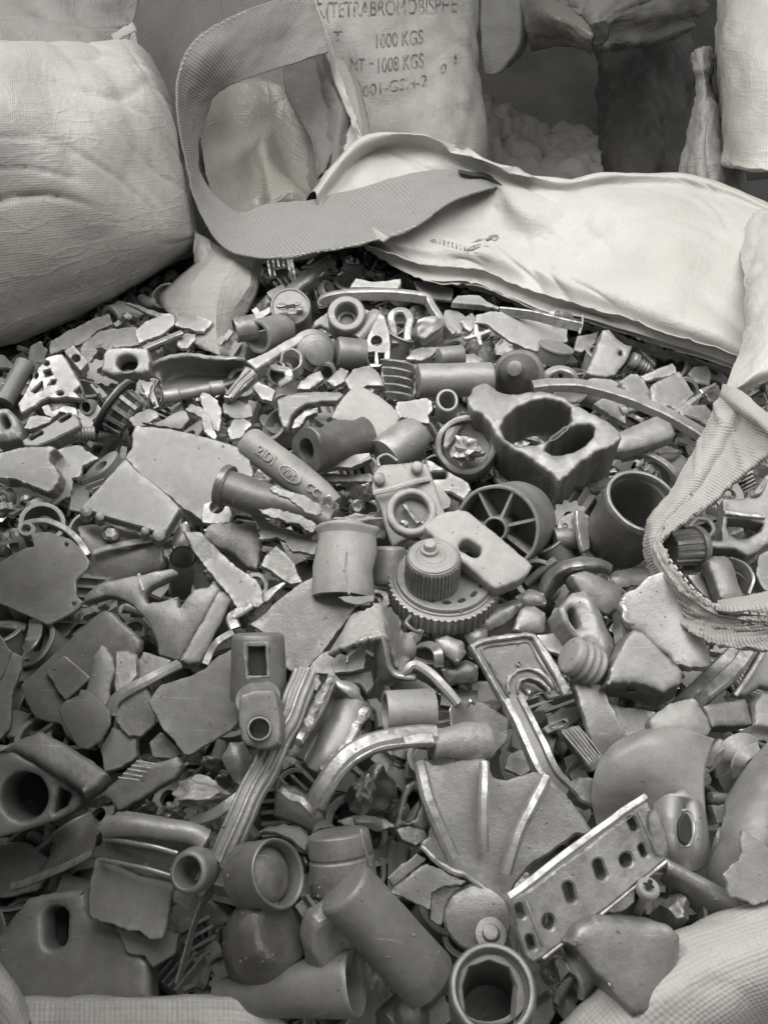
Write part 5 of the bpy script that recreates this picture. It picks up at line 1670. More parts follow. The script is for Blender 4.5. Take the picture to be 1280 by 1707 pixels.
# ---- rod arm and clips in the middle
o = sweep('i_arm', 'N', "415,-20,.046 450,50,.046 480,110,.044 510,180,.042 545,240,.036 590,290,.028", sect_i(72, 46, .26, .25), mat='zinc', rough=.0008)
T(o, 'small I arm', 'narrow arm with a sunk web running down from the bezel', 'arm')
o = plate('wire_clip', 'K', "355,775 400,745 460,725 468,745 440,770 375,795", .030, (0, -.5), .008, holes=["385,770 440,742 450,748 395,778"], mat='dark')
T(o, None, 'small dark clip frame below the rectangular bezel', 'clip')
o = plate('ribbed_scrap', 'K', "425,780 500,760 560,840 610,910 560,955 500,880", .014, (.1, -.5), .01, mat='dark')
T(o, 'fine ribbed scrap', 'dark scrap with fine ridges beside the long leaf', 'scrap')
for k in range(6):
    sweep('ridge', 'K', "%d,%d,.030 %d,%d,.026 %d,%d,.022" % (432 + k * 13, 788 - k * 5, 485 + k * 13, 850 - k * 5, 545 + k * 11, 920 - k * 5), sect_rect(6, 8, .3), par=o, mat='zinc')
o = plate('bowed_sheet', 'K', "-30,690 40,660 110,665 215,740 200,830 150,890 60,900 -20,860", .012, (.05, -.45), .006, mat='dark', bend=(.008, 0))
T(o, 'dark curved sheet', 'dark curved sheet beside the rough sleeve', 'sheet')
sweep('lip', 'K', "45,680,.03 60,660,.034 75,670,.03", sect_rect(16, 12), par=o, mat='zinc')
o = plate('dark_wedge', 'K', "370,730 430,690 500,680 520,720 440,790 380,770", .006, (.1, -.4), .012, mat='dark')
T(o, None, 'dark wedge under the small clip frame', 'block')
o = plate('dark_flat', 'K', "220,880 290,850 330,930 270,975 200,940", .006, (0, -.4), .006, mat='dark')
T(o, None, 'dark flat bit beside the small I arm', 'plate', 'flat grey plates')
o = plate('angular_stub', 'N', "600,260 640,235 700,240 705,290 690,340 640,310", .018, (.1, -.4), .02, mat='dark', bev=.003)
T(o, None, 'dark angular stub beside the smooth lobe', 'stub')

# ---- ribbed fan
o = plate('ribbed_fan', 'N', "95,180 118,168 150,190 240,175 320,170 350,240 400,245 440,228 490,220 535,245 560,282 610,310 640,350 668,380 690,420 660,432 630,430 560,480 470,540 425,600 400,640 415,720 440,850 425,868 395,760 355,655 300,600 255,575 190,545 130,505 103,462 130,440 135,400 120,300",
          .030, (0, -.5), .007, mat='zinc', jag=.6, bev=.0015, wob=.0025)
T(o, 'ribbed fan', 'fan shaped broken plate with raised ribs meeting at a point', 'fan plate')
for path, w in (("100,185,.058 125,300,.054 165,400,.046 215,505,.034", 44), ("318,185,.056 318,290,.052 315,400,.044 318,480,.034", 34), ("528,235,.052 480,330,.05 430,440,.043 392,560,.032", 40)):
    sweep('rib', 'N', path, sect_rect(w, 40, .25), par=o, mat='zinc', sub=6, rough=.0008)
sweep('edge_bead', 'N', "105,470,.032 180,535,.03 260,570,.026 340,640,.02 400,760,.01 435,860,.002", sect_rect(20, 18, .35), par=o, mat='rough', rough=.0012, rsc=120)

# ---- slotted bracket
hol = [E(537, 727, 20, 26, 0), slot(608, 627, 38, 17, 75), slot(709, 548, 38, 17, 72), E(800, 515, 22, 27, 0), slot(822, 393, 24, 12, 66), slot(857, 485, 24, 12, 66), slot(441, 690, 26, 13, 70), slot(478, 796, 26, 14, 72)]
o = plate('slotted_bracket', 'N', "405,645 460,625 870,318 885,345 945,480 930,520 720,690 515,848 485,868 462,850 425,740", .060, (.06, -.52), .016, holes=hol, mat='zinc', jag=.25, bev=.0012, cut=.08)
T(o, 'slotted bracket', 'long rectangular bracket with round holes and slots along it', 'bracket')
sweep('flange', 'N', "402,640,.071 560,520,.077 720,400,.083 865,300,.087", sect_rect(24, 14, .2), par=o, mat='zinc', sub=5, rough=.0006)
sweep('flange', 'N', "515,850,.045 640,755,.05 790,638,.056 935,520,.062", sect_rect(12, 16, .25), par=o, mat='zinc', sub=5)
sweep('end_rib', 'N', "458,650,.069 488,730,.063 515,808,.055", sect_rect(12, 12, .25), par=o, mat='zinc', sub=5)
sweep('end_rib', 'N', "838,350,.084 872,425,.077 905,495,.069", sect_rect(12, 12, .25), par=o, mat='zinc', sub=5)
plate('end_tab', 'N', "880,345 905,350 945,475 930,500 905,500 870,400", .074, (.06, -.52), .010, par=o, mat='zinc')

# ---- cross head screw
o = lathe('cross_screw', 'N', (877, 603, .066), (835, 700, .034), [(0, 0), (.0, 30), (.06, 38), (.2, 36), (.34, 16), (1, 14), (1, 0)], mat='pale', seg=32)
T(o, 'cross head screw', 'screw with a cross slot in its flat round head', 'screw')
for a_ in (20, 110):
    plate('cross_slot_shade', 'N', slot(877, 602, 18, 6, a_), .0696, (.05, -.75), .0022, par=o, mat='black', cut=0)  # black bars painting the shade in the screw slot
o = net('channel_bar', [
    "905,535,.040 980,575,.038 1080,630,.034 1210,705,.028",
    "925,520,.046 1000,560,.044 1100,612,.040 1225,690,.034",
    "935,545,.044 1000,582,.042 1100,640,.038 1215,712,.032",
    "915,570,.026 990,640,.02 1050,690,.016 1130,760,.010"], mat='zinc', view='N', mode='z', sub=6, th=.005, ang=35)
T(o, 'channel bar', 'straight channel bar running from the bracket to the near rim', 'bar')
o = sweep('curved_sliver', 'N', "940,570,.014 1000,600,.022 1050,670,.022 1065,760,.014", sect_rect(14, 60, .2), mat='zinc')
T(o, None, 'thin curved blade below the channel bar', 'blade')
o = lump('nut_lump', 'N', (950, 700, .016), 68, 60, .020, mat='zinc', cuts=14)
T(o, None, 'rounded lump under the cross head screw', 'lump')
o = plate('broken_block', 'N', "600,800 640,745 690,706 780,712 860,728 945,738 985,775 990,850 960,920 930,980 880,1040 820,1050 760,980 715,915 660,860", .058, (.05, -.5), .04, mat='zinc', bev=.007, jag=.5, wob=.006, rough=.0008, flare=1.05)
T(o, 'smooth lump', 'big smooth lump of casting against the near rim', 'lump')
o = lump('rounded_lump', 'N', (1000, 860, .022), 80, 80, .024, mat='zinc')
T(o, None, 'grey knob between the smooth lump and the near rim', 'knob')
o = sweep('bent_stick', 'N', "590,800,.030 620,850,.036 660,905,.034 665,960,.02", sect_rect(70, 30, .35), mat='zinc', taper=(.6, 1.1))
T(o, None, 'tapered bent stick below the slotted bracket', 'stick')
o = lump('small_cone', 'N', (540, 900, .004), 40, 44, .014, mat='dark')
T(o, None, 'dark small lump between the hex socket and the bent stick', 'lump')
o = lump('edge_bit', 'N', (1150, 755, .03), 70, 36, .012, mat='zinc', rot=20)
T(o, None, 'rough bit at the near rim below the channel bar', 'chunk', 'broken chunks')
o = plate('flat_bit', 'N', "720,690 830,610 830,660 790,690 740,700", .008, (0, -.4), .006, mat='zinc')
T(o, None, 'shiny flat bit under the slotted bracket', 'plate', 'flat grey plates')

# ---- hex socket, disc with boss
o = lathe('hex_socket', 'Q', (1062, 645, .068), (1050, 760, .012), [(0, 150), (.0, 168), (.05, 178), (.4, 180), (1, 168), (1, 120), (.12, 138), (.1, 148)], closed=True, mat='zinc', seg=60, dent=.001)
T(o, 'hexagonal socket', 'round socket ring with a six sided opening', 'socket')
plate('hex_insert', 'Q', E(1060, 655, 152, 148), .058, (.02, -.42), .012, holes=[[(945, 640), (970, 560), (1050, 535), (1130, 565), (1160, 640), (1150, 790), (1060, 800), (960, 790)]], par=o, mat='pale', cut=0, jag=.1)
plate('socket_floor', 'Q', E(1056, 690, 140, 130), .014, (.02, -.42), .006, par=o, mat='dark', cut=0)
o = plate('bossed_disc', 'Q', E(1005, 365, 142, 138, 30), .020, (-.1, -.45), .006, mat='zinc', cut=0, jag=.2, bend=(-.004, -.004), bev=.0015)
T(o, 'bossed disc', 'round disc with a small stepped boss above the hexagonal socket', 'disc')
lathe('boss', 'Q', (1062, 450, .018), (1058, 425, .030), [(0, 0), (0, 66), (1, 62), (1, 34), (1.3, 30), (1.3, 0)], par=o, mat='zinc')
for s_, z_, lab in (("650,260 800,140 850,170 960,215 940,232 870,240 820,262 810,330 740,300", .028, 'broad broken sheet under the ribbed fan'), ("640,200 760,100 800,130 660,250", .014, 'narrow sheet strip under the ribbed fan'), ("815,265 860,240 940,240 880,330 860,400 810,370", .016, 'sheet corner behind the bossed disc')):
    o = plate('broken_sheet', 'Q', s_, z_, (.1, -.5), .006, mat='zinc' if z_ > .015 else 'dark', jag=.7)
    T(o, None, lab, 'sheet')

# ---- pipe elbow made of two pieces, cup ring
o = lathe('capped_pipe', 'Q', (462, 232, .062), (805, 612, .018), [(0, 0), (0, 112), (.03, 122), (.5, 126), (1, 120), (1, 0)], mat='dull', seg=56, dent=.003)
T(o, 'long round pipe', 'long smooth round pipe pointing down from the grooved cap', 'pipe')
o = lathe('grooved_sleeve', 'Q', (445, 15, .060), (470, 250, .040), [(0, 0), (0, 104), (.03, 118), (.38, 124), (.40, 119), (.44, 119), (.46, 126), (1, 132), (1, 100), (.95, 0)], mat='dark', seg=56, dent=.003, sq=.9)
T(o, 'grooved cap', 'dark grooved round cap at the head of the long pipe', 'cap')
sweep('raised_seam', 'Q', "535,5,.082 545,70,.078 575,150,.068", sect_rect(14, 10), par=o, mat='dark')
o = lathe('cup_ring', 'Q', (208, 178, .056), (85, 195, .040), [(0, 118), (.03, 124), (1, 128), (1, 100), (.7, 96), (.04, 108)], closed=True, mat='zinc', seg=56, sq=1.15, rough=.0008, dent=.003)
T(o, 'cup ring', 'short thick ring tube with a skin bulging inside it', 'ring')
lathe('inner_skin', 'Q', (140, 188, .0475), (192, 180, .0542), [(0, 0), (0, 106), (.45, 98), (.8, 60), (1, 0)], par=o, mat='dark', dent=.003, sq=1.15)
o = plate('curved_edge_piece', 'M', "265,770 310,735 400,720 480,740 530,800 500,860 440,810 350,775", .018, (0, -.4), .012, mat='zinc', bev=.003)
T(o, None, 'curved edge of a lid behind the cup ring', 'lid')
o = plate('cap_tongue', 'M', "530,790 545,720 580,695 630,715 650,740 580,750", .030, (0, -.5), .008, mat='dark')
T(o, None, 'rounded tongue above the grooved cap', 'tab')
o = plate('dark_beam', 'M', "350,590 385,520 470,545 520,580 600,690 540,770 440,720 340,690", .014, (.1, -.5), .02, mat='dark', bev=.003)
T(o, 'dark beam', 'dark beam end between the ribbed rod and the bent arm', 'beam')
o = sweep('fracture_strip', 'M', "380,560,.032 440,590,.034 500,620,.034 550,670,.03", sect_rect(40, 14, .3), mat='rough', rough=.002, rsc=110)
T(o, None, 'rough broken strip on the dark beam', 'strip')
o = lump('crystal_chunk', 'M', (830, 560, .006), 150, 110, .024, mat='dark', rot=-30, cuts=12, nz=.25)
T(o, 'fractured chunk', 'dark fractured chunk below the bent arm', 'chunk')
o = lump('crystal_chunk', 'M', (800, 545, .026), 80, 60, .012, mat='rough', rot=-30, cuts=16, nz=.45)
T(o, None, 'glittering fracture lump lying on the dark fractured chunk', 'chunk')
o = plate('bent_tab', 'M', "660,710 780,670 900,700 950,740 860,760 700,730", .006, (0, -.4), .008, mat='dark', dome=.002)
T(o, None, 'dark flap below the fractured chunk', 'tab')
o = plate('square_eye', 'N', "18,405 35,330 55,260 85,245 112,262 120,330 128,400 115,412 60,395 40,400", .024, (.1, -.5), .012, holes=["42,380 62,300 80,272 100,285 104,330 90,375 60,385"], mat='zinc', bev=.002)
T(o, 'square eye frame', 'small square frame standing beside the ribbed fan', 'frame')
o = plate('frame_base', 'N', "20,410 60,396 118,412 130,440 90,470 40,450", .016, (.1, -.4), .014, mat='rough')
T(o, None, 'rough base block under the small square frame', 'block')
o = plate('u_wall', 'J', "690,790 740,780 775,830 780,930 745,930 735,850 700,820", .012, (.2, -.5), .012, mat='dark')
T(o, None, 'dark curved wall between the rough trough and the clamp band', 'shell')

# ---- ring-eye hinge plate
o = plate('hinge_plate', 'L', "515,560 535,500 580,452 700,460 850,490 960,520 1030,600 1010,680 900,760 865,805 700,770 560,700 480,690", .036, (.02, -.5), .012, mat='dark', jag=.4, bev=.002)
sweep('round_ridge', 'L', "530,530,.048 640,522,.052 800,540,.052 940,560,.05 1020,600,.046", sect_round(52, 14), par=o, mat='zinc', rough=.0006)
sweep('thin_ridge', 'L', "515,590,.044 640,606,.048 760,632,.05 880,662,.046", sect_rect(18, 30, .35), par=o, mat='rough', rough=.0005)
sweep('thin_ridge', 'L', "500,694,.034 620,716,.04 740,742,.042 860,780,.04", sect_rect(18, 30, .35), par=o, mat='rough', rough=.0005)
T(o, 'hinge plate', 'moulded hinge plate with long shiny ridges and a ring eye', 'hinge')
lathe('ring_eye', 'L', (930, 756, .052), (1005, 738, .036), [(0, 88), (.1, 102), (.5, 112), (1, 100), (1, 70), (0, 74)], closed=True, par=o, mat='zinc', seg=48)
plate('sheet', 'O', "470,90 600,95 750,130 865,200 850,290 825,420 800,490 740,495 700,470 690,450 640,450 570,425 500,400 440,370 440,240", .018, (0, -.45), .006, par=o, mat='dull', jag=.7)
o = sweep('upright_sliver', 'O', "1060,240,.022 1000,320,.024 960,440,.018 925,560,.012 890,700,.004", sect_rect(10, 80, .2), mat='dark')
T(o, 'thin upright blade', 'thin upright blade standing below the ring eye', 'blade')
o = plate('eye_bracket', 'O', "860,240 960,260 1010,300 985,380 965,410 920,360 860,300", .014, (.1, -.5), .006, mat='zinc')
T(o, None, 'bright pointed tab under the ring eye', 'tab')

# ---- ribbed wedge and crumbs
o = plate('ribbed_wedge', 'L', "495,375 560,310 640,240 690,185 760,215 880,180 910,225 860,285 700,390 590,452 550,400", .030, (.05, -.45), .014, mat='dull', bev=.002)
T(o, 'grooved wedge', 'grooved wedge piece above the hinge plate', 'wedge')
for k in range(5):
    sweep('groove_ridge', 'L', "%d,%d,.040 %d,%d,.04" % (590 + k * 22, 285 - k * 20, 690 + k * 20, 300 - k * 20), sect_rect(9, 6), par=o, mat='dull', straight=True)
o = lump('scalloped_flake', 'L', (1000, 355, .020), 140, 80, .010, mat='rough', cuts=8, nz=.3)
T(o, 'scalloped chunk', 'dark scalloped chunk with a grainy fracture', 'chunk')
for k, (c, r, lab) in enumerate((((850, 470, .01), 80, 'crumbly glittering chunk above the hinge plate'), ((1050, 220, .016), 60, 'bright knobbly chunk under the flat sheet'), ((720, 440, .004), 70, 'dull chunk under the grooved wedge'), ((1110, 300, .008), 50, 'small round chunk beside the ribbed rod'))):
    o = lump('chunk', 'L', c, r, r * .62, .012, mat=('rough', 'rough', 'dark', 'zinc')[k], nz=.3)
    T(o, None, lab, 'chunk', 'broken chunks')
o = sweep('bent_tab', 'L', "950,500,.008 1040,480,.016 1120,430,.022 1190,380,.024", sect_rect(64, 20, .25), mat='zinc')
T(o, None, 'bent strip tucked beside the ribbed rod', 'strip')
o = plate('angular_sheet', 'L', "500,140 560,30 680,90 680,180 600,240 520,260", .012, (0, -.45), .008, mat='dull')
T(o, None, 'angular sheet between the square recess plate and the grooved wedge', 'sheet')
o = plate('pale_wing', 'M', "88,390 130,320 200,310 240,400 210,480 180,550 130,490", .022, (.1, -.45), .008, mat='zinc', dome=.003)
T(o, None, 'smooth wing shaped piece under the pivot lug', 'wing')
o = plate('dark_wedge', 'L', "740,110 800,60 900,170 870,190 760,190", .012, (.1, -.5), .01, mat='dark')
T(o, None, 'dark sliver under the lower edge of the flat sheet', 'block')

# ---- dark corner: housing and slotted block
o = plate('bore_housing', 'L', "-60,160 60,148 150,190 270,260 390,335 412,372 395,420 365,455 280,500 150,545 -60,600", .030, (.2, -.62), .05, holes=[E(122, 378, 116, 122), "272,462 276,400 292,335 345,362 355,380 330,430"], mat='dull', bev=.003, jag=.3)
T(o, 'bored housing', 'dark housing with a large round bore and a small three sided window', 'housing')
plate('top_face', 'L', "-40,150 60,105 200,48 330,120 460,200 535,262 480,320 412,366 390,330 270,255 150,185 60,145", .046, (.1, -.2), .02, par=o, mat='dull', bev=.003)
plate('bore_shade', 'L', E(122, 385, 125, 125), -.006, (.2, -.62), .006, par=o, mat='black', cut=0)  # black backing that paints the shade down the bore
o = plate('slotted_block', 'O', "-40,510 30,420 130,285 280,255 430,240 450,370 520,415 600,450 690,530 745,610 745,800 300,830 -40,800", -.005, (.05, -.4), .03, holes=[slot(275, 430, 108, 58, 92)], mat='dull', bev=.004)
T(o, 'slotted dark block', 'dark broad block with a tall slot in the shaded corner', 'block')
plate('slot_shade', 'O', slot(275, 430, 115, 62, 92), -.025, (.05, -.4), .004, par=o, mat='black', cut=0)  # black backing, shade of the tall slot painted in
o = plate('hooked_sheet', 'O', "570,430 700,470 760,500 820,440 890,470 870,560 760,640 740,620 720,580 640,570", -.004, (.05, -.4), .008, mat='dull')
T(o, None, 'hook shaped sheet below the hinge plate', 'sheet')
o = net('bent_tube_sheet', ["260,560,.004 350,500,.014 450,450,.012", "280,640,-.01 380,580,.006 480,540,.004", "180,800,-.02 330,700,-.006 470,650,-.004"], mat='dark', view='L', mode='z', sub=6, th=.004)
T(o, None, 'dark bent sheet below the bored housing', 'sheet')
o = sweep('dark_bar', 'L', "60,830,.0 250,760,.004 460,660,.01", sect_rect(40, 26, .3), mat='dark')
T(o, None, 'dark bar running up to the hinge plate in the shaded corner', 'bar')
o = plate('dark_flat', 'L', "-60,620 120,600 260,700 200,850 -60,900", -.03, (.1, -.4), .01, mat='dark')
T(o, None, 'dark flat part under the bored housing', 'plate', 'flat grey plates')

# ---- dome, lump, horn
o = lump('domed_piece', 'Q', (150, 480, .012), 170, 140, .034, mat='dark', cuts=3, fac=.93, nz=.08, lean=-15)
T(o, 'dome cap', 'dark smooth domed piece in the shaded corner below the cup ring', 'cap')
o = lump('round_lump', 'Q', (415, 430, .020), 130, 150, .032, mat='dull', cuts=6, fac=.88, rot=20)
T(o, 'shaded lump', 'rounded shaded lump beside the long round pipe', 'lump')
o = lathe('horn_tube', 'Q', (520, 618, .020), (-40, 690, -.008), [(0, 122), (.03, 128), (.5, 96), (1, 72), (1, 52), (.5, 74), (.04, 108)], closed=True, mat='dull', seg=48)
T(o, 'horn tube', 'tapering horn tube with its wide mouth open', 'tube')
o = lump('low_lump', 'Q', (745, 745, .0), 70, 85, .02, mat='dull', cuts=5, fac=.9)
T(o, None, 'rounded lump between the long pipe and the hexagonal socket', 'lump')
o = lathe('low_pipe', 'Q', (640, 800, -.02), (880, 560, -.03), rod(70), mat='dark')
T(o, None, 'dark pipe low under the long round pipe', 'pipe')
# ------------------------------------------------------------------ the far band of smaller pieces
o = plate('perforated_casting', 'C', "88,722 110,690 150,612 190,545 228,492 265,478 310,475 330,500 345,525 375,575 400,618 415,660 418,700 380,700 330,690 285,700 240,692 205,710 180,735 140,755 105,772", .034, (.1, -.5), .010, jag=.4, mat='zinc', bev=.0015, dome=.001,
          holes=["220,558 250,550 262,578 228,588", "160,660 185,635 210,612 212,650 175,668", "238,630 258,605 280,605 270,625", E(232, 522, 12, 10), E(180, 582, 9, 13), E(300, 672, 16, 10), "372,662 395,640 412,670 400,690"])
T(o, 'perforated casting', 'thin casting pierced by many small square holes', 'casting')
o = plate('square_clip', 'C', "318,462 365,430 442,515 402,560", .044, (.2, -.3), .014, holes=[E(378, 497, 22, 20)], mat='zinc', jag=.2)
T(o, 'square clip', 'small square clip with a round hole beside the perforated casting', 'clip')
o = plate('eared_block', 'C', "503,560 512,480 528,450 552,442 640,440 728,446 748,500 738,560 700,575 640,570 560,582", .046, (0, -.7), .022, holes=[E(630, 520, 52, 40)], mat='zinc', bev=.003)
T(o, 'holed lug block', 'rounded block with one big round hole near the white sack', 'block')
plate('hole_floor', 'C', E(630, 525, 52, 40), .030, (0, -.7), .004, par=o, mat='black', cut=0)  # black disc behind the hole, painted shade
# bearing cage
o = lathe('bearing_cage', 'C', (545, 722, .030), (662, 800, .014), [(0, 0), (0, 118), (.0, 150), (.16, 156), (.2, 150), (.24, 112), (.85, 104), (1, 92), (1, 70), (.9, 0)], mat='dull', seg=56, rough=.001)
T(o, 'bearing cage', 'round bearing cage with rectangular pockets and a dark collar', 'bearing')
lathe('dark_collar', 'C', (566, 736, .028), (582, 747, .026), [(0, 110), (0, 158), (1, 158), (1, 110)], closed=True, par=o, mat='black', seg=48)
ca, cb = pv('C', (545, 722, .030)), pv('C', (662, 800, .014))
cw = (cb - ca).normalized()
c1 = cw.cross(Vector((0, 0, 1))).normalized()
c2 = cw.cross(c1)
cs = mpp(ca) * .3359
CL = (cb - ca).length
for k in range(12):
    t = 6.28318 * k / 12
    d = c1 * math.cos(t) + c2 * math.sin(t)
    q = c1 * -math.sin(t) + c2 * math.cos(t)
    vs = [ca + cw * (CL * f) + d * (r * cs) + q * (sx * 20 * cs) for f, r in ((.38, 100), (.38, 111), (.78, 107), (.78, 98)) for sx in (-1, 1)]
    finish('pocket_shade', vs, [(0, 1, 3, 2), (2, 3, 5, 4), (4, 5, 7, 6), (6, 7, 1, 0), (0, 2, 4, 6), (1, 3, 5, 7)], 'black', o)  # black boxes painting the shade inside the cage pockets
    u = d * math.cos(.26) + q * math.sin(.26)
    v = q * math.cos(.26) - d * math.sin(.26)
    vs = [ca + cw * (CL * f) + u * (r * cs) + v * (sx * 11 * cs) for f, r in ((.26, 100), (.26, 122), (.95, 112), (.95, 92)) for sx in (-1, 1)]
    finish('stave', vs, [(0, 1, 3, 2), (2, 3, 5, 4), (4, 5, 7, 6), (6, 7, 1, 0), (0, 2, 4, 6), (1, 3, 5, 7)], 'zinc', o, rough=.0006)
# half shell
o = net('half_shell', [
    "715,590,.020 760,530,.034 860,488,.044 980,485,.046 1060,500,.044 1160,500,.042 1215,505,.036",
    "790,600,.020 810,560,.024 880,530,.026 980,520,.028 1060,530,.028 1160,530,.026 1215,530,.022",
    "800,640,.012 830,620,.010 900,600,.010 990,590,.010 1070,590,.010 1160,580,.010 1200,570,.010",
    "805,675,.016 850,670,.018 920,660,.018 1000,655,.018 1080,640,.018 1150,620,.016 1190,600,.014"], mat='dull', view='C', mode='z', sub=6, th=.004, wr=.001)
T(o, 'half shell', 'half pipe shell with a ragged rim below the liner tongue', 'shell')
sweep('ragged_rim', 'C', "715,592,.022 760,530,.036 860,488,.046 980,484,.048 1060,499,.046 1160,499,.044 1212,504,.038", sect_rect(26, 14, .3), par=o, mat='zinc', rough=.0014, rsc=120)
o = lathe('tube_piece', 'C', (812, 692, .026), (1112, 640, .022), [(0, 0), (0, 34), (.25, 36), (.27, 30), (.75, 30), (.77, 38), (1, 36), (1, 0)], mat='zinc')
T(o, 'thin round bar', 'thin stepped round bar lying below the half shell', 'bar')
o = lathe('split_pipe', 'D', (85, 482, .040), (215, 440, .028), [(0, 84), (1, 80), (1, 62), (0, 66)], closed=True, mat='zinc', seg=40, arc=(-120, 170))
T(o, 'split pipe', 'short split pipe with a thick wall near the liner tongue', 'pipe')
lathe('split_cover', 'D', (-25, 450, .045), (80, 430, .045), [(0, 62), (1, 62), (1, 48), (0, 48)], closed=True, par=o, seg=30, arc=(0, 360), mat='zinc')
o = plate('slotted_rail', 'C', "108,905 150,880 250,820 345,770 372,772 398,800 400,835 290,890 180,938 120,930", .036, (.05, -.4), .020, holes=[slot(180, 880, 36, 9, -28), slot(325, 793, 32, 9, -30)], mat='dull', bev=.0015)
T(o, 'two-slot rail', 'short rail with two narrow slots near the bearing cage', 'rail')
plate('side_wing', 'C', "118,845 150,788 190,778 262,795 250,815 150,850", .030, (.05, -.4), .010, par=o, mat='dull')
o = plate('loop_lump', 'C', "-40,760 0,745 40,745 70,775 92,820 106,868 95,892 40,905 -40,910", .030, (-.1, -.45), .024, holes=[slot(25, 812, 36, 20, 65)], mat='dull', bev=.005, dome=.003)
T(o, 'looped lump', 'rounded lump with an oval opening at the pile edge', 'lump')
plate('opening_shade', 'C', slot(25, 815, 40, 23, 65), .012, (-.1, -.45), .003, par=o, mat='black', cut=0)  # black backing, shade of the opening put into its colour
o = lathe('threaded_stub', 'C', (365, 868, .026), (475, 868, .022), [(0, 0)] + [(i / 12, 36 if i % 2 else 28) for i in range(13)] + [(1, 0)], mat='zinc', ang=70, seg=28)
T(o, 'threaded stub', 'small threaded stub beside the bearing cage', 'screw')
for s_, z_, n_, m_, lab in (
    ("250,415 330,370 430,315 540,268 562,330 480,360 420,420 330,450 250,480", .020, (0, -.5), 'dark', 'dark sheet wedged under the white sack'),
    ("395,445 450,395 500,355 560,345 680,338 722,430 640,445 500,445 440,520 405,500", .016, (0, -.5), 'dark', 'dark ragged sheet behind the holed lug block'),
    ("620,222 640,220 800,270 870,285 860,300 780,290 680,250", .018, (.1, -.3), 'zinc', 'thin sliver sticking out from under the white sack'),
    ("672,372 700,335 752,296 800,285 860,280 872,330 800,385 740,400 690,420", .030, (.1, -.4), 'zinc', 'folded scrap near the white sack and the liner tongue'),
    ("870,338 900,262 980,280 1062,318 1040,345 1010,365 930,350", .030, (0, -.5), 'zinc', 'flat scrap partly under the liner tongue'),
    ("880,390 930,370 970,375 975,410 930,445 880,440", .024, (.1, -.4), 'zinc', 'small crinkled scrap beside the liner tongue'),
    ("700,610 765,608 735,690 720,680", .038, (.2, -.3), 'zinc', 'small triangular wing on the bearing cage'),
    ("990,690 1010,668 1042,670 1075,700 1100,745 1090,860 1060,850 1010,770", .030, (.15, -.45), 'zinc', 'tongue shaped tab below the thin round bar'),
    ("770,822 830,790 890,752 920,755 945,800 900,850 800,835 700,815", .036, (.05, -.55), 'zinc', 'folded box corner above the large broken plate'),
    ("950,722 1000,735 1040,790 1080,880 1075,910 1010,860 1000,790 920,755", .030, (.2, -.4), 'zinc', 'V shaped strip above the large broken plate'),
    ("640,800 670,840 720,830 790,790 780,760 740,740 700,760", .028, (.1, -.4), 'dull', 'small ribbed scrap beside the bearing cage'),
    ("-30,470 20,475 75,545 -30,540", .012, (0, -.4), 'dull', 'grey scrap at the pile edge under the white sack'),
    ("-30,580 40,600 60,650 -30,740", .008, (0, -.4), 'dull', 'bent grey scrap at the pile edge by the slanting pipe'),
    ("210,740 240,725 260,760 320,725 380,745 400,800 300,760 260,790 220,775", .026, (0, -.4), 'zinc', 'curled scrap below the perforated casting'),
    ("1130,850 1160,800 1210,790 1250,830 1200,890 1140,900", .026, (.1, -.4), 'zinc', 'crooked scrap above the embossed tube'),
    ("1110,720 1180,700 1260,740 1250,790 1170,800 1110,770", .022, (0, -.4), 'dull', 'folded scrap below the ribbed strip bracket')):
    o = plate('scrap_piece', 'C', s_, z_, n_, .005, mat=m_, jag=.8, bend=(.002, -.002))
    T(o, None, lab, 'scrap', 'small flat scraps of the far band')
o = lathe('slanting_pipe', 'C', (20, 720, .020), (130, 520, .040), rod(48), mat='dull', dent=.003)
T(o, 'slanting pipe', 'dull pipe slanting beside the perforated casting', 'pipe')
o = sweep('thin_bar', 'C', "715,452,.026 800,415,.03 905,372,.032", sect_rect(34, 20), mat='zinc')
T(o, None, 'narrow bar pointing at the liner tongue', 'bar')
o = plate('strip_bracket', 'C', "1108,690 1150,640 1215,545 1255,550 1278,580 1230,630 1150,700", .042, (.1, -.5), .010, mat='zinc', bev=.001)
T(o, 'ribbed strip bracket', 'bracket of parallel strips above the embossed tube', 'bracket')
sweep('strip', 'C', "1125,680,.052 1180,610,.054 1240,555,.056", sect_rect(14, 14), par=o, mat='zinc', straight=True)
sweep('strip', 'C', "1150,695,.049 1205,625,.051 1265,575,.053", sect_rect(14, 14), par=o, mat='zinc', straight=True)
o = plate('bracket_box', 'D', "60,730 90,700 180,745 160,800 110,790", .036, (.1, -.5), .008, mat='zinc')
T(o, None, 'small open box corner below the ribbed strip bracket', 'scrap')

# ---- view D
o = lathe('scalloped_cylinder', 'D', (262, 405, .016), (250, 328, .050), [(0, 0), (0, 92), (.3, 96), (.95, 98), (1, 92), (1, 86), (.97, 82), (.97, 0)], mat='zinc', seg=56)
T(o, 'scalloped knob', 'round knob with a scalloped top near the strap loop', 'knob')
for k in range(6):
    t = k * 1.047 + .3
    lump('petal', 'D', (250 + 46 * math.cos(t), 330 + 27 * math.sin(t), .051), 26, 22, .0014, mat='zinc', par=o, cuts=0, nz=.05, sub=2)
plate('slot', 'D', slot(252, 325, 24, 7, -8), .0545, (0, -.1), .002, par=o, mat='black', cut=0)  # black strip painting the shade in the knob slot
o = plate('flanged_ring', 'D', "355,440 370,400 440,350 520,320 640,345 700,380 735,440 715,490 660,505 600,490 540,492 480,480 440,440 400,420", .032, (0, -.35), .008, mat='zinc', bev=.0015)
T(o, 'flanged ring', 'thick ring cup standing on a flange in the far band', 'ring')
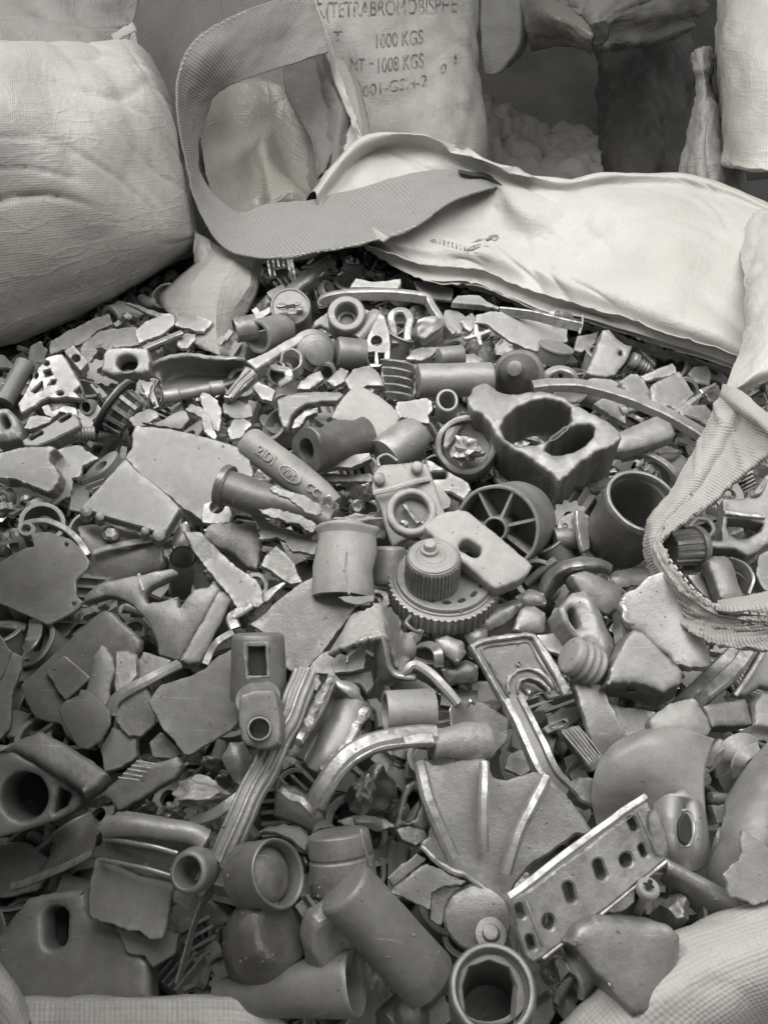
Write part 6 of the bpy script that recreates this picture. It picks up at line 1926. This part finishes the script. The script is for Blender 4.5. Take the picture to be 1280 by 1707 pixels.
lathe('ring_cup', 'D', (535, 430, .030), (528, 362, .060), [(0, 92), (.95, 92), (1, 86), (1, 58), (.9, 50), (.5, 48), (.5, 34), (.3, 34), (.3, 0), (0, 0)], par=o, mat='zinc', seg=48)
lathe('side_lug', 'D', (690, 375, .046), (580, 500, .030), [(0, 0), (0, 44), (.2, 52), (1, 40), (1, 0)], par=o, mat='zinc')
o = sweep('arched_grip', 'D', "412,330,.034 420,300,.042 500,278,.048 620,272,.05 760,272,.05 880,285,.048 930,300,.044 960,350,.038 1000,410,.03 1060,475,.02", sect_rect(34, 56, .2), mat='zinc', sub=8)
T(o, 'arched grip', 'long arched grip bar in front of the flap', 'handle')
o = plate('far_block', 'D', "540,240 575,185 640,205 720,200 798,188 800,215 785,245 660,240", .046, (0, -.5), .016, mat='zinc', bev=.002)
T(o, 'shadowed block', 'block with a scooped top behind the arched grip', 'block')
o = sweep('curved_piece', 'D', "200,330,.012 260,250,.02 330,190,.03 400,130,.034 450,110,.03", sect_rect(70, 40, .3), mat='dull')
T(o, 'far curved bar', 'thick curved bar receding under the strap loop', 'bar')
o = sweep('keyhole_link', 'D', "770,520,.022 760,440,.03 750,390,.036 775,355,.042 820,355,.042 842,395,.038 835,440,.032 830,500,.024", sect_rect(38, 24, .25), mat='zinc')
T(o, 'keyhole link', 'keyhole shaped link beside the flanged ring', 'link')
o = plate('windowed_bracket', 'D', "618,525 650,440 690,365 718,380 738,450 748,510 742,592 690,632 650,630 632,600", .036, (.05, -.6), .008, holes=[E(678, 500, 28, 24), "632,560 670,552 668,612 640,612", "684,560 716,560 712,605 690,618"], mat='zinc', jag=.3)
T(o, 'windowed bracket', 'thin bracket with a round hole and two windows', 'bracket')
o = lump('twisted_lump', 'D', (930, 460, .028), 110, 66, .020, mat='zinc', rot=-25, cuts=8, nz=.2)
T(o, 'twisted lump', 'shiny twisted lump in the far band beside the keyhole link', 'lump')
o = lathe('stepped_disc', 'D', (350, 560, .022), (385, 565, .038), [(0, 0), (0, 112), (.3, 116), (.4, 92), (.7, 90), (.75, 60), (1, 56), (1, 0)], mat='zinc', seg=48)
T(o, 'stepped disc', 'round stepped disc standing on edge in the far band', 'disc')
o = lathe('grey_drum', 'D', (480, 560, .026), (620, 570, .020), [(0, 0), (0, 74), (.08, 80), (1, 76), (1, 0)], mat='zinc')
T(o, 'grey drum', 'short smooth drum below the flanged ring', 'drum')
o = plate('tapered_strip', 'D', "28,600 120,560 240,490 300,470 330,480 300,510 180,580 80,645", .042, (.05, -.4), .008, mat='zinc', bev=.0015)
T(o, 'tapered blade', 'long tapered flat blade above the thin round bar', 'blade')
o = sweep('pipe_ring', 'D', "210,620,.030 225,575,.038 265,560,.042 300,585,.04 300,640,.032 260,668,.026 225,650,.026", sect_rect(14, 50, .3), closed=True, mat='zinc')
T(o, None, 'thin walled pipe ring in the far band', 'ring')
o = sweep('curled_piece', 'D', "155,620,.026 190,640,.032 235,650,.034 240,690,.028 200,720,.022", sect_rect(44, 22, .3), mat='zinc')
T(o, None, 'curled strip below the pipe ring', 'strip')
# heat sink
o = plate('heat_sink', 'D', "700,600 880,590 895,700 860,790 760,800 700,690", .012, (0, -.4), .012, mat='dark')
T(o, 'heat sink', 'finned heat sink block behind the smooth cylinder', 'heat sink')
for k in range(5):
    y = 610 + k * 40
    sweep('fin', 'D', "%d,%d,.036 %d,%d,.040 %d,%d,.036 %d,%d,.022" % (705 + k * 6, y, 770 + k * 5, y + 4, 835 + k * 2, y + 22, 862 - k * 4, y + 58), sect_rect(14, 44, .2), par=o, mat='dark', sub=5)
o = lathe('smooth_cylinder', 'D', (880, 700, .040), (1248, 690, .036), [(0, 0), (0, 78), (.02, 84), (.98, 84), (1, 80), (1, 0)], mat='zinc', seg=56)
T(o, 'smooth cylinder', 'smooth solid cylinder lying on its side in the far band', 'cylinder')
o = lathe('small_barrel', 'D', (985, 585, .030), (1100, 570, .028), [(0, 0), (0, 46), (.1, 52), (1, 50), (1, 0)], mat='zinc')
T(o, None, 'small barrel behind the smooth cylinder', 'barrel')
o = lathe('oval_tube', 'D', (1030, 795, .046), (1010, 870, .018), [(0, 62), (.04, 68), (1, 60), (1, 40), (0, 50)], closed=True, mat='zinc', sq=.85, dent=.003)
T(o, 'oval tube', 'short oval tube end below the smooth cylinder', 'tube')
o = plate('c_bracket', 'D', "185,790 230,768 300,755 380,750 500,752 520,770 480,800 400,802 330,812 285,838 258,870 240,935 212,925 190,860", .032, (0, -.4), .012, mat='zinc', bev=.002)
T(o, 'C shaped bracket', 'curved C shaped bracket above the drilled round block', 'bracket')
o = plate('inner_ring', 'D', "255,935 270,890 320,850 380,838 385,858 330,880 300,930", .022, (0, -.4), .008, mat='zinc')
T(o, None, 'curved strip inside the C shaped bracket', 'strip')
o = plate('split_flap', 'D', "780,800 850,795 920,780 955,800 958,842 935,870 942,910 880,905 800,880 760,945 770,870", .036, (.1, -.45), .006, mat='zinc', jag=.7)
T(o, 'split flap', 'pale split flap between the grainy plate and the oval tube', 'flap')
o = plate('wire_cross', 'D', "1105,480 1160,465 1160,395 1180,390 1185,455 1240,438 1245,455 1195,475 1205,520 1185,525 1172,482 1115,495", .034, (0, -.5), .005, mat='zinc', jag=.1, bev=.001)
T(o, 'small cross', 'small cross shaped piece at the edge of the wide flat plate', 'cross')
o = plate('bracket_tip', 'D', "1050,310 1080,275 1150,270 1190,275 1240,310 1285,330 1285,345 1200,320 1100,315", .038, (.1, -.4), .010, mat='zinc')
T(o, 'curved tip', 'bent bracket tip beside the hem of the flap', 'bracket')
for s_, z_, lab in (("1020,345 1080,350 1120,380 1100,460 1060,470 1000,400", .020, 'grey flake behind the small cross'),
                    ("1090,400 1150,360 1180,400 1140,460", .022, 'dull flake at the end of the arched grip'),
                    ("820,590 860,545 900,530 990,530 960,570 900,600", .030, 'thin angled flake beside the twisted lump'),
                    ("430,700 470,660 500,630 540,650 520,700 470,730", .030, 'pale notched flake above the C shaped bracket'),
                    ("520,700 560,640 640,620 690,660 720,730 640,720 560,760", .034, 'broken flake with a curled top above the grainy plate'),
                    ("1100,570 1160,560 1200,590 1190,620 1120,610", .020, 'flake behind the smooth cylinder'),
                    ("300,700 360,660 400,650 420,690 340,740 280,740", .022, 'pale flake below the stepped disc')):
    o = plate('flake', 'D', s_, z_, (.05, -.4), .006, mat='zinc', jag=.6, dome=.001)
    T(o, None, lab, 'flake', 'flakes of the far band')
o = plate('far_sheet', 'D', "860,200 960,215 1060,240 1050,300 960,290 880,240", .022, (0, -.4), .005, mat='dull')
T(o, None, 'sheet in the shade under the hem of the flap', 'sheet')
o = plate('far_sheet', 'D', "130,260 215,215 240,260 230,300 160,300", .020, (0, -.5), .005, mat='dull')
T(o, None, 'small sheet in the shade beside the scalloped knob', 'sheet')

# ---- view E
o = plate('wide_plate', 'E', "-20,330 50,315 120,322 250,355 390,392 388,450 330,475 250,496 190,480 150,458 100,430 60,398 20,372 -20,368", .038, (-.05, -.6), .005, mat='dull', jag=.8)
T(o, 'wide flat plate', 'wide flat broken plate lying under the hem of the flap', 'plate')
sweep('turned_edge', 'E', "90,318,.05 230,335,.056 350,365,.058 450,388,.056", sect_rect(12, 46, .2), par=o, mat='zinc')
sweep('corner_lip', 'E', "455,340,.06 452,380,.056 440,420,.05", sect_rect(10, 20, .2), par=o, mat='zinc')
o = lathe('domed_boss', 'E', (175, 612, .020), (160, 585, .050), [(0, 0), (0, 108), (.45, 112), (.5, 92), (.55, 86), (.85, 74), (1.1, 46), (1.18, 34), (1.5, 32), (1.5, 0)], mat='dark', seg=48)
T(o, 'domed knob', 'dark domed knob with a nub inside a raised ring', 'knob')
o = sweep('ring_arch', 'E', "285,632,.026 300,595,.034 350,575,.038 405,590,.036 425,630,.026", sect_rect(38, 26, .25), mat='zinc')
T(o, 'half ring', 'half ring standing above the end of the arched bar', 'ring')
o = lathe('short_cup', 'E', (310, 545, .020), (335, 470, .040), [(0, 0), (0, 62), (.8, 66), (.85, 76), (1, 76), (1, 60), (.85, 0)], mat='dull', dent=.003)
T(o, 'short cup', 'short shaded cup below the wide flat plate', 'cup')
o = plate('angled_block', 'E', "470,590 510,510 545,400 575,395 600,430 645,465 680,470 650,540 600,600 560,610 520,605", .042, (.15, -.5), .020, holes=[E(625, 503, 9, 10)], mat='zinc', bev=.002)
T(o, 'angled block', 'angled block with a pin hole behind the half ring', 'block')
o = plate('block_flake', 'E', "415,490 430,425 500,415 530,400 510,460 450,500", .030, (0, -.5), .010, mat='zinc')
T(o, None, 'chipped piece leaning on the angled block', 'scrap')
o = lathe('machine_screw', 'E', (668, 530, .034), (752, 578, .022), [(0, 0), (0, 36), (.28, 38), (.3, 24), (.5, 24), (.52, 30), (.6, 22), (.68, 28), (.76, 22), (.84, 28), (.92, 22), (1, 22), (1, 0)], mat='zinc', seg=28)
T(o, 'machine screw', 'short stepped screw beside the angled block', 'screw')
for s_, z_, n_, th_, lab, nk in (
    ("708,605 780,572 855,545 872,565 880,600 800,615 730,630", .034, (0, -.6), .006, 'upright grey tile behind the cracked tile', None),
    ("762,640 860,590 885,580 920,630 952,682 900,745 870,762 840,740 800,748 765,740", .036, (.05, -.5), .012, 'cracked flat tile near the bag corner', 'cracked tile'),
    ("618,625 670,592 700,590 735,630 762,690 755,735 720,715 660,690", .034, (.1, -.5), .012, 'angled tile beside the cracked tile', None),
    ("448,630 500,610 580,615 632,640 630,682 560,655 500,640", .030, (0, -.4), .008, 'flat tile behind the arched bar', None),
    ("925,590 950,560 1015,555 1030,600 1020,640 960,635", .030, (0, -.5), .02, 'square block under the torn hem by the bag corner', None),
    ("885,755 930,735 1000,730 1040,770 1020,825 960,795 900,780", .034, (.1, -.45), .010, 'grooved tile close to the strap seam', None),
    ("975,660 1050,630 1050,645 990,680", .040, (.1, -.3), .006, 'thin blade pointing at the strap seam', None),
    ("1000,680 1060,640 1080,690 1050,720 1020,715", .028, (.2, -.4), .008, 'curved tile by the strap seam', None),
    ("855,760 905,720 985,670 1000,685 920,750 880,775", .032, (.1, -.4), .006, 'narrow strip beside the grooved tile', None),
    ("680,455 700,450 790,545 780,560", .024, (.1, -.4), .010, 'dark slim bar in the shade under the hem', None),
    ("300,315 380,310 410,345 330,355", .050, (0, -.6), .01, 'rounded stub under the torn hem', None)):
    o = plate('tile_piece', 'E', s_, z_, n_, th_, mat='zinc', jag=.5, bev=.0015)
    T(o, nk, lab, 'tile' if 'tile' in lab else 'scrap', 'broken tiles by the bag corner' if 'tile' in lab else None)
o = lathe('screw_boss', 'E', (335, 330, .058), (395, 350, .048), [(0, 0), (0, 10), (.15, 11), (.15, 24), (1, 26), (1, 0)], mat='zinc', seg=24)
T(o, None, 'screw boss under the torn hem of the flap', 'boss')
o = plate('shade_flat', 'E', "560,690 640,720 650,820 600,790 500,730", .016, (0, -.4), .008, mat='zinc')
T(o, None, 'flat scrap between the arched bar and the octagonal bar end', 'scrap')
o = lump('corner_lump', 'E', (985, 800, .016), 60, 44, .016, mat='zinc')
T(o, None, 'lump under the grooved tile by the strap', 'lump')
# ------------------------------------------------------------------ small scrap filling the gaps: each visible one is an object of its own
from mathutils.bvhtree import BVHTree
RND = random.Random(77)

def local_piece(kind, seed_):
    """vertices and faces of one small scrap, about 1 unit long, lying in its own frame"""
    r = random.Random(seed_)
    V_, F_ = [], []
    if kind == 'flake':
        n = r.randint(5, 8)
        base = [(math.cos(6.283 * (i + r.uniform(-.3, .3)) / n) * r.uniform(.35, .6), math.sin(6.283 * (i + r.uniform(-.3, .3)) / n) * r.uniform(.25, .5)) for i in range(n)]
        base = chaikin(base, .12)
        base = [tuple(p) for p in resample(base, .09)]
        base = [(x + .03 * noise.noise(Vector((x * 9, y * 9, seed_))), y + .03 * noise.noise(Vector((x * 9, y * 9, seed_ + 5)))) for x, y in base]
        t = r.uniform(.05, .12)
        bx, by = r.uniform(-.3, .3), r.uniform(-.3, .3)
        m = len(base)
        for k, (s, h) in enumerate(((.97, 0), (1, -.02), (1, -t + .02), (.97, -t))):
            for x, y in base:
                V_.append(Vector((x * s, y * s, h + bx * x * x + by * y * y)))
        for k in range(3):
            F_ += [(k * m + i, k * m + (i + 1) % m, (k + 1) * m + (i + 1) % m, (k + 1) * m + i) for i in range(m)]
        F_ += [tuple(range(m)), tuple(range(3 * m, 4 * m))]
    elif kind == 'tube_stub' or kind == 'ring':
        L = r.uniform(.6, .95) if kind == 'tube_stub' else r.uniform(.16, .3)
        ro = r.uniform(.18, .27) if kind == 'tube_stub' else r.uniform(.36, .46)
        ri = ro * r.uniform(.6, .8)
        pr = [(-L / 2, ro * .95), (-L / 2 + .02, ro), (L / 2 - .02, ro), (L / 2, ro * .95), (L / 2, ri), (-L / 2, ri)]
        m = 26
        ax = (lambda a, b, c: Vector((a, b, c))) if kind == 'tube_stub' else (lambda a, b, c: Vector((b, c, a)))
        for x, q in pr:
            for i in range(m):
                t = 6.2832 * i / m
                V_.append(ax(x, q * math.cos(t), q * math.sin(t)))
        k = len(pr)
        F_ = [(a * m + i, a * m + (i + 1) % m, ((a + 1) % k) * m + (i + 1) % m, ((a + 1) % k) * m + i) for a in range(k) for i in range(m)]
    elif kind == 'bar':
        w, h = r.uniform(.14, .22), r.uniform(.08, .2)
        b = r.uniform(-.4, .4)
        sc = sect_rect(w, h, .2)
        m, n = len(sc), 9
        for i in range(n):
            x = -.5 + i / (n - 1)
            for y, z in sc:
                V_.append(Vector((x, y + b * x * x, z + .1 * b * x)))
        F_ = [(i * m + q, i * m + (q + 1) % m, (i + 1) * m + (q + 1) % m, (i + 1) * m + q) for i in range(n - 1) for q in range(m)] + [tuple(range(m)), tuple(range((n - 1) * m, n * m))]
    elif kind == 'bent_strip':
        w, h = r.uniform(.22, .36), .05
        sc = sect_rect(w, h, .3)
        m, n = len(sc), 14
        a1 = r.uniform(1.4, 3.4)
        for i in range(n):
            t = -a1 / 2 + a1 * i / (n - 1)
            R = .9 / a1 + .1
            c, s = math.cos(t), math.sin(t)
            for y, z in sc:
                V_.append(Vector((s * (R + z), y, c * (R + z) - R)))
        F_ = [(i * m + q, i * m + (q + 1) % m, (i + 1) * m + (q + 1) % m, (i + 1) * m + q) for i in range(n - 1) for q in range(m)] + [tuple(range(m)), tuple(range((n - 1) * m, n * m))]
    elif kind == 'angle_piece':
        w, a, t = r.uniform(.3, .5), r.uniform(.3, .5), .07
        pr = [(-.45, 0), (-.42, t), (0, t), (0.0 + t * .2, t * .9), (t, .02), (t, -a), (0, -a), (0, -t * .1), (-.03, 0)]
        m = len(pr)
        for y in (-w / 2, -w / 2 + .02, w / 2 - .02, w / 2):
            for x, z in pr:
                V_.append(Vector((x + .2, y, z)))
        F_ = [(k * m + i, k * m + (i + 1) % m, (k + 1) * m + (i + 1) % m, (k + 1) * m + i) for k in range(3) for i in range(m)] + [tuple(range(m)), tuple(range(3 * m, 4 * m))]
    elif kind == 'chunk':
        bm = bmesh.new()
        bmesh.ops.create_icosphere(bm, subdivisions=4, radius=.46)
        pl = [(Vector((r.gauss(0, 1), r.gauss(0, 1), r.gauss(0, 1))).normalized(), r.uniform(.20, .38)) for _ in range(14)]
        for v in bm.verts:
            p = v.co.copy()
            for q, d in pl:
                e = p.dot(q) - d
                if e > 0:
                    p -= q * e
            V_.append(p * (1 + .15 * noise.noise(p * 6 + Vector((seed_, 0, 0)))))
        F_ = [tuple(v.index for v in f.verts) for f in bm.faces]
        bm.free()
    elif kind == 'stud':
        pr = [(-.45, 0), (-.45, .2), (-.43, .23), (-.25, .23), (-.23, .2), (-.23, .11)] + [(-.2 + .65 * i / 14, .12 if i % 2 else .10) for i in range(15)] + [(.47, 0)]
        m = 20
        for x, q in pr:
            for i in range(m):
                t = 6.2832 * i / m
                V_.append(Vector((x, max(q, 1e-4) * math.cos(t), max(q, 1e-4) * math.sin(t))))
        k = len(pr)
        F_ = [(a * m + i, a * m + (i + 1) % m, (a + 1) * m + (i + 1) % m, (a + 1) * m + i) for a in range(k - 1) for i in range(m)]
    elif kind == 'channel_piece':
        w, a, t, L = r.uniform(.3, .4), r.uniform(.16, .26), .05, r.uniform(.7, 1.0)
        pr = [(-w / 2, 0), (w / 2, 0), (w / 2, a), (w / 2 - t, a), (w / 2 - t, t), (-w / 2 + t, t), (-w / 2 + t, a), (-w / 2, a)]
        m = len(pr)
        for x in (-L / 2, -L / 6, L / 6, L / 2):
            for y, z in pr:
                V_.append(Vector((x, y + .08 * x * x, -z)))
        F_ = [(k * m + i, k * m + (i + 1) % m, (k + 1) * m + (i + 1) % m, (k + 1) * m + i) for k in range(3) for i in range(m)] + [tuple(range(m)), tuple(range(3 * m, 4 * m))]
    elif kind in ('ribbed_piece', 'cross_piece', 'gear_piece', 'hook_piece', 'holed_tab'):
        hole = None
        if kind == 'ribbed_piece':
            n = r.randint(3, 5)
            out = [(-.5, 0)]
            for i in range(n):
                x = -.45 + .9 * i / n
                out += [(x, .08), (x + .02, .28), (x + .08, .28), (x + .1, .08)]
            out += [(.5, .08), (.5, 0)]
            L, up = r.uniform(.5, .9), True
        elif kind == 'cross_piece':
            w = r.uniform(.08, .13)
            out = [(-.5, -w), (-w, -w), (-w, -.4), (w, -.4), (w, -w), (.5, -w * .8), (.5, w * .8), (w, w), (w, .35), (-w, .35), (-w, w), (-.5, w)]
            L, up = .14, False
        elif kind == 'gear_piece':
            n = 22
            out = [((.46 if i % 4 < 2 else .39) * math.cos(6.2832 * i / (4 * n / 2)), (.46 if i % 4 < 2 else .39) * math.sin(6.2832 * i / (4 * n / 2))) for i in range(2 * n)]
            hole, L, up = .16, .18, False
        elif kind == 'hook_piece':
            out = [(-.5, -.1), (.1, -.14), (.34, -.3), (.5, -.16), (.42, .14), (.22, .3), (.1, .2), (.24, .06), (.2, -.02), (.05, .04), (-.5, .08)]
            L, up = .14, False
        else:
            a = r.uniform(.25, .34)
            out = [(.5 * math.cos(t) * (1 if abs(math.cos(t)) > .6 else .9), a * math.sin(t) * 1.05) for t in [6.2832 * i / 24 for i in range(24)]]
            hole, L, up = a * .55, r.uniform(.1, .2), False
        m = len(out)
        for k, h in enumerate((-L / 2, L / 2)):
            for x, y in out:
                V_.append(Vector((x, h, y - .1)) if up else Vector((x, y, h)))
        F_ = [(i, (i + 1) % m, m + (i + 1) % m, m + i) for i in range(m)]
        if hole:
            for h in (-L / 2, L / 2):
                for x, y in out:
                    q = math.atan2(y, x)
                    V_.append(Vector((hole * math.cos(q), hole * math.sin(q), h)))
            F_ += [(2 * m + i, 2 * m + (i + 1) % m, 3 * m + (i + 1) % m, 3 * m + i) for i in range(m)]
            F_ += [(i, (i + 1) % m, 2 * m + (i + 1) % m, 2 * m + i) for i in range(m)]
            F_ += [(m + i, m + (i + 1) % m, 3 * m + (i + 1) % m, 3 * m + i) for i in range(m)]
        else:
            F_ += [tuple(range(m)), tuple(range(m, 2 * m))]
        sk = r.uniform(-.25, .25)
        V_ = [Vector((v.x, v.y, v.z + sk * v.x * v.x)) for v in V_]
    elif kind == 'cup_piece':
        pr = [(.3, 0), (.3, .36), (-.3, .42), (-.34, .46), (-.36, .44), (-.36, .36), (.22, .30), (.24, 0)]
        m = 26
        for x, q in pr:
            for i in range(m):
                t = 6.2832 * i / m
                V_.append(Vector((max(q, 1e-4) * math.cos(t), max(q, 1e-4) * math.sin(t), -x)))
        k = len(pr)
        F_ = [(a * m + i, a * m + (i + 1) % m, (a + 1) * m + (i + 1) % m, (a + 1) * m + i) for a in range(k - 1) for i in range(m)]
    elif kind == 'elbow_piece':
        n, m = 12, 18
        for i in range(n):
            t = 1.5 * i / (n - 1)
            for q in range(m):
                a = 6.2832 * q / m
                R = .45 + .18 * math.cos(a)
                V_.append(Vector((R * math.sin(t) - .3, R * math.cos(t) - .3, .18 * math.sin(a))))
        for i in (n - 1, 0):
            t = 1.5 * i / (n - 1)
            for q in range(m):
                a = 6.2832 * q / m
                R = .45 + .12 * math.cos(a)
                V_.append(Vector((R * math.sin(t) - .3, R * math.cos(t) - .3, .12 * math.sin(a))))
        F_ = [(i * m + q, i * m + (q + 1) % m, (i + 1) * m + (q + 1) % m, (i + 1) * m + q) for i in range(n + 1) for q in range(m)]
    return V_, F_

KINDS = ['flake', 'bent_strip', 'cup_piece', 'chunk', 'bar', 'tube_stub', 'ring', 'angle_piece', 'stud', 'channel_piece', 'ribbed_piece', 'cross_piece', 'gear_piece', 'hook_piece', 'holed_tab', 'cup_piece', 'elbow_piece', 'ribbed_piece', 'holed_tab', 'angle_piece', 'channel_piece']
WORDS = {'flake': ['jagged flake', 'curled flake', 'thin flake', 'broad flake'], 'tube_stub': ['tube stub', 'short tube end'], 'ring': ['loose ring', 'narrow ring'], 'bar': ['small bar', 'stubby bar'],
         'bent_strip': ['bent strip', 'bowed strip'], 'angle_piece': ['angle piece', 'folded corner piece'], 'chunk': ['faceted chunk', 'lumpy chunk'], 'stud': ['threaded stud', 'small bolt'], 'channel_piece': ['channel piece', 'U profile piece'], 'ribbed_piece': ['ribbed piece', 'finned piece'], 'cross_piece': ['cross shaped piece', 'cross shaped lug'], 'gear_piece': ['toothed wheel', 'toothed disc'], 'hook_piece': ['hook shaped piece', 'hooked lever'], 'holed_tab': ['holed tab', 'eyelet tab'], 'cup_piece': ['small cup', 'round cup end'], 'elbow_piece': ['elbow tube', 'bent tube piece']}
TEMPL = []
for i, k in enumerate(KINDS * 2):
    V_, F_ = local_piece(k, 100 + i * 7)
    me = bpy.data.meshes.new(k)
    me.from_pydata(V_, [], F_)
    bm = bmesh.new()
    bm.from_mesh(me)
    bmesh.ops.recalc_face_normals(bm, faces=bm.faces)
    bm.to_mesh(me)
    bm.free()
    for p in me.polygons:
        p.use_smooth = True
    me.set_sharp_from_angle(angle=math.radians(20))
    TEMPL.append((k, me))

# the heap below: countless crumbs in one mass
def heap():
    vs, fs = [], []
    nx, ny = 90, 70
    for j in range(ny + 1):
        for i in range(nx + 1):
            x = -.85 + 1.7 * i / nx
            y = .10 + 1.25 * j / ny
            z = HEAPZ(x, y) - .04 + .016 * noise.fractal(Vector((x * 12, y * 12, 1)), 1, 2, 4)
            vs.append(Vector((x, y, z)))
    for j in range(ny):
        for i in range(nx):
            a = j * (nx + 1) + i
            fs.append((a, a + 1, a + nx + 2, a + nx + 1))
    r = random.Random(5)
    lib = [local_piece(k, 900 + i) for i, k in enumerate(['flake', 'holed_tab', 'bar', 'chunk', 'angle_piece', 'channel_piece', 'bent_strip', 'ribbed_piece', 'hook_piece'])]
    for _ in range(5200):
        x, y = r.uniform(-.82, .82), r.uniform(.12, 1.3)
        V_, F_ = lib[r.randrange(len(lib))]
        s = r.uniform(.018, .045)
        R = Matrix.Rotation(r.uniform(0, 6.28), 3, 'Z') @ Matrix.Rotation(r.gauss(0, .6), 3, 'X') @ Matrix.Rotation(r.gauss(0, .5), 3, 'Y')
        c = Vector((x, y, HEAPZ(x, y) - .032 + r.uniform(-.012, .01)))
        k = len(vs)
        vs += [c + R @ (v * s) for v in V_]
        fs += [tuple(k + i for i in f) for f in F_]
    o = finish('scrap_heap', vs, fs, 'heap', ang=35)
    o['kind'] = 'stuff'
    o['label'] = 'mass of small grey metal crumbs between the castings, gap shade painted in'
    o['category'] = 'scrap heap'
    return o

def HEAPZ(x, y):
    f = max(0, min(1, (.42 - y) / .25))
    l = max(0, min(1, (.15 - x) / .35))
    return .002 - .032 * f - .028 * f * l

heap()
bpy.context.view_layer.update()
SPOTS = []
for j in range(50):
    for i in range(36):
        SPOTS.append((i, j))
RND.shuffle(SPOTS)
cand = []
used = {}
for i, j in SPOTS:
    X = (i + RND.uniform(.1, .9)) / 36 * 1320 - 20
    Y = 445 + (j + RND.uniform(.1, .9)) / 50 * 1250
    edge = 590 - 150 * X / 340 if X < 340 else (430 if X < 620 else 450 + (X - 620) * .26)
    if Y < edge + 14:
        continue
    if X > 900 and Y > 1690 - (X - 900) * .52:
        continue
    if Y > 1640 and X < 560:
        continue
    if X > 1215 and Y < 1080:
        continue
    k, me = TEMPL[RND.randrange(len(TEMPL))]
    far = Y < 720
    w = P((X, Y), 0)
    z = HEAPZ(w.x, w.y) + (RND.uniform(-.008, .010) if far else RND.uniform(-.014, .002))
    w = P((X, Y), z)
    size = RND.uniform(.026, .046) * (1.1 if far else 1.0)
    o = bpy.data.objects.new('scrap_' + k, me)
    o.location = w
    o.rotation_euler = (RND.gauss(-.15, .4), RND.gauss(0, .35), RND.uniform(0, 6.28))
    o.scale = (size, size * RND.uniform(.8, 1.2), size)
    cand.append((o, k))
    COL.objects.link(o)
MS = ['zinc', 'dark', 'dull', 'dark', 'rough', 'zinc', 'dull', 'dark']
mats = [MAT[m] for m in MS]
for n_, (k, me) in enumerate(TEMPL):
    me.materials.append(mats[n_ % len(mats)])

# keep what the photograph could show: count the lines of sight that meet each piece first
bpy.context.view_layer.update()
dg = bpy.context.evaluated_depsgraph_get()
hits = {}
for yy in range(440, 1707, 7):
    for xx in range(0, 1280, 7):
        ok, loc, nn, idx, ob, mm = SC.ray_cast(dg, CAM, ray((xx, yy)).normalized())
        if ok:
            hits[ob.name] = hits.get(ob.name, 0) + 1
LIMIT = 470 - len([o for o in COL.objects if o.parent is None and 'category' in o.keys() and o.name.split('.')[0] != 'scrap_heap'])
cand.sort(key=lambda c: -hits.get(c[0].name, 0))
keep = [c for c in cand[:max(LIMIT, 0) + 60] if hits.get(c[0].name, 0) >= 4][:max(60, LIMIT)]
ks = set(c[0].name for c in keep)
for o, k in cand:
    if o.name not in ks:
        bpy.data.objects.remove(o)
ADJ = ['small grey', 'little', 'dull grey', 'worn grey', 'tiny', 'scuffed', 'plain grey', 'stray', 'loose', 'half buried']
seen = set()
for o, k in keep:
    ds = sorted(HEROES, key=lambda h: (Vector((h[1].x, h[1].y)) - o.location.xy).length)
    done = False
    for wd in WORDS[k]:
        for a in range(3):
            for b in range(a + 1, 4):
                lab = 'small grey %s between the %s and the %s' % (wd, ds[a][0], ds[b][0])
                if lab not in seen and len(lab.split()) <= 16:
                    done = True
                    break
            if done:
                break
        if done:
            break
    seen.add(lab)
    o['label'] = lab
    o['category'] = {'flake': 'flake', 'tube_stub': 'tube stub', 'ring': 'ring', 'bar': 'bar', 'bent_strip': 'strip', 'angle_piece': 'angle piece', 'chunk': 'chunk', 'stud': 'bolt', 'channel_piece': 'channel piece', 'ribbed_piece': 'ribbed piece', 'cross_piece': 'cross piece', 'gear_piece': 'gear', 'hook_piece': 'hook', 'holed_tab': 'tab', 'cup_piece': 'cup', 'elbow_piece': 'tube elbow'}[k]
    o['kind'] = 'thing'
    o['group'] = 'small loose scrap between the castings'

# ------------------------------------------------------------------ grit: tiny chips lying on everything
def grit():
    dg = bpy.context.evaluated_depsgraph_get()
    r = random.Random(3)
    lib = [local_piece(k, 400 + i) for i, k in enumerate(['flake', 'flake', 'bar'])]
    tet = [Vector((-.5, -.3, -.2)), Vector((.5, -.25, -.2)), Vector((.1, .45, -.2)), Vector((.05, 0, .3))]
    vs, fs = [], []
    n = 0
    while n < 700:
        X, Y = r.uniform(0, 1280), r.uniform(470, 1650)
        ok, loc, nn, idx, ob, mm = SC.ray_cast(dg, CAM, ray((X, Y)).normalized())
        n += 1
        if not ok or not ob.data.materials or ob.data.materials[0].name in CLOTHS or nn.z < .35:
            continue
        s = r.uniform(.0008, .0024) * (1.5 if r.random() < .1 else 1)
        R = Matrix.Rotation(r.uniform(0, 6.28), 3, 'Z') @ Matrix.Rotation(r.uniform(-.6, .6), 3, 'X')
        k = len(vs)
        vs += [loc + nn * s * .15 + R @ (v * s) for v in tet]
        fs += [(k, k + 1, k + 2), (k, k + 1, k + 3), (k + 1, k + 2, k + 3), (k + 2, k, k + 3)]
    o = finish('metal_grit', vs, fs, 'dull', ang=5)
    o['kind'] = 'stuff'
    o['label'] = 'fine metal grit and tiny chips strewn over the castings'
    o['category'] = 'grit'
CLOTHS = {'sack', 'flap', 'rim', 'web', 'webpale', 'film', 'filmyellow', 'shadecloth', 'greycloth', 'darkweb', 'thread', 'ink'}
bpy.context.view_layer.update()
grit()
